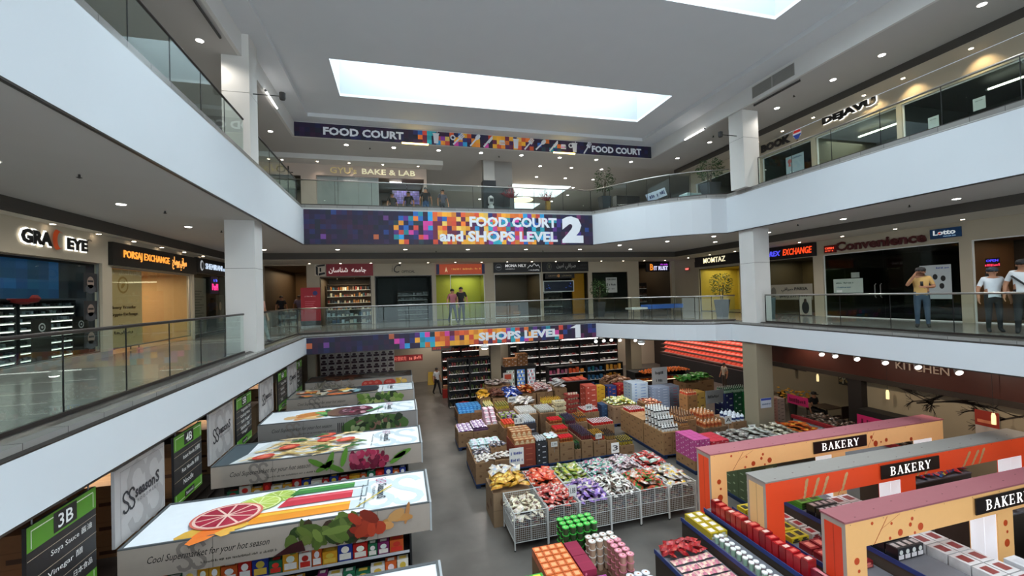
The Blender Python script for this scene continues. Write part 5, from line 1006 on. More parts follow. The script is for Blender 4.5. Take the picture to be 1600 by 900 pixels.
def block(x0, x1, y0, y1, z0, z1, w, d, hh, c, label, mark='6a4a30', ragged=False):
    nx, ny, nz = max(1, round((x1-x0)/w)), max(1, round((y1-y0)/d)), max(1, round((z1-z0)/hh)); w, d, hh = (x1-x0)/nx, (y1-y0)/ny, (z1-z0)/nz
    P = carton_proto(c, mark)
    for k in range(nz):
        for i in range(nx):
            for j in range(ny):
                if not (i == 0 or j == 0 or k == nz-1): continue
                o = P.put((x0+(i+.5)*w, y0+(j+.5)*d, z0+k*hh+.001), 0, lab(label, 'top layer' if k == nz-1 else ORD[k]+' layer up', 'front' if j == 0 else ORD[j]+' row', ORD[i]+' from left' if nx > 1 else ''.join(' ')[:0] or 'left side') if nx*ny*nz > 1 else label, label.split(',')[0].replace('carton', 'cartons', 1), (w-.012, d-.012, hh-.004))
                o.name = CN(label)
m = M(); PLT = root('pallet', (0, 0, 0), 'x', 'pallet')
m.box(-.58, -.5, .1, .58, .5, .13, h('12305c')); m.build('deck', PAINT, PLT)
for a in (-.5, 0, .5): m = M(); m.box(a-.06, -.5, .002, a+.06, .5, .099, h('0e2648')); m.build('skid', PAINT, PLT)
PLT = Proto(PLT)
def pallet(x0, x1, y0, y1, label):
    PLT.put(((x0+x1)/2, (y0+y1)/2, ZG), 0, label, 'blue pallets on the supermarket floor', ((x1-x0)/1.14, (y1-y0)/.98, 1))
ZP = ZG+.132
def item(name, mm, cat, m_=None, smooth=True):
    o = mm.build(name, m_ or GLOSS, smooth=smooth); o['category'] = cat; return Proto(o)
def bottle(cap, body, lb_, r_=.042, hh=.27):
    return item({'c': 'oil_bottle', 'd': 'oil_bottle', '5': 'wine_bottle', '1': 'soda_bottle', '2': 'soda_bottle'}.get(cap[0], 'sauce_bottle'), M().lathe([(r_*.9, 0), (r_, .02), (r_, hh*.3), (r_, hh*.58), (r_*.8, hh*.68), (r_*.4, hh*.8), (r_*.42, hh*.86), (r_*.42, hh)], h(body), 8, cols=[h(body), h(lb_), h(lb_), h(body), h(body), h(body), h(cap), h(cap)]), 'bottle', smooth=False)
def jug(body, cap, lb_, r_=.075, hh=.27):
    m = M().lathe([(r_*.95, 0), (r_, .02), (r_, hh*.25), (r_, hh*.6), (r_*.85, hh*.75), (r_*.35, hh*.88), (r_*.36, hh)], h(body), 8, cols=[h(body), h(body), h(lb_), h(body), h(body), h(cap), h(cap)]); m.tube([(r_*.5, 0, hh*.85), (r_*1.0, 0, hh*.8), (r_*1.02, 0, hh*.55)], .012, h(body), 5); return item('drink_jug', m, 'jug', smooth=False)
def jar(lid, body, lb_, r_=.055, hh=.17): return item('glass_jar', M().lathe([(r_*.95, 0), (r_, hh*.15), (r_, hh*.7), (r_*.9, hh*.8), (r_*.98, hh*.82), (r_*.98, hh)], h(body), 10, cols=[h(body), h(lb_), h(body), h(lid), h(lid), h(lid)]), 'jar', smooth=False)
def can(body, top, r_=.04, hh=.12): return item('drink_can', M().lathe([(r_*.9, 0), (r_, .008), (r_, hh*.45), (r_, hh-.008), (r_*.88, hh)], h(body), 10, cols=[h(body), h(body), h(top), h('b8b8b8'), h('b8b8b8')]), 'can', smooth=False)
def tub(body, lid, r_=.075, hh=.15): return item('noodle_tub', M().ell(0, 0, r_*.7, r_*.55, hh+.002, jit(tuple(min(1, v*1.6+.12) for v in h(lid)), 0), 10).ell(.01, 0, r_*.35, r_*.25, hh+.004, h('a86040'), 8).lathe([(r_*.78, 0), (r_*.95, hh*.9), (r_*1.04, hh*.92), (r_*1.04, hh)], h(body), 12, cols=[h(body), h(lid), h(lid), h(lid)]), 'tub', smooth=False)
def bag_mesh(c1, c2, c3, seed, w=.3, d=.21, t=.085):
    r = random.Random(seed); m = M(); NX, NY = 7, 5; P = []
    for s in (1, -1):
        for j in range(NY):
            for i in range(NX):
                u, v = i/(NX-1), j/(NY-1); b_ = (math.sin(math.pi*u)**.6)*(math.sin(math.pi*v)**.5)
                P.append(((u-.5)*w, (v-.5)*d*(.88+.12*abs(2*u-1)), t*.5+s*t*.5*b_*(1+r.uniform(-.18, .18))))
    for s in (0, 1):
        for j in range(NY-1):
            for i in range(NX-1):
                a = s*NX*NY+j*NX+i; f = (a, a+1, a+NX+1, a+NX); f = f if s == 0 else f[::-1]
                c = c2 if (1 < i < 4 and 0 < j < 3) else (c3 if i in (0, NX-2) or (i+j+seed) % 7 == 0 else c1)
                if r.random() < .22: c = r.choice([c1, c2, c3, c3])
                m.add([P[q_] for q_ in f], [(0, 1, 2, 3)], jit(h(c), .22, r))
    return m
def bag(name, c1, c2, c3, seed, w=.3, d=.21, t=.085, cat='bag'): return item(name, bag_mesh(c1, c2, c3, seed, w, d, t), cat)
def heap(protos, x0, x1, y0, y1, z, nx, ny, label, group, layers=2, dome=.16, sc=1.0, seed=1, tilt=.45):
    r = random.Random(seed)
    for L_ in range(layers):
        ax, ay = max(1, nx-L_), max(1, ny-L_); ix, iy = (x1-x0)*.12*L_, (y1-y0)*.12*L_
        for i in range(ax):
            for j in range(ay):
                x = x0+ix+(x1-x0-2*ix)*(i+.5)/ax+r.uniform(-.02, .02); y = y0+iy+(y1-y0-2*iy)*(j+.5)/ay+r.uniform(-.02, .02)
                dd = 1-max(abs((x-(x0+x1)/2)/(x1-x0)), abs((y-(y0+y1)/2)/(y1-y0)))**2*3
                r.choice(protos).put((x, y, z+L_*.085+dome*max(0, dd)+r.uniform(0, .02)), (r.uniform(-tilt, tilt), r.uniform(-tilt, tilt), r.uniform(0, 6.28)), lab(label, ['lower', 'upper', 'top'][L_]+' layer' if layers > 1 else '', ('front' if j == 0 else ORD[j])+' row', ORD[i]+' from left'), group, sc*r.uniform(.9, 1.08))
def array(P, x0, x1, y0, y1, z, nx, ny, label, group, rot=0, sc=None, jitter=0.):
    for i in range(nx):
        for j in range(ny):
            P_ = P if not isinstance(P, (list, tuple)) else P[(i*7+j*3) % len(P)]
            P_.put((x0+(x1-x0)*(i+.5)/nx+RND.uniform(-jitter, jitter), y0+(y1-y0)*(j+.5)/ny+RND.uniform(-jitter, jitter), z), rot, lab(label, ('front' if j == 0 else ORD[j])+' row' if ny > 1 else 'single row', ORD[i]+' from left') if nx*ny > 1 else label, group, sc)
def card(x, y, z, text, label, w=.28, hh=.2, col='d4d4d0'):
    rt = root('price_card', (x, y, z), label, 'sign'); m = M(); m.rod((x, y, z), (x, y, z+.22), .006, h('8a8a8a')); m.build('stick', PAINT, rt)
    m = M(); m.box(x-w/2, y-.006, z+.2, x+w/2, y-.001, z+.2+hh, h(col)); m.T = frame('far', x-w/2, y-.007, z+.2); m.text(text, .15*w, .25*hh, .7*w, .5*hh, h('2a2a2e'), .001, bold=.01); m.build('card', PRINT, rt)
BR, B2, BK = '8a6a4a', '7a5a3e', '8a3a28'
# --- near left white and dark packs
pallet(2.2, 3.45, 13.4, 15.4, 'blue pallet under the brown cartons of white packs at the aisle')
block(2.2, 3.45, 13.4, 15.4, ZP, -5.4, .62, .5, .3, BR, 'brown carton of the stack carrying white and black packs')
block(2.85, 3.42, 14.1, 14.5, -5.398, -5.22, .57, .4, .18, BR, 'open brown carton of dark packs on top of the white pack pallet')
WP = [bag('flour_pack', 'cfd4d8', 'd8b8c8', 'b8dcd8', s, .26, .17, .1) for s in (1, 2)]; DP = [bag('coffee_pack', '2a2830', 'b8b0b0', '5a5662', s, .24, .16, .08) for s in (3, 4)]; OP = [bag('mushroom_pack', 'c8beb4', '3a2824', 'd8d0c8', s, .24, .16, .08) for s in (5, 6)]
array(WP, 2.25, 3.4, 14.55, 15.35, -5.4, 4, 4, 'white soft pack with pale pink print at the back of the near pallet', 'white packs'); array(WP, 2.3, 3.35, 14.65, 15.3, -5.31, 4, 3, 'white soft pack lying in the upper layer of the near pallet', 'white packs, upper layer')
heap(DP, 2.25, 2.85, 13.95, 14.5, -5.4, 3, 3, 'dark soft pack with white print left of the open carton', 'dark packs beside the carton', 1, .05, seed=3); heap(DP, 2.87, 3.4, 14.12, 14.48, -5.23, 3, 2, 'dark soft pack inside the open carton', 'dark packs in the open carton', 1, .04, seed=4); heap(OP, 2.25, 3.42, 13.43, 13.95, -5.4, 6, 3, 'white and brown pack at the pallet front', 'white and brown packs', 1, .03, seed=5)
# --- purple, blue, pink packs
pallet(2.1, 3.35, 16.85, 18.0, 'blue pallet under the purple and white packs'); block(2.1, 3.35, 16.85, 18.0, ZP, -5.5, .6, .55, .28, BR, 'brown carton of the stack carrying purple and white packs')
PPk = [bag('candy_pack', '6a3a78', 'd8c8d8', 'e0d4e0', s, .22, .16, .09) for s in (7, 8)]; array(PPk, 2.15, 2.7, 16.9, 17.95, -5.5, 3, 6, 'purple and white pack in the left tray of the purple pallet', 'purple packs in the left tray', jitter=.01); array(PPk, 2.75, 3.3, 16.95, 17.95, -5.42, 3, 6, 'purple and white pack in the right tray of the purple pallet', 'purple packs in the right tray', jitter=.01)
m = M(); block(2.72, 3.34, 16.88, 17.98, -5.5, -5.425, .62, 1.1, .08, '4a2a50', 'purple tray carton under the right purple packs', '8a6a90')
pallet(2.5, 3.75, 20.0, 21.4, 'blue pallet under the bright blue packs'); block(2.5, 3.75, 20.0, 21.4, ZP, -5.62, .6, .7, .22, B2, 'brown carton of the stack carrying bright blue packs')
BL = pack('2a7ac8', .19, .3, .1, '6ab0e8'); array(BL, 2.55, 3.7, 20.4, 21.35, -5.62, 6, 3, 'bright blue pack in the upper trays', 'bright blue packs'); array(BL, 2.55, 3.3, 20.02, 20.35, -5.62, 4, 1, 'bright blue pack in the front tray', 'bright blue front packs'); array(BL, 2.55, 3.7, 20.4, 21.35, -5.518, 6, 3, 'bright blue pack of the topmost layer', 'bright blue packs, top layer')
block(3.25, 3.8, 17.0, 18.1, ZP, -5.35, .55, .55, .36, BR, 'brown carton under the pink and white packs'); pallet(3.42, 4.5, 17.0, 18.1, 'blue pallet between the purple and the yellow packs')
PW_ = pack('d8a8b8', .2, .14, .12, 'f0e8ec'); [array(PW_, 3.28, 3.78, 17.05+.2*k, 18.05, -5.35+.122*k, 2, 6-k, 'pink and white box, %s step by the purple packs' % ORD[k], 'pink and white boxes') for k in range(4)]
# --- central island, row 1
ROW1 = 14.2
for x0, x1, y0, y1, n_ in ((3.7, 4.95, 14.2, 15.4, 'tan boxes'), (5.0, 6.2, 14.2, 15.4, 'red lidded jars'), (6.25, 7.9, 14.2, 15.3, 'yellow capped bottles'), (3.9, 5.1, 15.9, 17.0, 'striped cans'), (5.15, 6.7, 15.9, 17.0, 'green capped bottles'), (6.75, 8.2, 15.6, 16.9, 'bright red cans')): pallet(x0, x1, y0, y1, 'blue pallet of the central island under the '+n_)
block(3.72, 4.5, 14.22, 15.38, ZP, -5.3, .78, .58, .19, BK, 'brick red carton of the stack under the tan boxes', 'a85a40')
TB = pack('a8683c', .19, .19, .17, 'c8b48c'); array(TB, 3.74, 4.5, 14.24, 15.35, -5.3, 4, 5, 'tan food box in the lower layer on the brick red cartons', 'tan boxes, lower layer'); array(TB, 3.74, 4.5, 14.62, 15.35, -5.128, 4, 3, 'tan food box in the upper layer on the brick red cartons', 'tan boxes, upper layer')
block(4.52, 4.95, 14.22, 15.38, ZP, -5.3, .43, .58, .19, '2c2c30', 'black and white carton under the striped cans at the front', 'c8c8cc')
SC1 = can('2a2c30', 'd0d4d8'); array(SC1, 4.54, 4.93, 14.25, 14.75, -5.3, 4, 5, 'black and white can in the front tray', 'black and white cans in front')
block(4.97, 5.4, 14.22, 14.8, ZP, -5.25, .43, .58, .4, BR, 'brown carton under the small white packs between cans and jars'); heap(WP, 4.98, 5.38, 14.25, 14.75, -5.25, 2, 3, 'white soft pack between striped cans and red lidded jars', 'white packs of the central island', 1, .02, tilt=.1)
JR = jar('c02028', 'b87838', '7a3a1c')
for k, (y0, y1, z) in enumerate(((14.22, 14.65, -5.4), (14.7, 15.2, -5.22), (15.25, 15.75, -5.05))):
    block(5.42, 5.98, y0, y1, ZP, z, .56, .5, .32, BR, 'brown carton under the red lidded jars, %s step' % ['lowest', 'middle', 'highest'][k]); array(JR, 5.44, 5.96, y0+.02, y1-.02, z, 5, 4, 'red lidded jar on the %s step of the jar display' % ['lowest', 'middle', 'highest'][k], 'red lidded jars, %s step' % ['lowest', 'middle', 'highest'][k])
def bottles(x0, x1, y0, y1, z, cap, body, lab, nx, ny, what, hh=.25, cc=BR):
    block(x0, x1, y0, y1, ZP, z-.12, x1-x0, (y1-y0)/max(1, round((y1-y0)/.55)), .3, cc, 'brown carton under the '+what)
    P = carton_proto(cc); 
    array(bottle(cap, body, lab, .042, hh), x0+.02, x1-.02, y0+.02, y1-.02, z-.118, nx, ny, what.replace('bottles', 'bottle'), what)
bottles(6.0, 6.25, 14.22, 14.6, -5.6, '2a7a34', '1a2a18', '2a3a20', 2, 4, 'green capped short bottles at the front')
bottles(6.27, 6.72, 14.22, 15.6, -5.3, '5a4a6a', '2a1820', '6a2a2a', 5, 9, 'purple capped bottles')
bottles(6.75, 7.25, 14.22, 14.9, -5.38, 'd8a028', '24180f', 'a83a20', 5, 6, 'yellow capped bottles')
bottles(7.27, 7.7, 14.22, 14.95, -5.42, '5a3a1c', '1f1410', '8a6a38', 4, 6, 'brown capped bottles')
bottles(7.72, 8.3, 14.0, 14.6, -5.6, 'c8b030', '1c1812', '9a8428', 5, 5, 'yellow capped small bottles at the right end', .2)
card(6.95, 14.2, -5.62, '1.99', 'white price card on the cartons under the yellow capped bottles', .25, .2); card(4.1, 14.9, -4.955, '1.5', 'white price card standing on the tan boxes', .35, .22); card(5.2, 14.21, -5.7, '2.99', 'white price card low on the cartons beside the red lidded jars', .24, .18)
# row 2
block(3.75, 4.25, 15.9, 16.9, ZP, -5.2, .5, .5, .3, BR, 'brown carton under the orange red jars'); array(jar('d84028', 'c85a28', 'd8a048'), 3.77, 4.23, 15.92, 16.6, -5.2, 4, 5, 'orange red jar behind the tan boxes', 'orange red jars')
block(4.5, 5.1, 15.9, 17.0, ZP, -5.12, .6, .55, .3, '3a3436', 'dark carton under the blue grey striped cans', 'b8b8c0'); array(can('5a6a80', 'd8dce0'), 4.52, 5.08, 15.92, 16.9, -5.12, 6, 8, 'blue grey striped can in the tray behind the front cans', 'blue grey striped cans')
bottles(6.0, 6.25, 15.65, 16.3, -5.15, '1f8a3c', '1a2418', '2a5a30', 3, 6, 'bright green capped bottles'); bottles(6.75, 7.2, 15.65, 16.3, -5.1, 'd88a28', '3a2418', 'a86a28', 4, 5, 'orange capped bottles')
bottles(6.27, 6.72, 15.65, 16.6, -5.15, '4a4468', '241620', '5a2a34', 5, 7, 'dark violet capped bottles behind')
RC = can('b81c20', 'c8302c'); block(7.25, 8.2, 15.3, 16.0, ZP, -5.32, .48, .7, .3, BR, 'brown carton under the lower red cans'); array(RC, 7.27, 8.18, 15.32, 15.98, -5.32, 9, 6, 'bright red can in the lower tray', 'bright red cans, lower tray')
block(7.35, 8.1, 16.4, 17.1, ZP, -5.1, .38, .7, .3, BR, 'brown carton under the upper red cans'); array(RC, 7.37, 8.08, 16.42, 17.08, -5.1, 7, 6, 'bright red can in the upper tray', 'bright red cans, upper tray')
# row 3 and 4
block(3.95, 4.75, 17.2, 18.2, ZP, -5.25, .4, .5, .3, BR, 'brown carton under the green and purple boxes'); array([pack('8aa838', .2, .14, .12, '4a3a6a'), pack('6a4a78', .2, .14, .12, 'c8b8c8')], 3.97, 4.73, 17.25, 18.0, -5.25, 3, 4, 'green or purple box behind the orange red jars', 'green and purple boxes')
block(4.8, 5.6, 17.2, 18.4, ZP, -5.15, .4, .6, .3, BR, 'brown carton under the white cans'); array(can('d8d4cc', 'e8e4dc'), 4.82, 5.58, 17.3, 18.3, -5.15, 8, 8, 'white can in the tray in the middle of the island', 'white cans')
block(5.65, 6.35, 17.0, 18.2, ZP, -5.12, .35, .6, .3, B2, 'brown carton under the grey cans'); array(can('8a887c', 'c8c4b0'), 5.67, 6.33, 17.1, 18.1, -5.12, 7, 8, 'grey can right of the white cans', 'grey cans')
def trays(x0, x1, y0, y1, z0, z1, c, label, n_):
    for k in range(n_): z = z0+(z1-z0)*k/n_; P = carton_proto(c, '8a7a60'); P.put(((x0+x1)/2, (y0+y1)/2, z+.001), 0, label+', %s from below' % ORD[k], label.replace('tray', 'trays', 1), (x1-x0, y1-y0, (z1-z0)/n_*.6)); array(can('c8bca0', 'e0d4b8', .045, (z1-z0)/n_*.38), x0+.03, x1-.03, y0+.03, y0+.2, z+(z1-z0)/n_*.602, 4, 1, 'pale can in the %s, %s layer' % (label.split(' of ')[0], ORD[k]), 'pale cans in the '+label)
trays(6.45, 6.95, 17.3, 17.8, -6.2, -4.72, 'c8b890', 'cream tray of the tall stack at the island centre', 7); trays(7.3, 7.85, 17.9, 18.45, -6.2, -4.6, '8a2820', 'dark red tray of the tall stack with white rims', 7)
for k in range(7): block(8.35, 8.95, 18.3, 18.95, ZG+.25*k+.001, ZG+.25*k+.25, .6, .65, .25, 'a03a28', 'brick orange carton of the tall single column, %s from below' % ORD[k], 'd8a090')
block(8.96, 9.27, 17.9, 18.5, ZG+.002, -5.3, .37, .6, .22, '1f3a5a', 'dark blue crate carton beside the brick orange column', '3a5a7a')
SB = {}
def bagpile(nm, cols, x0, x1, y0, y1, z, nx, ny, what, seed, layers=2, sc=1.3, card_col=BR, box_=True):
    if box_: block(x0, x1, y0, y1, ZG+.002, z, (x1-x0)/max(1, round((x1-x0)/.6)), (y1-y0)/max(1, round((y1-y0)/.6)), .35, card_col, 'brown carton bin holding the '+what)
    heap([bag(nm, *cols, seed+k) for k in range(2)], x0, x1, y0, y1, z, nx, ny, what.replace('bags', 'bag').replace('sacks', 'sack')+' in the heap', what, layers, .12, sc, seed)
bagpile('rice_bag', ('c8962a', 'e0b440', 'a87820'), 3.75, 4.3, 20.9, 22.0, -5.2, 2, 4, 'golden yellow bags', 31); bagpile('bean_bag', ('5a3028', '8a6a58', '4a2820'), 4.35, 5.0, 20.6, 21.8, -5.2, 3, 4, 'brown plastic bags', 33)
bagpile('chips_bag', ('1f3a90', 'c8d0e0', '2a50b0'), 5.05, 5.9, 20.5, 22.2, -5.2, 3, 5, 'royal blue bags', 35); bagpile('noodle_bag', ('b8501c', 'e0b068', '8a3414'), 5.95, 6.7, 20.8, 21.9, -5.15, 3, 4, 'orange brown bags', 37)
bagpile('flour_bag', ('c8b0b0', '9a4a50', 'd8d0d0'), 6.75, 7.65, 20.8, 22.2, -5.15, 3, 5, 'pink and white bags', 39); bagpile('sugar_bag', ('c8ccd0', 'd8dce0', 'a8b0b8'), 7.7, 8.35, 20.6, 21.9, -5.0, 2, 4, 'tall white sacks', 41, 3)
bagpile('salt_bag', ('9a9690', 'b8b4b0', '7a6a68'), 4.4, 5.8, 22.4, 23.2, -5.0, 4, 2, 'grey white bags at the back', 43); bagpile('cotton_bag', ('c0bcb8', 'd0ccc8', 'b0a8a0'), 5.0, 6.1, 19.0, 19.9, -5.25, 4, 3, 'soft white bags of the island', 45)
bottles(3.75, 4.2, 19.6, 20.5, -5.3, 'c8b83c', 'd8d0a0', '4a6a2c', 4, 6, 'yellow green capped bottles'); bottles(4.25, 4.9, 19.3, 20.1, -5.3, 'c8c068', '5a5a30', 'a89838', 5, 5, 'olive capped bottles'); bottles(6.4, 7.4, 18.9, 19.5, -5.15, 'd8b428', 'a87818', 'e0c850', 8, 3, 'bright yellow bottles')
card(4.9, 18.9, -5.2, '~sale', 'pale sign card before the soft white bags', .4, .25); card(7.45, 16.05, -5.1, '99', 'white card behind the lower red cans', .3, .25)
# --- island right of the aisle: carton bin, drinks, jugs
pallet(9.3, 10.6, 17.4, 18.7, 'blue pallet under the carton bin of yellow green packs'); block(9.3, 10.6, 17.4, 18.7, ZP, -5.3, .65, .65, .42, '96765a', 'pale brown carton bin holding yellow green packs'); heap([bag('sweet_pack', 'a8a030', 'd8d8c8', '5a7a38', 51, .2, .15, .08), bag('sweet_pack', 'c8c8b0', 'c8b040', '8a9a50', 52, .2, .15, .08)], 9.35, 10.55, 17.45, 18.65, -5.33, 6, 6, 'yellow green pack in the pale carton bin', 'yellow green packs', 2, .1, 1.1, 53); card(9.9, 17.39, -5.75, '2.49', 'small white price card on the pale carton bin', .26, .18)
pallet(9.2, 10.35, 13.5, 15.9, 'long blue pallet under the white drink bottles'); block(9.2, 9.95, 13.5, 14.8, ZP, -5.25, .38, .43, .27, '96714a', 'brown carton of the block under the white drink bottles'); block(9.2, 10.35, 14.85, 16.6, ZP, -5.15, .38, .43, .27, '96714a', 'brown carton of the block behind the white drink bottles')
WB = item('drink_bottle', M().lathe([(.045, 0), (.05, .02), (.05, .1), (.05, .15), (.035, .19), (.03, .2), (.03, .24)], h('d0d0cc'), 8, cols=[h('d0d0cc'), h('d8d8d4'), h('16161a'), h('d8d8d4'), h('e8e8e4'), h('e8e8e4'), h('e8e8e4')]), 'bottle', smooth=False)
for k in range(3):
    array(WB, 9.22, 9.93, 13.52+.25*k, 14.78, -5.25+.245*k, 6, 6-k, 'white drink bottle with a dark label, layer %s' % ['at the bottom', 'in the middle', 'on top'][k], 'white drink bottles, %s layer' % ['bottom', 'middle', 'top'][k])
block(9.97, 10.35, 13.5, 14.4, ZP, -5.12, .38, .45, .27, '8a5f38', 'brown carton under the brown topped bottles'); array(bottle('c8a078', '3a1c10', 'a87848', .045, .2), 9.98, 10.34, 13.52, 14.38, -5.12, 4, 6, 'beige capped brown bottle right of the white drink bottles', 'beige capped bottles')
array(RC, 9.25, 10.0, 15.9, 16.5, -5.15, 7, 5, 'red can in the tray behind the white drink bottles', 'red cans behind the white drink bottles')
pallet(10.45, 11.2, 14.2, 15.5, 'blue pallet under the brown bottles'); block(10.45, 11.2, 14.2, 15.5, ZP, -5.15, .38, .43, .3, '8a6340', 'brown carton under the dark brown bottles'); array(bottle('d0b090', '4a2412', 'b88858', .045, .24), 10.47, 11.18, 14.22, 15.4, -5.15, 6, 7, 'dark brown bottle with a pale cap', 'dark brown bottles')
block(10.4, 11.1, 16.2, 17.2, ZG+.002, -5.05, .35, .5, .3, '8a6340', 'brown carton under the small orange packs'); heap([bag('cake_pack', 'a85a38', 'd0b898', '7a3020', 55, .2, .15, .08)], 10.4, 11.1, 16.2, 17.2, -5.05, 4, 4, 'small orange brown pack behind the dark brown bottles', 'orange brown packs', 1, .05, 1, 56)
pallet(11.4, 12.5, 14.0, 15.2, 'blue pallet under the amber jugs'); block(11.4, 12.5, 14.0, 15.2, ZP, -5.5, .55, .6, .28, '7a6048', 'brown carton under the amber jugs')
AJ = jug('b87848', 'e8dcc8', 'a84828'); array(AJ, 11.42, 12.3, 14.02, 15.1, -5.5, 5, 6, 'amber juice jug in the lower layer', 'amber jugs, lower layer'); array(AJ, 11.5, 12.2, 14.3, 15.1, -5.225, 4, 4, 'amber juice jug in the upper layer', 'amber jugs, upper layer')
block(12.55, 13.2, 13.75, 14.9, ZG+.002, -5.3, .65, .57, .3, '8a6848', 'brown carton under the white jugs'); array(jug('d0d8e0', 'e8ecf0', '2a3a6a', .08, .26), 12.57, 13.18, 13.77, 14.6, -5.3, 3, 4, 'white milky jug with a dark blue label', 'white jugs'); card(12.4, 13.85, -5.55, 'A', 'white sign cards before the amber jugs', .32, .3)
# pink and red boxes
pallet(9.35, 10.5, 12.0, 13.0, 'blue pallet under the pink boxes'); block(9.35, 10.3, 12.0, 13.0, ZP, -5.75, .475, .5, .3, '96714a', 'brown carton under the pink boxes'); block(9.35, 9.98, 12.0, 13.0, -5.748, -5.05, .21, .25, .175, 'b84a88', 'pink carton of the bright pink stack', 'e8c8d8'); block(10.0, 10.7, 11.95, 12.8, -5.748, -5.15, .35, .28, .1, 'b82838', 'red carton of the bright red stack', 'f0c8c8'); block(10.31, 10.7, 11.95, 12.8, ZP, -5.75, .39, .43, .3, '96714a', 'brown carton under the bright red boxes')
# flat packs on the long table
rt = root('display_table', (13.0, 12.3, ZG), 'long low table heaped with flat snack packs behind the bakery frames', 'table'); m = M(); m.box(10.9, 11.6, -5.45, 14.8, 13.1, -5.4, h('5a4a3a')); m.build('tabletop', PAINT, rt); m = M(); m.box(11.0, 11.7, ZG+.002, 14.7, 13.0, -5.45, h('4a3c2e')); m.build('skirt', PAINT, rt)
for x0, cs, nm_ in ((10.93, ('8a8680', 'c8c4bc', '4a4644'), 'grey white flat pack at the left of the long table'), (11.88, ('c0c0bc', '6a6866', 'a8a49c'), 'silver flat pack on the long table'), (12.83, ('b8b098', 'd8d4c8', '6a6050'), 'cream flat pack right of the silver ones'), (13.78, ('c85a20', 'e0a040', 'a84018'), 'orange flat pack at the right of the long table')):
    heap([bag('flat_pack', *cs, 61+k, .36, .24, .05) for k in range(2)], x0, x0+.95, 11.65, 13.05, -5.4, 3, 5, nm_, nm_.replace('pack', 'packs'), 3, .1, 1.0, int(x0*10), .2)
# far right of the island
def colstack(x0, y0, z1, w, d, hh, c, label, mark='6a4a30'): block(x0, x0+w, y0, y0+d, ZG+.002, z1, w, d, hh, c, label, mark)
colstack(10.75, 18.2, -4.5, .9, .8, .14, 'a8b8c8', 'white blue carton of the stepped drink stack', '2a5aa8'); colstack(9.7, 19.9, -4.9, .5, .5, .2, 'c89a20', 'yellow carton of the tin stack', '8a5a18'); colstack(10.25, 19.7, -4.9, .5, .5, .2, '1f3070', 'navy carton of the tin stack', 'c86a20'); colstack(10.8, 19.7, -4.85, .5, .5, .2, 'a81c20', 'red carton of the tin stack', 'e0a040')
bagpile('potato_bag', ('9a7458', 'b89878', '7a5440'), 11.0, 12.4, 20.6, 22.2, -5.1, 4, 5, 'tan net bags', 71); colstack(11.85, 17.9, -4.75, .8, .7, .13, '8a98b0', 'grey blue carton of the water stack', 'c8d0e0'); colstack(12.7, 18.3, -4.85, .8, .7, .13, '7a8090', 'grey carton of the second water stack', 'b83030')
colstack(12.5, 16.4, -4.85, .55, .6, .3, '9a6a3c', 'brown carton under the orange capped bottles'); array(bottle('d86a3c', 'c8a078', 'd8583c', .05, .2), 12.5, 13.05, 16.4, 17.0, -4.85, 5, 4, 'orange capped bottle on the brown tower', 'orange capped tower bottles'); colstack(13.1, 16.6, -4.8, .55, .6, .35, 'b08a3c', 'ochre carton beside the orange capped bottles')
colstack(12.0, 18.9, -4.5, .45, .04, .8, '9a9a98', 'white carton board with black drawings', '2a2a2a') if 0 else board('floor_sign', 'far', 12.6, 19.3, -5.0, .9, .95, 'large white sign with black drawing among the drink stacks', 'a8a8a8', [('~pot', .2, .6, .6, .2, '2a2a2a'), ('~nine', .25, .2, .5, .2, '2a2a2a')], th=.03, mtext=PRINT)
board('floor_sign', 'far', 13.6, 16.55, -5.35, 1.0, .6, 'wide grey white sign board behind the amber jugs', '8a8a88', [('~clear', .1, .4, .6, .25, '3a3a3a')], th=.03, mtext=PRINT)
for x0, c, n_ in ((14.55, '1f2a5a', 'navy'), (15.05, '145a3a', 'dark green'), (15.55, '1c7a3c', 'bright green')): colstack(x0, 16.4, -4.95, .48, .7, .3, c, n_+' crate carton of the green bottle cases', 'b8d0c0'); array(bottle('c8d8c8', '1f5a34', 'a8c8b0', .04, .24), x0+.02, x0+.46, 16.42, 17.0, -4.95, 4, 5, 'green bottle standing on the '+n_+' crate', 'green bottles on the '+n_+' crates')
colstack(14.75, 14.3, -4.72, .6, .6, .12, 'a87868', 'pinkish carton of the tall stack right of the column', '7a3a30'); colstack(15.4, 14.4, -4.8, .45, .5, .15, '9a8478', 'grey brown carton beside the pinkish stack', '5a4a44'); bagpile('green_bag', ('1f8a5a', '6ac8a0', '2a6a4a'), 14.3, 14.7, 14.35, 14.75, -5.2, 2, 2, 'teal green bags', 75, 1, 1.0); colstack(14.3, 13.5, -5.5, .45, .5, .2, 'b84a28', 'orange carton at the foot of the column')
for x0, y0 in ((15.4, 20.3), (16.5, 20.6)): colstack(x0, y0, -5.3, 1.05, 1.1, .45, '8a6a48', 'brown carton bin holding the leafy vegetables, %s' % ('left bin' if x0 < 16 else 'right bin')); heap([bag('leafy_vegetable', '3a8a34', '5aa848', '2a6a28', 81, .34, .2, .1, 'vegetable'), bag('leafy_vegetable', '6ab04c', '3a7a30', '4a9a40', 82, .3, .2, .1, 'vegetable')], x0, x0+1.05, y0, y0+1.1, -5.3, 4, 4, 'bright green leafy vegetable in the %s carton bin' % ('left' if x0 < 16 else 'right'), 'leafy vegetables in the %s bin' % ('left' if x0 < 16 else 'right'), 2, .15, 1.2, 83)
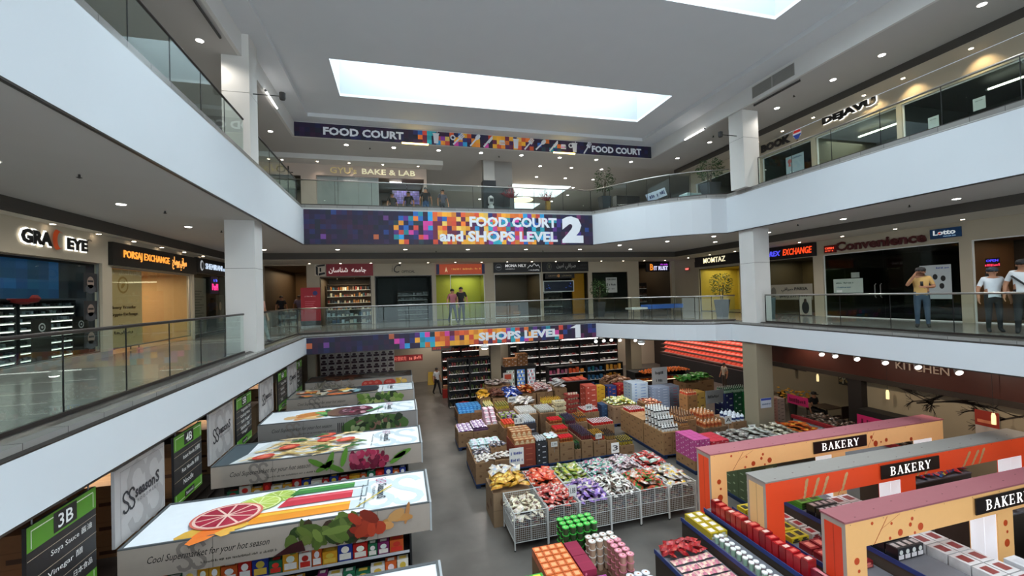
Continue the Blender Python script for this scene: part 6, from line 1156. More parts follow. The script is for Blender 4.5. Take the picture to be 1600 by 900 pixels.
# ------------------------------------------------------------------ wire bins of snack bags
BW, BD, BH = .845, 1.1, .92
wb = root('wire_bin', (0, 0, 0), 'x', 'bin')
m = M()
for x in (0, BW):
    for y in (0, BD): m.box(x-.014, y-.014, .03, x+.014, y+.014, BH, h('c8c8c4'))
for z in (.2, .55, BH-.01):
    for a, b_ in (((0, 0), (BW, 0)), ((0, BD), (BW, BD)), ((0, 0), (0, BD)), ((BW, 0), (BW, BD))): m.rod((*a, z), (*b_, z), .009, h('c8c8c4'), 5)
for z in (.2, .55, BH-.01): pass
m.rod((BW/2, 0, .2), (BW/2, 0, BH), .008, h('c8c8c4'), 5); m.build('frame', PAINT, wb)
m = M(); s_ = .0022
for k in range(1, 17): x = BW*k/17; m.box(x-s_, -s_, .2, x+s_, s_, BH-.01, h('d0d0cc')); m.box(x-s_, BD-s_, .2, x+s_, BD+s_, BH-.01, h('d0d0cc'))
for k in range(1, 22): y = BD*k/22; m.box(-s_, y-s_, .2, s_, y+s_, BH-.01, h('d0d0cc')); m.box(BW-s_, y-s_, .2, BW+s_, y+s_, BH-.01, h('d0d0cc'))
for k in range(15): z = .2+.05*k; m.box(0, -s_, z-s_, BW, s_, z+s_, h('d0d0cc')); m.box(0, BD-s_, z-s_, BW, BD+s_, z+s_, h('d0d0cc')); m.box(-s_, 0, z-s_, s_, BD, z+s_, h('d0d0cc')); m.box(BW-s_, 0, z-s_, BW+s_, BD, z+s_, h('d0d0cc'))
m.build('wire_mesh', PAINT, wb)
m = M(); m.box(.03, .03, .21, BW-.03, BD-.03, .5, h('54402f'))
r = random.Random(4)
m.box(.05, .05, .5, BW-.05, BD-.05, .74, h('3a302c'))
for k in range(60): T_ = frame('far', .045, .045, .5); m.T = T_; x, y = r.uniform(0, .65), r.uniform(0, .19); m.rect(x, y, x+.1, y+.05, .004+.0003*k, jit(h(r.choice(['6a2c26', '847660', '34343f', '8a8272', '4a342a'])), .2, r)); m.T = Matrix.Identity(4)
m.build('bin_liner', CARD, wb)
for x in (0, BW): m = M(); m.lathe([(.02, 0), (.025, .015), (.02, .03)], h('2a2a2a'), 8, x, 0); m.build('foot', PAINT, wb)
WB_ = Proto(wb)
CELL = {(0, 0): (('b8a890', '5a3a28', 'd8d0b8'), 'cream and brown'), (1, 0): (('b03030', 'd8c0b8', 'c86050'), 'red'), (2, 0): (('3a2c58', 'c8a8b8', '8a6ab0'), 'purple'), (3, 0): (('4a3428', 'd0c8bc', 'e0dcd4'), 'brown and white'), (4, 0): (('3a7a34', 'c8583c', 'b83a28'), 'green and red'), (5, 0): (('c8c0b0', 'd8b040', 'b8b0b0'), 'silver and yellow'),
        (1, 1): (('d05a30', 'e8a088', 'c84030'), 'orange'), (2, 1): (('a8a838', 'd0d0b0', '6a8a3c'), 'lime yellow'), (3, 1): (('3a7a70', 'c86a88', 'b8c0b8'), 'teal and pink'), (4, 1): (('b89898', '5a4a58', 'd0c8c8'), 'mauve and white'), (5, 1): (('a8302c', 'd8d0cc', 'c85048'), 'white and red'), (6, 0): (('c8a890', 'b85a38', 'd8d0c8'), 'pinkish'), (6, 1): (('a8b8a8', 'd8dcd4', '7a9a88'), 'pale green')}
for (i, j), (cs, nm) in CELL.items():
    if i == 6: continue
    x0, y0 = 2.52+i*(BW+.03), 9.85+j*(BD+.03)+i*.02
    WB_.put((x0, y0, ZG), 0, 'white wire mesh bin filled with %s snack bags' % nm, 'wire mesh snack bins')
    bn = ['snack_bag', 'sweets_bag'][(i+j) % 2]; ps = [bag(bn, *cs, 100+i*5+j+k*17) for k in range(3)]+([bag(bn, *CELL[(6, j)][0], 300+i)] if i in (4, 5) else [bag(bn, 'c8c0b4', cs[0], cs[2], 400+i)])
    heap(ps, x0+.02, x0+BW-.02, y0+.02, y0+BD-.02, ZG+.74+(0 if (i, j) != (0, 0) else -.15), 4, 6, nm+' snack bag in its wire bin', nm+' snack bags', 2, .2, .88, i*7+j)
block(2.25, 3.3, 11.0, 12.05, ZG+.002, -5.3, 1.05, 1.05, .88, '8a7054', 'tall brown carton bin holding yellow chips bags'); heap([bag('chips_bag', 'c89830', 'e0c060', 'b07820', 90+k) for k in range(2)], 2.3, 3.25, 11.0, 12.0, -5.3, 4, 4, 'yellow chips bag left of the wire bins', 'yellow chips bags', 2, .12, 1.1, 91); heap([bag('chips_bag', 'c0b8a8', 'b0b8c8', 'd0c8b8', 96)], 2.35, 3.2, 11.6, 12.0, -5.1, 3, 2, 'whitish chips bag behind the yellow ones', 'whitish chips bags', 1, .1, 1.1, 97)
board('floor_sign', 'far', 3.05, 12.3, -5.15, .45, .5, 'white tilted sign card between the yellow and orange bags', 'c8ccc8', [('~sale', .1, .6, .8, .2, '3a4a8a'), ('~two', .1, .2, .8, .2, '3a4a8a')], th=.02, mtext=PRINT)
card(4.1, 9.95, -5.35, '1.88', 'white price card among the red snack bags', .2, .28); card(6.0, 11.2, -4.95, '3', 'grey price card among the teal snack bags', .25, .3)
# noodle tubs and gift boxes at the bottom edge
def tubstack(lid, body, x0, x1, y0, y1, nx, ny, z0, n_, what):
    for k in range(n_): array(tub(body, lid) if k == 0 else TP[0], x0, x1, y0, y1, z0+.152*k, nx, ny, 'noodle tub with a %s lid, row %d from below' % (what, k+1), what+' lidded noodle tubs') if 0 else None
for lid, body, x0, y0, nx, ny, n_, what in (('3aa83c', '3a4a30', 3.2, 8.35, 5, 3, 5, 'green'), ('c8c0b8', 'b89a80', 3.62, 7.95, 4, 2, 4, 'white'), ('c87888', 'b08070', 3.98, 7.35, 2, 4, 4, 'pink'), ('d0d0d4', '9aa0b0', 4.0, 6.95, 3, 2, 3, 'grey')):
    block(x0, x0+.165*nx, y0, y0+.165*ny, ZG+.002, -5.75 if n_ > 3 else -5.85, .165*nx, .165*ny, .45, '7a5a44', 'brown carton under the %s lidded noodle tubs' % what); P = tub(body, lid); z0 = -5.748 if n_ > 3 else -5.848
    for k in range(n_): array(P, x0, x0+.165*nx, y0, y0+.165*ny, z0+.151*k, nx, ny, '%s lidded noodle tub, %s layer up' % (what, ORD[k]), '%s lidded noodle tubs' % what)
block(2.45, 3.1, 6.6, 8.25, ZG+.002, -5.32, .65, .55, .45, '8a6a4c', 'brown carton under the orange gift boxes'); array(pack('d0642c', .155, .16, .16, 'e8a070', 'gift_box'), 2.45, 3.1, 6.62, 8.22, -5.318, 4, 9, 'bright orange small gift box', 'orange gift boxes'); block(3.15, 3.45, 7.3, 8.25, ZG+.002, -5.2, .3, .47, .25, '8a1c3c', 'magenta carton behind the orange gift boxes', 'd87890'); block(1.9, 2.42, 6.6, 7.5, ZG+.002, -5.32, .52, .45, .44, '8a6a4c', 'brown carton under the green tea boxes'); array(pack('3a9a34', .24, .16, .14, 'd8d840', 'tea_box'), 1.9, 2.42, 6.62, 7.48, -5.318, 2, 5, 'bright green box at the bottom edge', 'bright green boxes'); block(3.15, 3.6, 6.4, 7.25, ZG+.002, -5.3, .22, .28, .3, 'a84a90', 'purple pink carton right of the orange gift boxes', 'e0a0d0')
# ------------------------------------------------------------------ bakery frames and low shelves
def wheat(m, w, hh, z):
    r = random.Random(int(w*100))
    for x in (1.0, 1.25, 1.5, 2.05, 4.35, 4.6, 5.9, 6.2, 6.45):
        if x > w-.2: continue
        a = r.uniform(.9, 1.45)
        for k in range(7): m.ell(x+.05*k*math.cos(a), .05+.05*k*math.sin(a), .07, .03+.002*k, z+.0005*k, jit(h('cda574'), .08), 8, a+(.3 if k % 2 else -.3))
        m.quad((x-.16, .0, z), (x-.15, .0, z), (x+.0, .05, z), (x, .06, z), h('c89a5c'))
def dots(m, w, hh, z):
    for x, y, s_ in ((.55, -.25, .045), (.6, .38, .022), (1.05, .3, .02), (1.25, .1, .045), (1.0, .04, .022), (1.75, .12, .05), (1.55, .3, .025), (1.5, .2, .028), (1.6, .03, .02), (5.2, .3, .035), (5.35, .1, .06), (5.25, .2, .02), (5.75, .15, .04), (5.55, .12, .02), (6.7, .06, .04)):
        if x < w and y > 0: m.ell(x, y*.95, s_*1.35, s_*1.35, z, h('c84a1c'), 16)
    for a, b_ in (((.62, .0), (.95, .42)), ((.78, .22), (1.25, .42)), ((5.05, .02), (5.3, .4))):
        m.quad((a[0], a[1], z), (a[0]+.015, a[1], z), (b_[0]+.015, b_[1], z), (b_[0], b_[1], z), h('b04820'))
def legdots(m, w, hh, z):
    for x, y, s_ in ((.22, .88, .06), (.26, .78, .03), (.24, .66, .075), (.3, .35, .05)): m.ell(x*w/.45, y*hh, s_, s_, z, h('c84a1c'), 16)
    m.quad((.05*w, .28*hh, z), (.08*w, .28*hh, z), (.5*w, .45*hh, z), (.48*w, .46*hh, z), h('b04820'))
def serif(m, word, x0, y0, w, hh, z, col):
    n_ = len(word); cw = w/n_
    for i, ch in enumerate(word):
        X = x0+i*cw; W_ = cw*.86; T_ = .2*W_; t_ = .09*W_; sf = .05*hh
        def bar(xa, ya, xb, yb, th):
            L_ = math.hypot(xb-xa, yb-ya); nx, ny = -(yb-ya)/L_*th/2, (xb-xa)/L_*th/2
            m.quad((X+xa*W_-nx, y0+ya-ny, z), (X+xb*W_-nx, y0+yb-ny, z), (X+xb*W_+nx, y0+yb+ny, z), (X+xa*W_+nx, y0+ya+ny, z), col)
        def B_(xa, ya, xb, yb, th):
            ax, bx = X+xa*W_, X+xb*W_; ay, by = y0+ya*hh, y0+yb*hh; L_ = math.hypot(bx-ax, by-ay); nx, ny = -(by-ay)/L_*th/2, (bx-ax)/L_*th/2
            m.quad((ax-nx, ay-ny, z), (bx-nx, by-ny, z), (bx+nx, by+ny, z), (ax+nx, ay+ny, z), col)
        def ser(xc, y_, wd=.34): m.rect(X+(xc-wd/2)*W_, y0+(y_*hh if y_ == 0 else hh-sf), X+(xc+wd/2)*W_, y0+(sf if y_ == 0 else hh), z, col)
        def bowl(yb_, yt, xr):
            cy, ry = (yb_+yt)/2*hh, (yt-yb_)/2*hh; P, Q = [], []
            for k in range(11): a = -math.pi/2+math.pi*k/10; P.append((X+.45*W_+(xr-.45)*W_*math.cos(a), y0+cy+ry*math.sin(a))); Q.append((X+.45*W_+((xr-.45)*W_-T_)*math.cos(a), y0+cy+(ry-sf)*math.sin(a)))
            for k in range(10): m.quad((*P[k], z), (*P[k+1], z), (*Q[k+1], z), (*Q[k], z), col)
            for yy in (yb_, yt): m.rect(X+.2*W_, y0+yy*hh-(sf if yy == yt else 0), X+.46*W_, y0+yy*hh+(0 if yy == yt else sf), z, col)
        if ch in 'BERK': B_(.24, 0, .24, 1, T_); ser(.24, 0, .44); ser(.24, 1, .44)
        if ch == 'B': bowl(.5, 1, .84); bowl(0, .53, .9)
        if ch == 'R': bowl(.46, 1, .86); B_(.48, .5, .86, 0, T_); ser(.9, 0, .24)
        if ch == 'E':
            for y_, xr in ((0, .86), (.5, .66), (1, .82)): m.rect(X+.24*W_, y0+max(0, y_*hh-sf), X+xr*W_, y0+max(sf, y_*hh), z, col)
            m.rect(X+.8*W_, y0, X+.86*W_, y0+.26*hh, z, col); m.rect(X+.76*W_, y0+.76*hh, X+.82*W_, y0+hh, z, col); m.rect(X+.6*W_, y0+.38*hh, X+.66*W_, y0+.6*hh, z, col)
        if ch == 'K': B_(.3, .4, .8, 1, t_); B_(.42, .52, .86, 0, T_); ser(.82, 1, .34); ser(.9, 0, .3)
        if ch == 'A': B_(.14, 0, .5, 1, t_); B_(.46, 1, .84, 0, T_); m.rect(X+.26*W_, y0+.3*hh, X+.72*W_, y0+.3*hh+sf, z, col); ser(.12, 0, .3); ser(.86, 0, .34)
        if ch == 'Y': B_(.14, 1, .5, .45, T_); B_(.86, 1, .52, .45, t_); B_(.5, 0, .5, .5, T_); ser(.14, 1, .36); ser(.86, 1, .28); ser(.5, 0, .4)
def bake(y, xr, face, side, top, dec, ldec, label, thick):
    x0, z0, z1 = 7.1, ZG, -4.0; rt = root('bakery_frame', (x0, y, ZG), label, 'frame', 'bakery portal frames'); bh = .46; lw = .45; y1 = y+thick
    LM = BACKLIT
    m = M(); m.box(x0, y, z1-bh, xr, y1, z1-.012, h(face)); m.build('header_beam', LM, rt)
    m = M(); m.box(x0-.02, y-.012, z1-.011, xr+.02, y1+.012, z1+.02, h(top)); 
    for k in range(14): a = x0+.3+k*(xr-x0-.4)/14; m.box(a, y+.06+(k % 3)*.1, z1+.02, a+.03, y+.075+(k % 3)*.1, z1+.022, h('5a2a2a'))
    m.build('top_board', PRINT, rt)
    m = M(); m.T = frame('far', x0, y-.003, z1-bh); dec(m, xr-x0, bh, 0); m.T = Matrix.Identity(4)
    for k in range(12): a = x0+.1+k*(xr-x0-.2)/11; m.box(a, y-.006, z1-.05, a+.012, y-.004, z1-.04, h('4a3020'))
    m.build('printed_pattern', PRINT, rt)
    for i, lx in enumerate((x0, 10.9, xr-lw)):
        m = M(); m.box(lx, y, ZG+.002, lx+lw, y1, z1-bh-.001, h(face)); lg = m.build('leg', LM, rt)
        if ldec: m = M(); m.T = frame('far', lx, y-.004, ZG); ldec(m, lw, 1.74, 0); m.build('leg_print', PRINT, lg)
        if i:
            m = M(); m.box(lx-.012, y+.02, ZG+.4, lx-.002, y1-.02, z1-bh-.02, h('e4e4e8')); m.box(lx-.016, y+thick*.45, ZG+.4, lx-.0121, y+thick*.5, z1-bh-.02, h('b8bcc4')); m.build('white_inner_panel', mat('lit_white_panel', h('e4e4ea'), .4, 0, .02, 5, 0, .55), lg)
        else:
            m = M(); m.T = Matrix(((0, 0, -1, lx-.001), (-1, 0, 0, y1), (0, 1, 0, ZG), (0, 0, 0, 1))); m.rect(0, 0, thick, 2.2, .001, h('8a8078')); m.rect(.06, .05, thick-.06, 2.1, .006, h(side)); m.rect(thick*.5, .05, thick*.54, 2.1, .008, jit(tuple(v*.7 for v in h(side)), 0)); m.build('side_panel', BACKLIT, lg)
    m = M(); m.T = frame('far', 10.23, y-.03, z1-.36); m.box(0, 0, 0, 1.84, .3, .02, h('0e0c0c')); sg = m.build('name_board', PRINT, rt)
    m = M(); m.T = frame('far', 10.23, y-.03, z1-.36); serif(m, 'BAKERY', .26, .055, 1.32, .19, .024, h('f0ece8')); m.build('lettering', LITTEXT, sg)
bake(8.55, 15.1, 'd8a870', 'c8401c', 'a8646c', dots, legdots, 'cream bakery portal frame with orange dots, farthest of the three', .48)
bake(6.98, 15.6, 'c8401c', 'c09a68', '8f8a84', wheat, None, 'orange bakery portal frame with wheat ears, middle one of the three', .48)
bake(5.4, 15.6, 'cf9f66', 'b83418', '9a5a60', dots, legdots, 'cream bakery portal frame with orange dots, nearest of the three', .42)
def lowshelf(x0, x1, y0, y1, z, label, col='3a3028'):
    rt = root('low_shelf', ((x0+x1)/2, y0, ZG), label, 'shelf'); m = M(); m.box(x0, y0, ZG+.002, x1, y1, z-.03, h(col)); m.build('cabinet', PAINT, rt); m = M(); m.box(x0-.01, y0-.01, z-.029, x1+.01, y1+.01, z, h('6a6a70')); m.build('top_board', PAINT, rt)
    m = M(); m.box(x0-.025, y0, z-.04, x0-.012, y1, z+.05, h('2a3a78')); m.build('price_rail', PRINT, rt)
lowshelf(5.15, 6.2, 4.2, 8.0, -5.6, 'lowest step of the biscuit display with a dark front before the bakery frames'); lowshelf(6.24, 6.75, 4.2, 8.55, -5.38, 'middle step of the biscuit display holding the cups'); lowshelf(6.79, 7.06, 4.2, 8.7, -5.15, 'narrow top step of the biscuit display before the red boxes') if 0 else None
PK1 = [bag('wafer_pack', 'c87888', 'e0c0a8', 'd8a8a0', s, .24, .17, .07) for s in (201, 202)]; array(PK1, 5.2, 6.15, 4.4, 7.6, -5.6, 4, 15, 'pink wafer pack on the lowest step', 'pink wafer packs', 0, None, .012); RP = bag('jerky_pack', 'a81c24', 'd05048', '8a1418', 205, .26, .18, .08); heap([RP], 5.2, 6.15, 7.55, 8.0, -5.58, 4, 3, 'dark red pack on the lowest step', 'dark red packs', 2, .05, 1, 206)
CUPS = [item('drink_cup', M().lathe([(.04, 0), (.05, .13), (.054, .132), (.05, .15)], h(c), 10, cols=[h(c), h('e0e0dc'), h('e4e4e0'), h('e4e4e0')]), 'cup', smooth=False) for c in ('9ab8a0', 'b8a0a8', 'a8a8b8')]
[c_.put((6.6, 4.5+.12*k_, -5.38), 0, 'pastel cup standing apart at the inner edge, '+ORD[k_]) for k_, c_ in enumerate(CUPS)]; array(CUPS, 6.28, 6.5, 4.9, 7.6, -5.38, 2, 18, 'pastel cup with a white lid on the middle step', 'pastel cups'); YB = pack('b8a028', .2, .22, .14, 'e8e4d8'); array(YB, 6.28, 6.72, 7.65, 8.5, -5.38, 2, 4, 'yellow box at the far end of the middle step', 'yellow biscuit boxes')
lowshelf(7.6, 8.5, 4.2, 8.45, -5.3, 'low shelf behind the first frame legs holding the yellow and white boxes', '4a4038'); lowshelf(8.55, 9.3, 4.2, 8.45, -5.05, 'higher step holding green boxes between the bakery frames', '4a4038')
RBX = pack('a81820', .13, .2, .3, 'd86a60'); RBY = pack('8a1018', .13, .2, .31, 'e8c8b8'); lowshelf(6.8, 7.05, 4.2, 8.45, -5.2, 'narrow top step of the biscuit display carrying tall red boxes'); [(RBX if k % 3 else RBY).put((6.93, 5.95+.15*k, -5.199), 1.5708+RND.uniform(-.06, .06), 'tall red gift box in the row before the frame legs, '+ORD[k]+' from near end', 'tall red gift boxes', (1, 1, RND.uniform(.9, 1.08))) for k in range(16)]
SK = pack('8a2838', .3, .12, .1, 'c87880'); [array(SK, 6.86, 7.04, 4.4+.0*k, 5.85, -5.199+.102*k, 1, 10, 'striped dark red box in the flat pile near the nearest frame', 'striped dark red boxes', 1.5708) for k in range(2)]
array(pack('c8b820', .22, .26, .1, '2a2a1a'), 7.65, 8.1, 6.9, 8.4, -5.3, 2, 5, 'yellow box with black print seen through the orange frame', 'yellow and black boxes'); array(pack('c8c0b8', .22, .26, .1, 'a83838'), 8.12, 8.48, 6.9, 8.4, -5.3, 1, 5, 'white box with red print seen through the orange frame', 'white and red boxes'); array(pack('7a1c20', .22, .26, .12, 'c86a60'), 7.65, 8.45, 5.9, 6.8, -5.3, 3, 3, 'dark red box seen through the orange frame', 'dark red boxes in the orange frame')
[array(pack('4a8a2c', .3, .3, .05, '2a3a1a'), 8.6, 9.25, 7.5, 8.4, -5.05+.052*k, 2, 3, 'flat green box in the layers between the frames', 'flat green boxes') for k in range(3)]; array(pack('1f1f24', .16, .2, .22, 'd8d0d0'), 8.6, 9.25, 5.6, 7.4, -5.05, 4, 8, 'small black box with pale print on the higher step', 'small black boxes')
lowshelf(9.4, 10.1, 4.2, 8.45, -5.2, 'low shelf of the white cake boxes behind the nearest frame', '55504c'); WC = pack('d4d0d0', .3, .3, .26, '8a3a3c'); array(WC, 9.42, 10.08, 4.4, 7.6, -5.2, 2, 10, 'white cake box with brown picture', 'white cake boxes'); [array(pack('d8d8dc', .3, .4, .04, 'c8c8cc'), 10.35, 10.75, 4.6, 5.2, -5.4+.042*k, 1, 1, 'flat white box in the neat pile, %s from below' % ORD[k], 'flat white boxes') for k in range(9)]
lowshelf(10.3, 10.85, 4.2, 5.35, -5.4, 'low base under the flat white box pile') ; lowshelf(11.6, 14.3, 4.3, 5.2, -5.1, 'shelf of bread bags at the right of the nearest frame', '3a342e'); heap([bag('bread_bag', 'a86a48', 'd0b090', '8a3a30', 210+k) for k in range(2)], 11.6, 14.3, 4.35, 5.15, -5.1, 9, 3, 'brown bread bag at the right frame edge', 'brown bread bags', 2, .05, 1.1, 211); lowshelf(11.6, 14.3, 5.95, 6.8, -5.0, 'shelf of cake bags behind the nearest frame at the right', '3a342e'); heap([bag('cake_bag', 'a87868', 'c8b8a8', '6a3a4a', 220+k) for k in range(2)], 11.6, 14.3, 6.0, 6.75, -5.0, 9, 3, 'mauve brown cake bag between nearest and orange frame', 'mauve cake bags', 2, .05, 1.1, 221); lowshelf(11.6, 14.3, 7.55, 8.4, -5.0, 'shelf of jelly bags behind the orange frame', '3a342e'); heap([bag('jelly_bag', 'b83a3a', 'c8b040', '2a5a8a', 230+k) for k in range(2)], 11.6, 14.3, 7.6, 8.35, -5.0, 9, 3, 'bright mixed jelly bag behind the orange frame', 'jelly bags', 2, .05, 1.1, 231)
pallet(9.3, 10.2, 9.6, 10.6, 'blue pallet under the dark green cases behind the first frame'); block(9.3, 10.2, 9.6, 10.6, ZP, -4.7, .9, .5, .22, '4a5a3c', 'dark green carton of the case stack behind the farthest frame', '8a9a78')
# ------------------------------------------------------------------ far supermarket wall, shelves, coolers
w = M(); w.box(-12, 31.5, ZG, 25, 31.7, F1B); w.build('wall_supermarket_far', WARMWALL, kind='structure')
def rack(x0, y, z0, z1, w, n_, label, cols, face='far', back='0e0e10', strip='b8b8b4', s_em=0, d=.6, step=.12, cat='shelf', ih=(.12, .24), x=None):
    return shelf_unit('grocery_shelf', face, x0, y, z0, w, z1-z0, d, n_, label, back, (1, .96, .9), s_em, cols, cat, '141414', step, ih)
rack(2.45, 23.4, ZG, -3.5, 1.2, 6, 'tall dark grocery shelf of bottles at the aisle, left half', ['1f2a1a', '2a1c14', '5a1c18', '3a3a20', '141418']); rack(3.68, 23.4, ZG, -3.5, 1.2, 6, 'tall dark grocery shelf of bottles at the aisle, right half', ['5a1c18', '2a1c14', '3a4a28', '5a5a20', '141418'])
for k in range(2): rack(2.6+1.3*k, 28.4, ZG, -3.2, 1.25, 5, 'lit produce shelf behind the bottle shelves, %s' % ['left one', 'right one'][k], ['a83020', 'c85a30', 'd8905c', '7a2018'], s_em=1.5)
for i in range(5):
    for j in range(2): rack(7.9+1.55*i, 28.2+2.4*j, ZG, -2.9, 1.5, 6, 'open black cooler in the far row, number %s from the left, %s' % (['one', 'two', 'three', 'four', 'five'][i], ['front row', 'back row'][j]), ['6a4a48', '8a8a88', '3a3a40', 'a8a098', '8a3a38'], s_em=.9, ih=(.06, .16), step=.2)
for i in range(4): rack(8.8+1.3*i, 24.6, ZG, -4.6, 1.25, 3, 'waist high display of bright packs before the coolers, %s' % ['pink', 'orange', 'blue', 'ochre'][i], [['a85068', 'b87080', '7a3a58'], ['c8502c', 'd88a3c', 'a83a30'], ['2a5a80', '1f6a70', '3a4a70'], ['b87a28', '8a5a20', 'c89038']][i], ih=(.2, .35), step=.25)
rt = root('drinks_fridge', (7.2, 25.3, ZG), 'black three door drinks fridge with lit glass doors', 'fridge'); m = M(); m.box(6.1, 25.3, ZG+.002, 8.2, 26.1, -4.5, h('0c0c0e')); m.build('body', PAINT, rt)
for k in range(3):
    m = M(); m.T = frame('far', 6.2+.68*k, 25.29, ZG+.3); m.box(0, 0, 0, .6, 1.25, .02, h('1a1a1c')); dr = m.build('door', PAINT, rt); m = M(); m.T = frame('far', 6.2+.68*k, 25.27, ZG+.3); m.rect(.05, .05, .55, 1.2, .001, h(['9aa8a0', '4a78b8', 'b0b8c0'][k]))
    for j in range(5):
        m.rect(.05, .05+.23*j, .55, .065+.23*j, .004, h('d8d8d8'))
        for i in range(6): m.rect(.07+.08*i, .07+.23*j, .12+.08*i, .07+.23*j+RND.uniform(.1, .16), .003, jit(h([['6a2a28', '2a5a3a', 'd8d8d8'], ['1f4a9a', 'c8d8e8', 'd8c840'], ['3a3a4a', 'c83a4a', 'e0e0e8']][k][(i+j) % 3]), .2))
    m.build('lit_pane', BACKLIT, dr)
block(6.2, 7.0, 25.4, 26.0, -4.498, -4.0, .4, .6, .25, '9a6a40', 'brown carton on the drinks fridge, left pile', 'e0d8d0'); block(7.02, 7.7, 25.4, 26.0, -4.498, -3.75, .34, .6, .25, '8a5f38', 'brown carton on the drinks fridge, taller pile', 'e0d8d0')
board('notice_frame', 'far', 5.85, 24.55, -5.2, .6, .5, 'white framed orange notice on the beige column', 'c8c4c0', (), lambda m, w, hh, z: m.rect(.15*w, .2*hh, .85*w, .8*hh, z, h('b8482c')), th=.03, mtext=PRINT)
rt = root('spice_rack', (5.85, 24.55, ZG), 'small dark rack under the orange notice', 'shelf'); m = M(); m.box(5.85, 24.3, ZG+.002, 6.05, 24.9, -5.3, h('1c1410')); m.build('body', PAINT, rt)
board('wall_sign', 'far', 6.3, 27.6, -3.15, 2.6, .8, 'dark green hanging sign panel with black strip above the fridge', '2a3a20', [('~dairy', .25, .35, .5, .2, '8a9a78')], lambda m, w, hh, z: m.rect(.1*w, .25*hh, .85*w, .65*hh, z-.002, h('14180f')), th=.05, mtext=PRINT)
board('wall_sign', 'far', 3.5, 27.0, -2.95, 1.1, .6, 'grey hanging panel with tall black letters behind the bright spotlight', '8a8880', [('I I U', .2, .1, .7, .8, '1a1a1a', dict(bold=.02))], th=.05, mtext=PRINT)
board('wall_sign', 'far', -.6, 28.0, -4.1, 1.9, .4, 'red lit sign strip with glowing characters in the far left of the shop', '7a1c1c', [('\u7279\u50F9\u9BAE\u8089', .05, .15, .4, .7, 'ff8a7a'), ('~meat', .55, .2, .4, .6, 'ff8a7a')], th=.05, mtext=BACKLIT, mbg=BACKLIT)
board('wall_sign', 'far', 1.9, 28.0, -3.55, 1.3, .5, 'red glowing characters on a grey wall left of the column', '6a6460', [('\u9BAE\u8089', .05, .15, .4, .7, 'd83a38'), ('\u6D77\u9BAE', .55, .3, .35, .6, 'a82a2a')], th=.05, mtext=BACKLIT)
DRB = pack('d8d4d0', .42, .3, .36, '4a3440', 'printed_box')
for i in range(10):
    for k in range(9):
        DRB.put((-4.65+.44*i, 28.0, ZG+.38+.362*k+.001), 0, lab('white box with curved print at far left', ORD[k]+' layer up', ORD[i]+' from left'), 'white printed boxes in the far wall') if k < 9 else None
rt = root('platform', (-2.6, 28, ZG), 'low dark platform under the wall of white printed boxes', 'platform'); m = M(); m.box(-4.9, 27.6, ZG+.002, -.3, 28.5, ZG+.38, h('3a342e')); m.build('deck', PAINT, rt)
# wet floor sign, basket, trolleys
rt = root('wet_floor_sign', (1.95, 30.3, ZG), 'yellow folding wet floor sign in the far aisle', 'sign'); m = M(); m.quad((1.7, 30.1, ZG), (2.15, 30.1, ZG), (2.08, 30.25, ZG+.9), (1.77, 30.25, ZG+.9), h('d8b020')); m.quad((1.77, 30.26, ZG+.9), (2.08, 30.26, ZG+.9), (2.15, 30.42, ZG), (1.7, 30.42, ZG), h('c8a018')); m.build('panels', GLOSS, rt)
BSK = root('shopping_basket', (2.55, 26.0, ZG), 'red shopping basket with a carton in the far aisle', 'basket'); m = M(); m.box(2.35, 25.85, ZG+.002, 2.75, 26.15, ZG+.55, h('b02820')); m.build('basket_body', PAINT, BSK); m = M(); m.box(2.4, 25.9, ZG+.551, 2.7, 26.1, ZG+.75, h('a88058')); m.build('carton', CARD, BSK)
m = M(); m.lathe([(.22, ZG+.002), (.3, ZG+.45), (.31, ZG+.5)], h('9a1c1c'), 14, 3.15, 22.4); tag(m.build('red_bucket', PAINT), 'red bucket at the foot of the bottle shelves', 'bucket')
# meat cooler on the right wall
w = M(); w.box(20.9, 20.3, ZG, 21.0, 31.5, F1B); w.build('wall_right_supermarket', mat('dark_cooler_wall', h('2a2220'), .6), kind='structure')
cx = root('meat_cooler', (20.6, 24.5, ZG), 'long open meat cooler with pink lit shelves at the far right wall', 'cooler')
m = M(); m.box(20.05, 20.7, ZG+.002, 20.85, 29.5, ZG+1.1, h('1a1a1c')); m.box(20.75, 20.7, ZG+1.1, 20.85, 29.5, -2.3, h('3a1c1a')); m.build('case', PAINT, cx)
MT = pack('d8503c', .34, .22, .06, 'e87868', 'meat_tray'); 
for k in range(6):
    z = ZG+1.3+.32*k; m = M(); m.box(20.1+.05*k, 20.75, z-.03, 20.74, 29.45, z, h('9a9a98')); m.build('shelf', PAINT, cx); m = M(); m.box(20.15+.05*k, 20.8, z-.05, 20.2+.05*k, 29.4, z-.032, (1, .6, .5)); m.build('light_strip', emit('meat_glow', (1, .62, .52), 5), cx); m = M(); m.box(20.08+.05*k, 20.75, z-.075, 20.098+.05*k, 29.45, z+.02, h('5a4038')); m.build('shelf_lip', PAINT, cx)
    if 1:
        for q_ in range(22): MT.put((20.42, 20.95+.385*q_, z+.06), (.6, 0, -1.5708), lab('red meat tray in the pink lit cooler', ORD[k]+' shelf up', ORD[q_]+' from near end'), 'meat trays in the cooler', (1.08, 1.3, 1.1))
rack(-19.9, 20.0, ZG, -2.6, 1.2, 6, 'dark freezer cabinet right of the meat cooler', ['2a2a30', '3a3430'], 'right') if 0 else shelf_unit('grocery_shelf', 'right', 19.9, 20.3, ZG, 1.1, 3.4, .5, 7, 'dark shelf unit between meat cooler and column', '0c0a0a', s_em=0, items=['2a2420', '3a3230'])
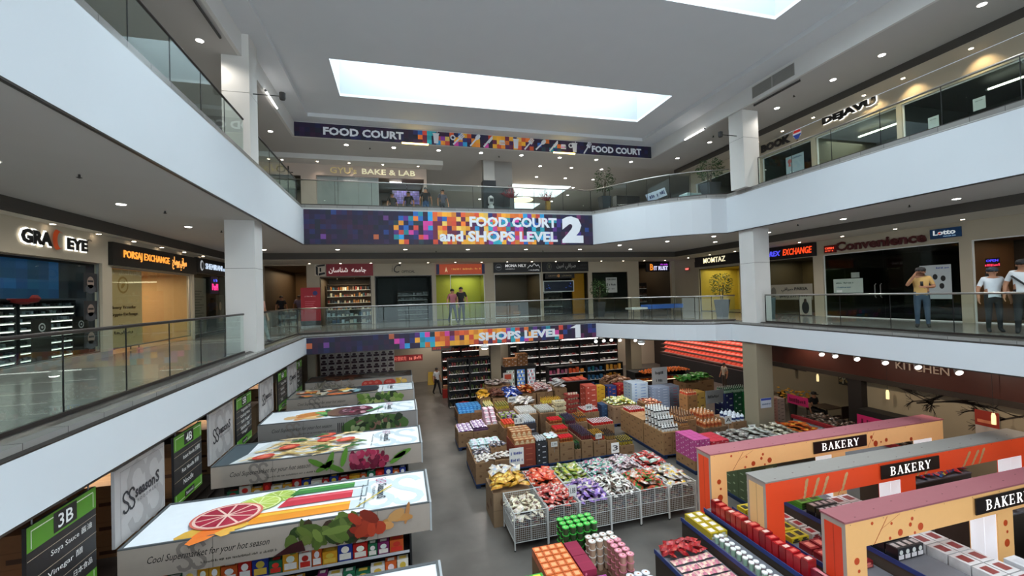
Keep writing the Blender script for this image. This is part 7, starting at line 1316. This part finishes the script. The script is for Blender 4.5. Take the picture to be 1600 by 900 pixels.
# fruit counter glowing orange in the middle back
shelf_unit('fruit_stand', 'far', 13.6, 22.6, ZG, 3.6, 1.25, 1.0, 2, 'low lit stand of orange fruit behind the middle column', '3a1c10', (1, .6, .35), 2.0, ['c85a20', 'd87a30', 'a83a20'], 'stand', step=.16)
heap([item('orange', M().lathe([(.01, 0), (.045, .015), (.06, .05), (.045, .085), (.01, .1)], h('d8702c'), 8), 'fruit')], 13.7, 17.0, 21.75, 22.6, ZG+1.26, 14, 4, 'orange fruit on the lit stand', 'oranges on the stand', 2, .03, 1.1, 5)
rt = root('freezer_chest', (9.5, 22.3, ZG), 'black chest freezer with meat packs on the top near the blue and yellow tins', 'freezer'); m = M(); m.box(8.6, 21.9, ZG+.002, 10.3, 22.9, -5.0, h('101012')); m.build('body', GLOSS, rt); m = M(); m.box(8.65, 21.95, -4.999, 10.25, 22.85, -4.97, h('6a6a6c')); m.build('rim', PAINT, rt); array(MT, 8.9, 10.2, 22.0, 22.8, -4.969, 3, 3, 'meat tray on the black chest freezer', 'meat trays on the freezer')
# ------------------------------------------------------------------ kitchen at the right
w = M(); w.box(17.0, 4, -3.52, 17.3, 16.1, F1B, h('3a1a12')); w.box(16.95, 4, -3.7, 17.32, 16.1, -3.52, h('2a241f')); w.build('wall_kitchen_header', mat('dark_red_wood', None, .4, 0, .2, 3), kind='structure')
w = M(); w.box(17.3, 4, ZG, 17.4, 12.1, -3.52); w.build('wall_kitchen_right', TAUPE, kind='structure'); w = M(); w.box(19.6, 12.1, ZG, 19.7, 20.2, F1B); w.build('wall_kitchen_back', TAUPE, kind='structure'); column(17.0, 12.1, 17.4, 12.6, ZG, -3.7, '1a1412')
board('kitchen_lettering', 'right', 16.99, 10.85, -3.03, 1.5, .27, 'thin pale KITCHEN letters on the dark red header', None, [('KITCHEN', 0, 0, 1, 1, '9a8a7c')], mtext=PRINT)
def branch(m, a, b_, dep, r):
    L_ = math.hypot(b_[0]-a[0], b_[1]-a[1]); nx, ny = -(b_[1]-a[1])/L_*.006*dep, (b_[0]-a[0])/L_*.006*dep; m.quad((a[0]-nx, a[1]-ny, 0), (b_[0]-nx, b_[1]-ny, 0), (b_[0]+nx, b_[1]+ny, 0), (a[0]+nx, a[1]+ny, 0), h('2a221c'))
    if dep > 1:
        for _ in range(3): t = r.uniform(.3, 1); p = (a[0]+(b_[0]-a[0])*t, a[1]+(b_[1]-a[1])*t); an = math.atan2(b_[1]-a[1], b_[0]-a[0])+r.uniform(-1, 1); branch(m, p, (p[0]+L_*.55*math.cos(an), p[1]+L_*.55*math.sin(an)), dep-1, r)
m = M(); m.T = frame('right', 17.29, 12.0, -4.4); r = random.Random(3)
for a, b_ in (((.2, .9), (1.4, .5)), ((1.5, .2), (3.0, .65)), ((4.8, .8), (3.6, .2)), ((2.6, .85), (1.8, .35))): branch(m, a, b_, 4, r)
tag(m.build('wall_decal', PRINT), 'dark bare branch pattern on the beige kitchen wall', 'decal')
board('menu_poster', 'right', 17.26, 8.95, -4.95, .55, .95, 'red and white menu poster on the beige kitchen wall', 'a8a098', (), lambda m, w, hh, z: (m.rect(0, .5*hh, w, hh, z, h('8a2a1c')), m.rect(.1*w, .6*hh, .9*w, .7*hh, z+.002, h('c87a58'))), th=.01, mtext=PRINT, cat='poster')
board('wall_art', 'right', 19.59, 19.5, -4.3, 3.0, .6, 'dark teal long picture on the deep restaurant wall', '1c2a2c', th=.03, cat='picture'); board('wall_art', 'right', 19.59, 14.9, -4.6, .9, .6, 'small colourful picture near the dark post of the restaurant', '2c2a20', (), lambda m, w, hh, z: blobs(m, .1, .1, .8, .5, ['8a7a50', '3a5a5a', 'a8a088'], 14, (.05, .15), (.03, .08), z, 3), th=.03, mtext=PRINT, cat='picture')
for k, (x, y, z) in enumerate(((18.2, 14.8, -4.35), (17.0, 11.2, -4.2), (16.8, 8.3, -4.25), (18.5, 17.2, -3.9))):
    rt = root('pendant_lamp', (x, y, z), ['small warm cylinder pendant lamp over the restaurant tables', 'warm cylinder pendant lamp before the branch pattern wall', 'warm cylinder pendant lamp left of the red menu poster', 'small white pendant lamp deep in the restaurant'][k], 'lamp'); m = M(); m.lathe([(.045, z), (.05, z+.02), (.05, z+.24), (.03, z+.33)], (1, .8, .4), 12, x, y); m.build('shade', emit('pendant_glow', (1, .78, .38), .9), rt); m = M(); m.rod((x, y, z+.33), (x, y, F1B), .006, h('1a1a1a')); m.build('cord', PAINT, rt)
rt = root('service_counter', (15.3, 10.5, ZG), 'long food counter with red edge and pale side by the kitchen', 'counter'); m = M(); m.box(14.9, 8.9, ZG+.002, 16.2, 13.2, -5.2, h('a8a8ac')); m.build('counter_body', PAINT, rt); m = M(); m.box(14.85, 8.88, -5.2, 14.98, 13.25, -5.08, h('8a1c24')); m.build('red_edge', PRINT, rt); m = M(); m.box(14.98, 8.9, -5.2, 16.2, 13.2, -5.16, h('2a2420')); m.build('dark_top', GLOSS, rt)
heap([bag('deli_pack', '3a3430', '8a8478', '5a4438', 240, .2, .15, .07)], 15.0, 16.15, 9.0, 13.1, -5.16, 5, 14, 'small dark deli pack on the long food counter', 'deli packs on the counter', 1, .02, 1, 241)
for x0, y0, L_, lb in ((17.0, 15.3, 1.0, 'bright pink paper banner by the yellow flowers'), (16.6, 12.0, 1.6, 'bright pink paper banner behind the farthest bakery frame')): board('paper_banner', 'right', x0, y0, -5.3, L_, .4, lb, 'c8286a', [('~sal', .1, .2, .8, .5, '6a1438')], th=.01, mtext=PRINT, cat='banner')
rt = root('kitchen_cabinet', (16.8, 11.5, ZG), 'dark kitchen cabinet behind the pink banner', 'cabinet'); m = M(); m.box(16.62, 10.2, ZG+.002, 17.2, 12.0, -4.7, h('141210')); m.build('body', PAINT, rt)
rt = root('flower_bunch', (17.3, 15.6, -5.3), 'bunch of yellow flowers above the pink banner', 'flowers'); m = M(); r = random.Random(9)
m.lathe([(.12, ZG+.001), (.2, -5.3)], h('2a2a20'), 10, 17.4, 15.4); m.build('vase', PAINT, rt); m = M()
for _ in range(60): x, y, z = 17.4+r.uniform(-.35, .35), 15.4+r.uniform(-.6, .6), -5.2+r.uniform(0, .45); m.tube([(17.4, 15.4, -5.3), (x, y, z)], .004, h('3a5a20'), 3); m.ell(x, y, .06, .06, z+.01, jit(h('c89028'), .2), 7); m.T = frame('left', 0, 0, 0); m.T = Matrix.Identity(4); m.box(x-.04, y-.04, z-.02, x+.04, y+.04, z+.02, jit(h('c08a20'), .2))
m.build('blossoms', PAINT, rt)
def dining(x, y, k):
    rt = root('dining_table', (x, y, ZG), 'dark restaurant table deep in the right corner, %s' % ['far one', 'near one'][k], 'table'); m = M(); m.box(x-.4, y-.4, -5.48, x+.4, y+.4, -5.44, h('5a4a3a')); m.build('tabletop', PAINT, rt); m = M(); m.rod((x, y, ZG+.002), (x, y, -5.48), .04, h('1a1a1a')); m.build('pedestal', PAINT, rt)
    for s, w_ in ((-1, 'near'), (1, 'far')):
        c = root('dining_chair', (x, y+s*.62, ZG), 'dark restaurant chair on the %s side of the %s table' % (w_, ['far', 'near'][k]), 'chair'); yy = y+s*.62
        m = M(); m.box(x-.2, yy-.2, ZG+.42, x+.2, yy+.2, ZG+.46, h('2a1c14')); m.build('seat', PAINT, c); m = M(); m.box(x-.2, yy+s*.18, ZG+.46, x+.2, yy+s*.21, ZG+.95, h('2a1c14')); m.build('backrest', PAINT, c)
        for dx in (-.18, .18):
            for dy in (-.18, .18): m = M(); m.rod((x+dx, yy+dy, ZG+.002), (x+dx, yy+dy, ZG+.42), .015, h('1a120c')); m.build('leg', PAINT, c)
dining(18.3, 17.6, 0); dining(18.4, 14.6, 1)
person((18.3, 18.15, ZG-.42+.0), 0, 'person in navy seated at the far restaurant table', '1f2c4a', '15151a', pose='sit', hgt=1.75); person((18.35, 15.15, ZG-.42), 0, 'person in black with a dark hat seated at the near restaurant table', '121214', '121214', pose='sit', hat='101012', hgt=1.75)
# carton stacks under the left gallery behind the header signs
for y0, z1, c in ((4.6, -3.3, '8a6038'), (6.9, -2.9, '7a5030'), (8.6, -3.0, '8a6a48'), (10.4, -3.2, '7a5a3a'), (12.0, -3.1, '8a6a48'), (14.8, -3.3, '6a5238'), (16.4, -3.0, '7a5a3a')): block(-5.4, -4.6, y0, y0+1.0, -4.2, z1, .8, .5, .4, c, 'brown carton stored high under the left gallery, %s pile' % ORD[int(y0 > 6)+int(y0 > 8)+int(y0 > 10)+int(y0 > 11)+int(y0 > 13)+int(y0 > 16)], '4a3020')
rt = root('storage_rack', (-5.0, 10, ZG), 'long dark storage rack under the left gallery', 'rack'); m = M()
for k in range(5): m.box(-5.6, 4.0, ZG+.4*k+.1, -4.45, 18.2, ZG+.4*k+.14, h('3a302a'))
m.box(-5.65, 4.0, ZG+.002, -5.6, 18.2, -4.2, h('1c1815')); m.box(-5.6, 4.0, -4.24, -4.45, 18.2, -4.201, h('3a302a')); m.build('shelving', PAINT, rt)
board('column_notice', 'far', 13.55, 13.4, -4.75, .5, .38, 'white notice with a blue top edge on the beige column', 'b8c0cc', [('~notice', .1, .3, .8, .2, '6a7a9a')], lambda m, w, hh, z: m.rect(0, .78*hh, w, hh, z, h('3a4a9a')), th=.02, mtext=PRINT, cat='notice')
# ------------------------------------------------------------------ supermarket lamps
def spot(loc, rot, e, col=(1, .95, .88), size=2.2, name='spot_lamp'):
    l = bpy.data.lights.new(name, 'SPOT'); l.energy = e; l.color = col; l.spot_size = size; l.spot_blend = .7; l.shadow_soft_size = .08
    o = bpy.data.objects.new(name, l); COL.objects.link(o); o.location = loc; o.rotation_euler = rot; return o
TL = root('track_spotlight', (0, 0, 0), 'x', 'spotlight'); m = M(); m.rod((0, 0, 0), (0, 0, -.12), .012, h('b8b8b8')); m.build('stem', PAINT, TL)
m = M(); m.tube([(0, .08, -.1), (0, -.06, -.2)], [.05, .09], h('c8c8c6'), 12); m.build('head', PAINT, TL); m = M(); m.tube([(0, -.061, -.2), (0, -.07, -.206)], [.065, .065], (1, .97, .92), 12); m.build('bulb', emit('spot_glow', (1, .95, .88), 14), TL); TL = Proto(TL)
for k, y in enumerate((11.22, 10.76, 10.07, 9.27, 8.45, 7.56)): TL.put((14.0, y, F1B), -.6, 'white track spotlight under the right gallery edge, %s from the column' % ['first', 'second', 'third', 'fourth', 'fifth', 'sixth'][k], 'track spotlights')
for k, (x, y) in enumerate(((9.07, 18.5), (9.54, 18.6), (10.0, 18.7), (10.3, 18.4), (10.9, 18.0))): TL.put((x, y, F1B), -.3, 'small bright spotlight under the far gallery edge, %s of the row' % ['first', 'second', 'third', 'fourth', 'fifth'][k], 'far edge spotlights')
for x, y, lb in ((3.62, 18.6, 'bright round floodlight under the left part of the Shops Level banner'), (10.55, 16.9, 'large bright floodlight under the curved gallery edge')):
    rt = root('floodlight', (x, y, F1B), lb, 'floodlight'); m = M(); m.lathe([(.16, F1B-.2), (.18, F1B-.12), (.08, F1B-.02), (.03, F1B)], h('c8c8c4'), 14, x, y); m.build('housing', PAINT, rt); m = M(); m.lathe([(.1, F1B-.24), (.15, F1B-.2005)], (1, 1, 1), 14, x, y); m.build('lens', emit('flood_glow', (1, .97, .92), 45), rt)
    spot((x, y, F1B-.27), (0, 0, 0), 260, size=2.7)
for a, b_, lb in (((3.0, 18.9, F1B-.08), (5.6, 18.9, F1B-.08), 'slim white tube under the middle of the Shops Level banner'), ((7.5, 18.95, F1B-.08), (9.4, 18.95, F1B-.08), 'slim white tube under the right part of the Shops Level banner'), ((13.2, 15.4, F1B-.08), (14.9, 14.6, F1B-.08), 'slim white tube under the right end of the curved gallery edge')): tube_light('tube_light', a, b_, lb, (1, 1, .97), 4, .02)
for x in (2, 6, 10, 14, 18):
    for y in (22, 26, 30): spot((x, y, F1B-.1), (0, 0, 0), 150, (1, .9, .8), 2.6, 'aisle_and_fill_spot')
for y in (5, 9, 13, 17): spot((-5.2, y, F1B-.1), (0, 0, 0), 60, (1, .9, .8), 2.4, 'aisle_and_fill_spot')
for y in (6.5, 9, 11.5): spot((14.8, y, F1B-.1), (0, -.8, 0), 110, (1, .85, .68), 2.0, 'aisle_and_fill_spot')  # added fill spots without fittings, aimed at the kitchen wall
for y in (14, 17.5): spot((16.3, y, F1B-.1), (0, -.5, 0), 110, (1, .85, .68), 2.3, 'aisle_and_fill_spot')  # more added fill spots, aimed into the restaurant
for y in (21.5, 24, 26.5, 29): spot((18.6, y, F1B-.2), (0, -.75, 0), 110, (1, .72, .62), 2.0, 'aisle_and_fill_spot')  # added pink fill spots aimed into the meat cooler
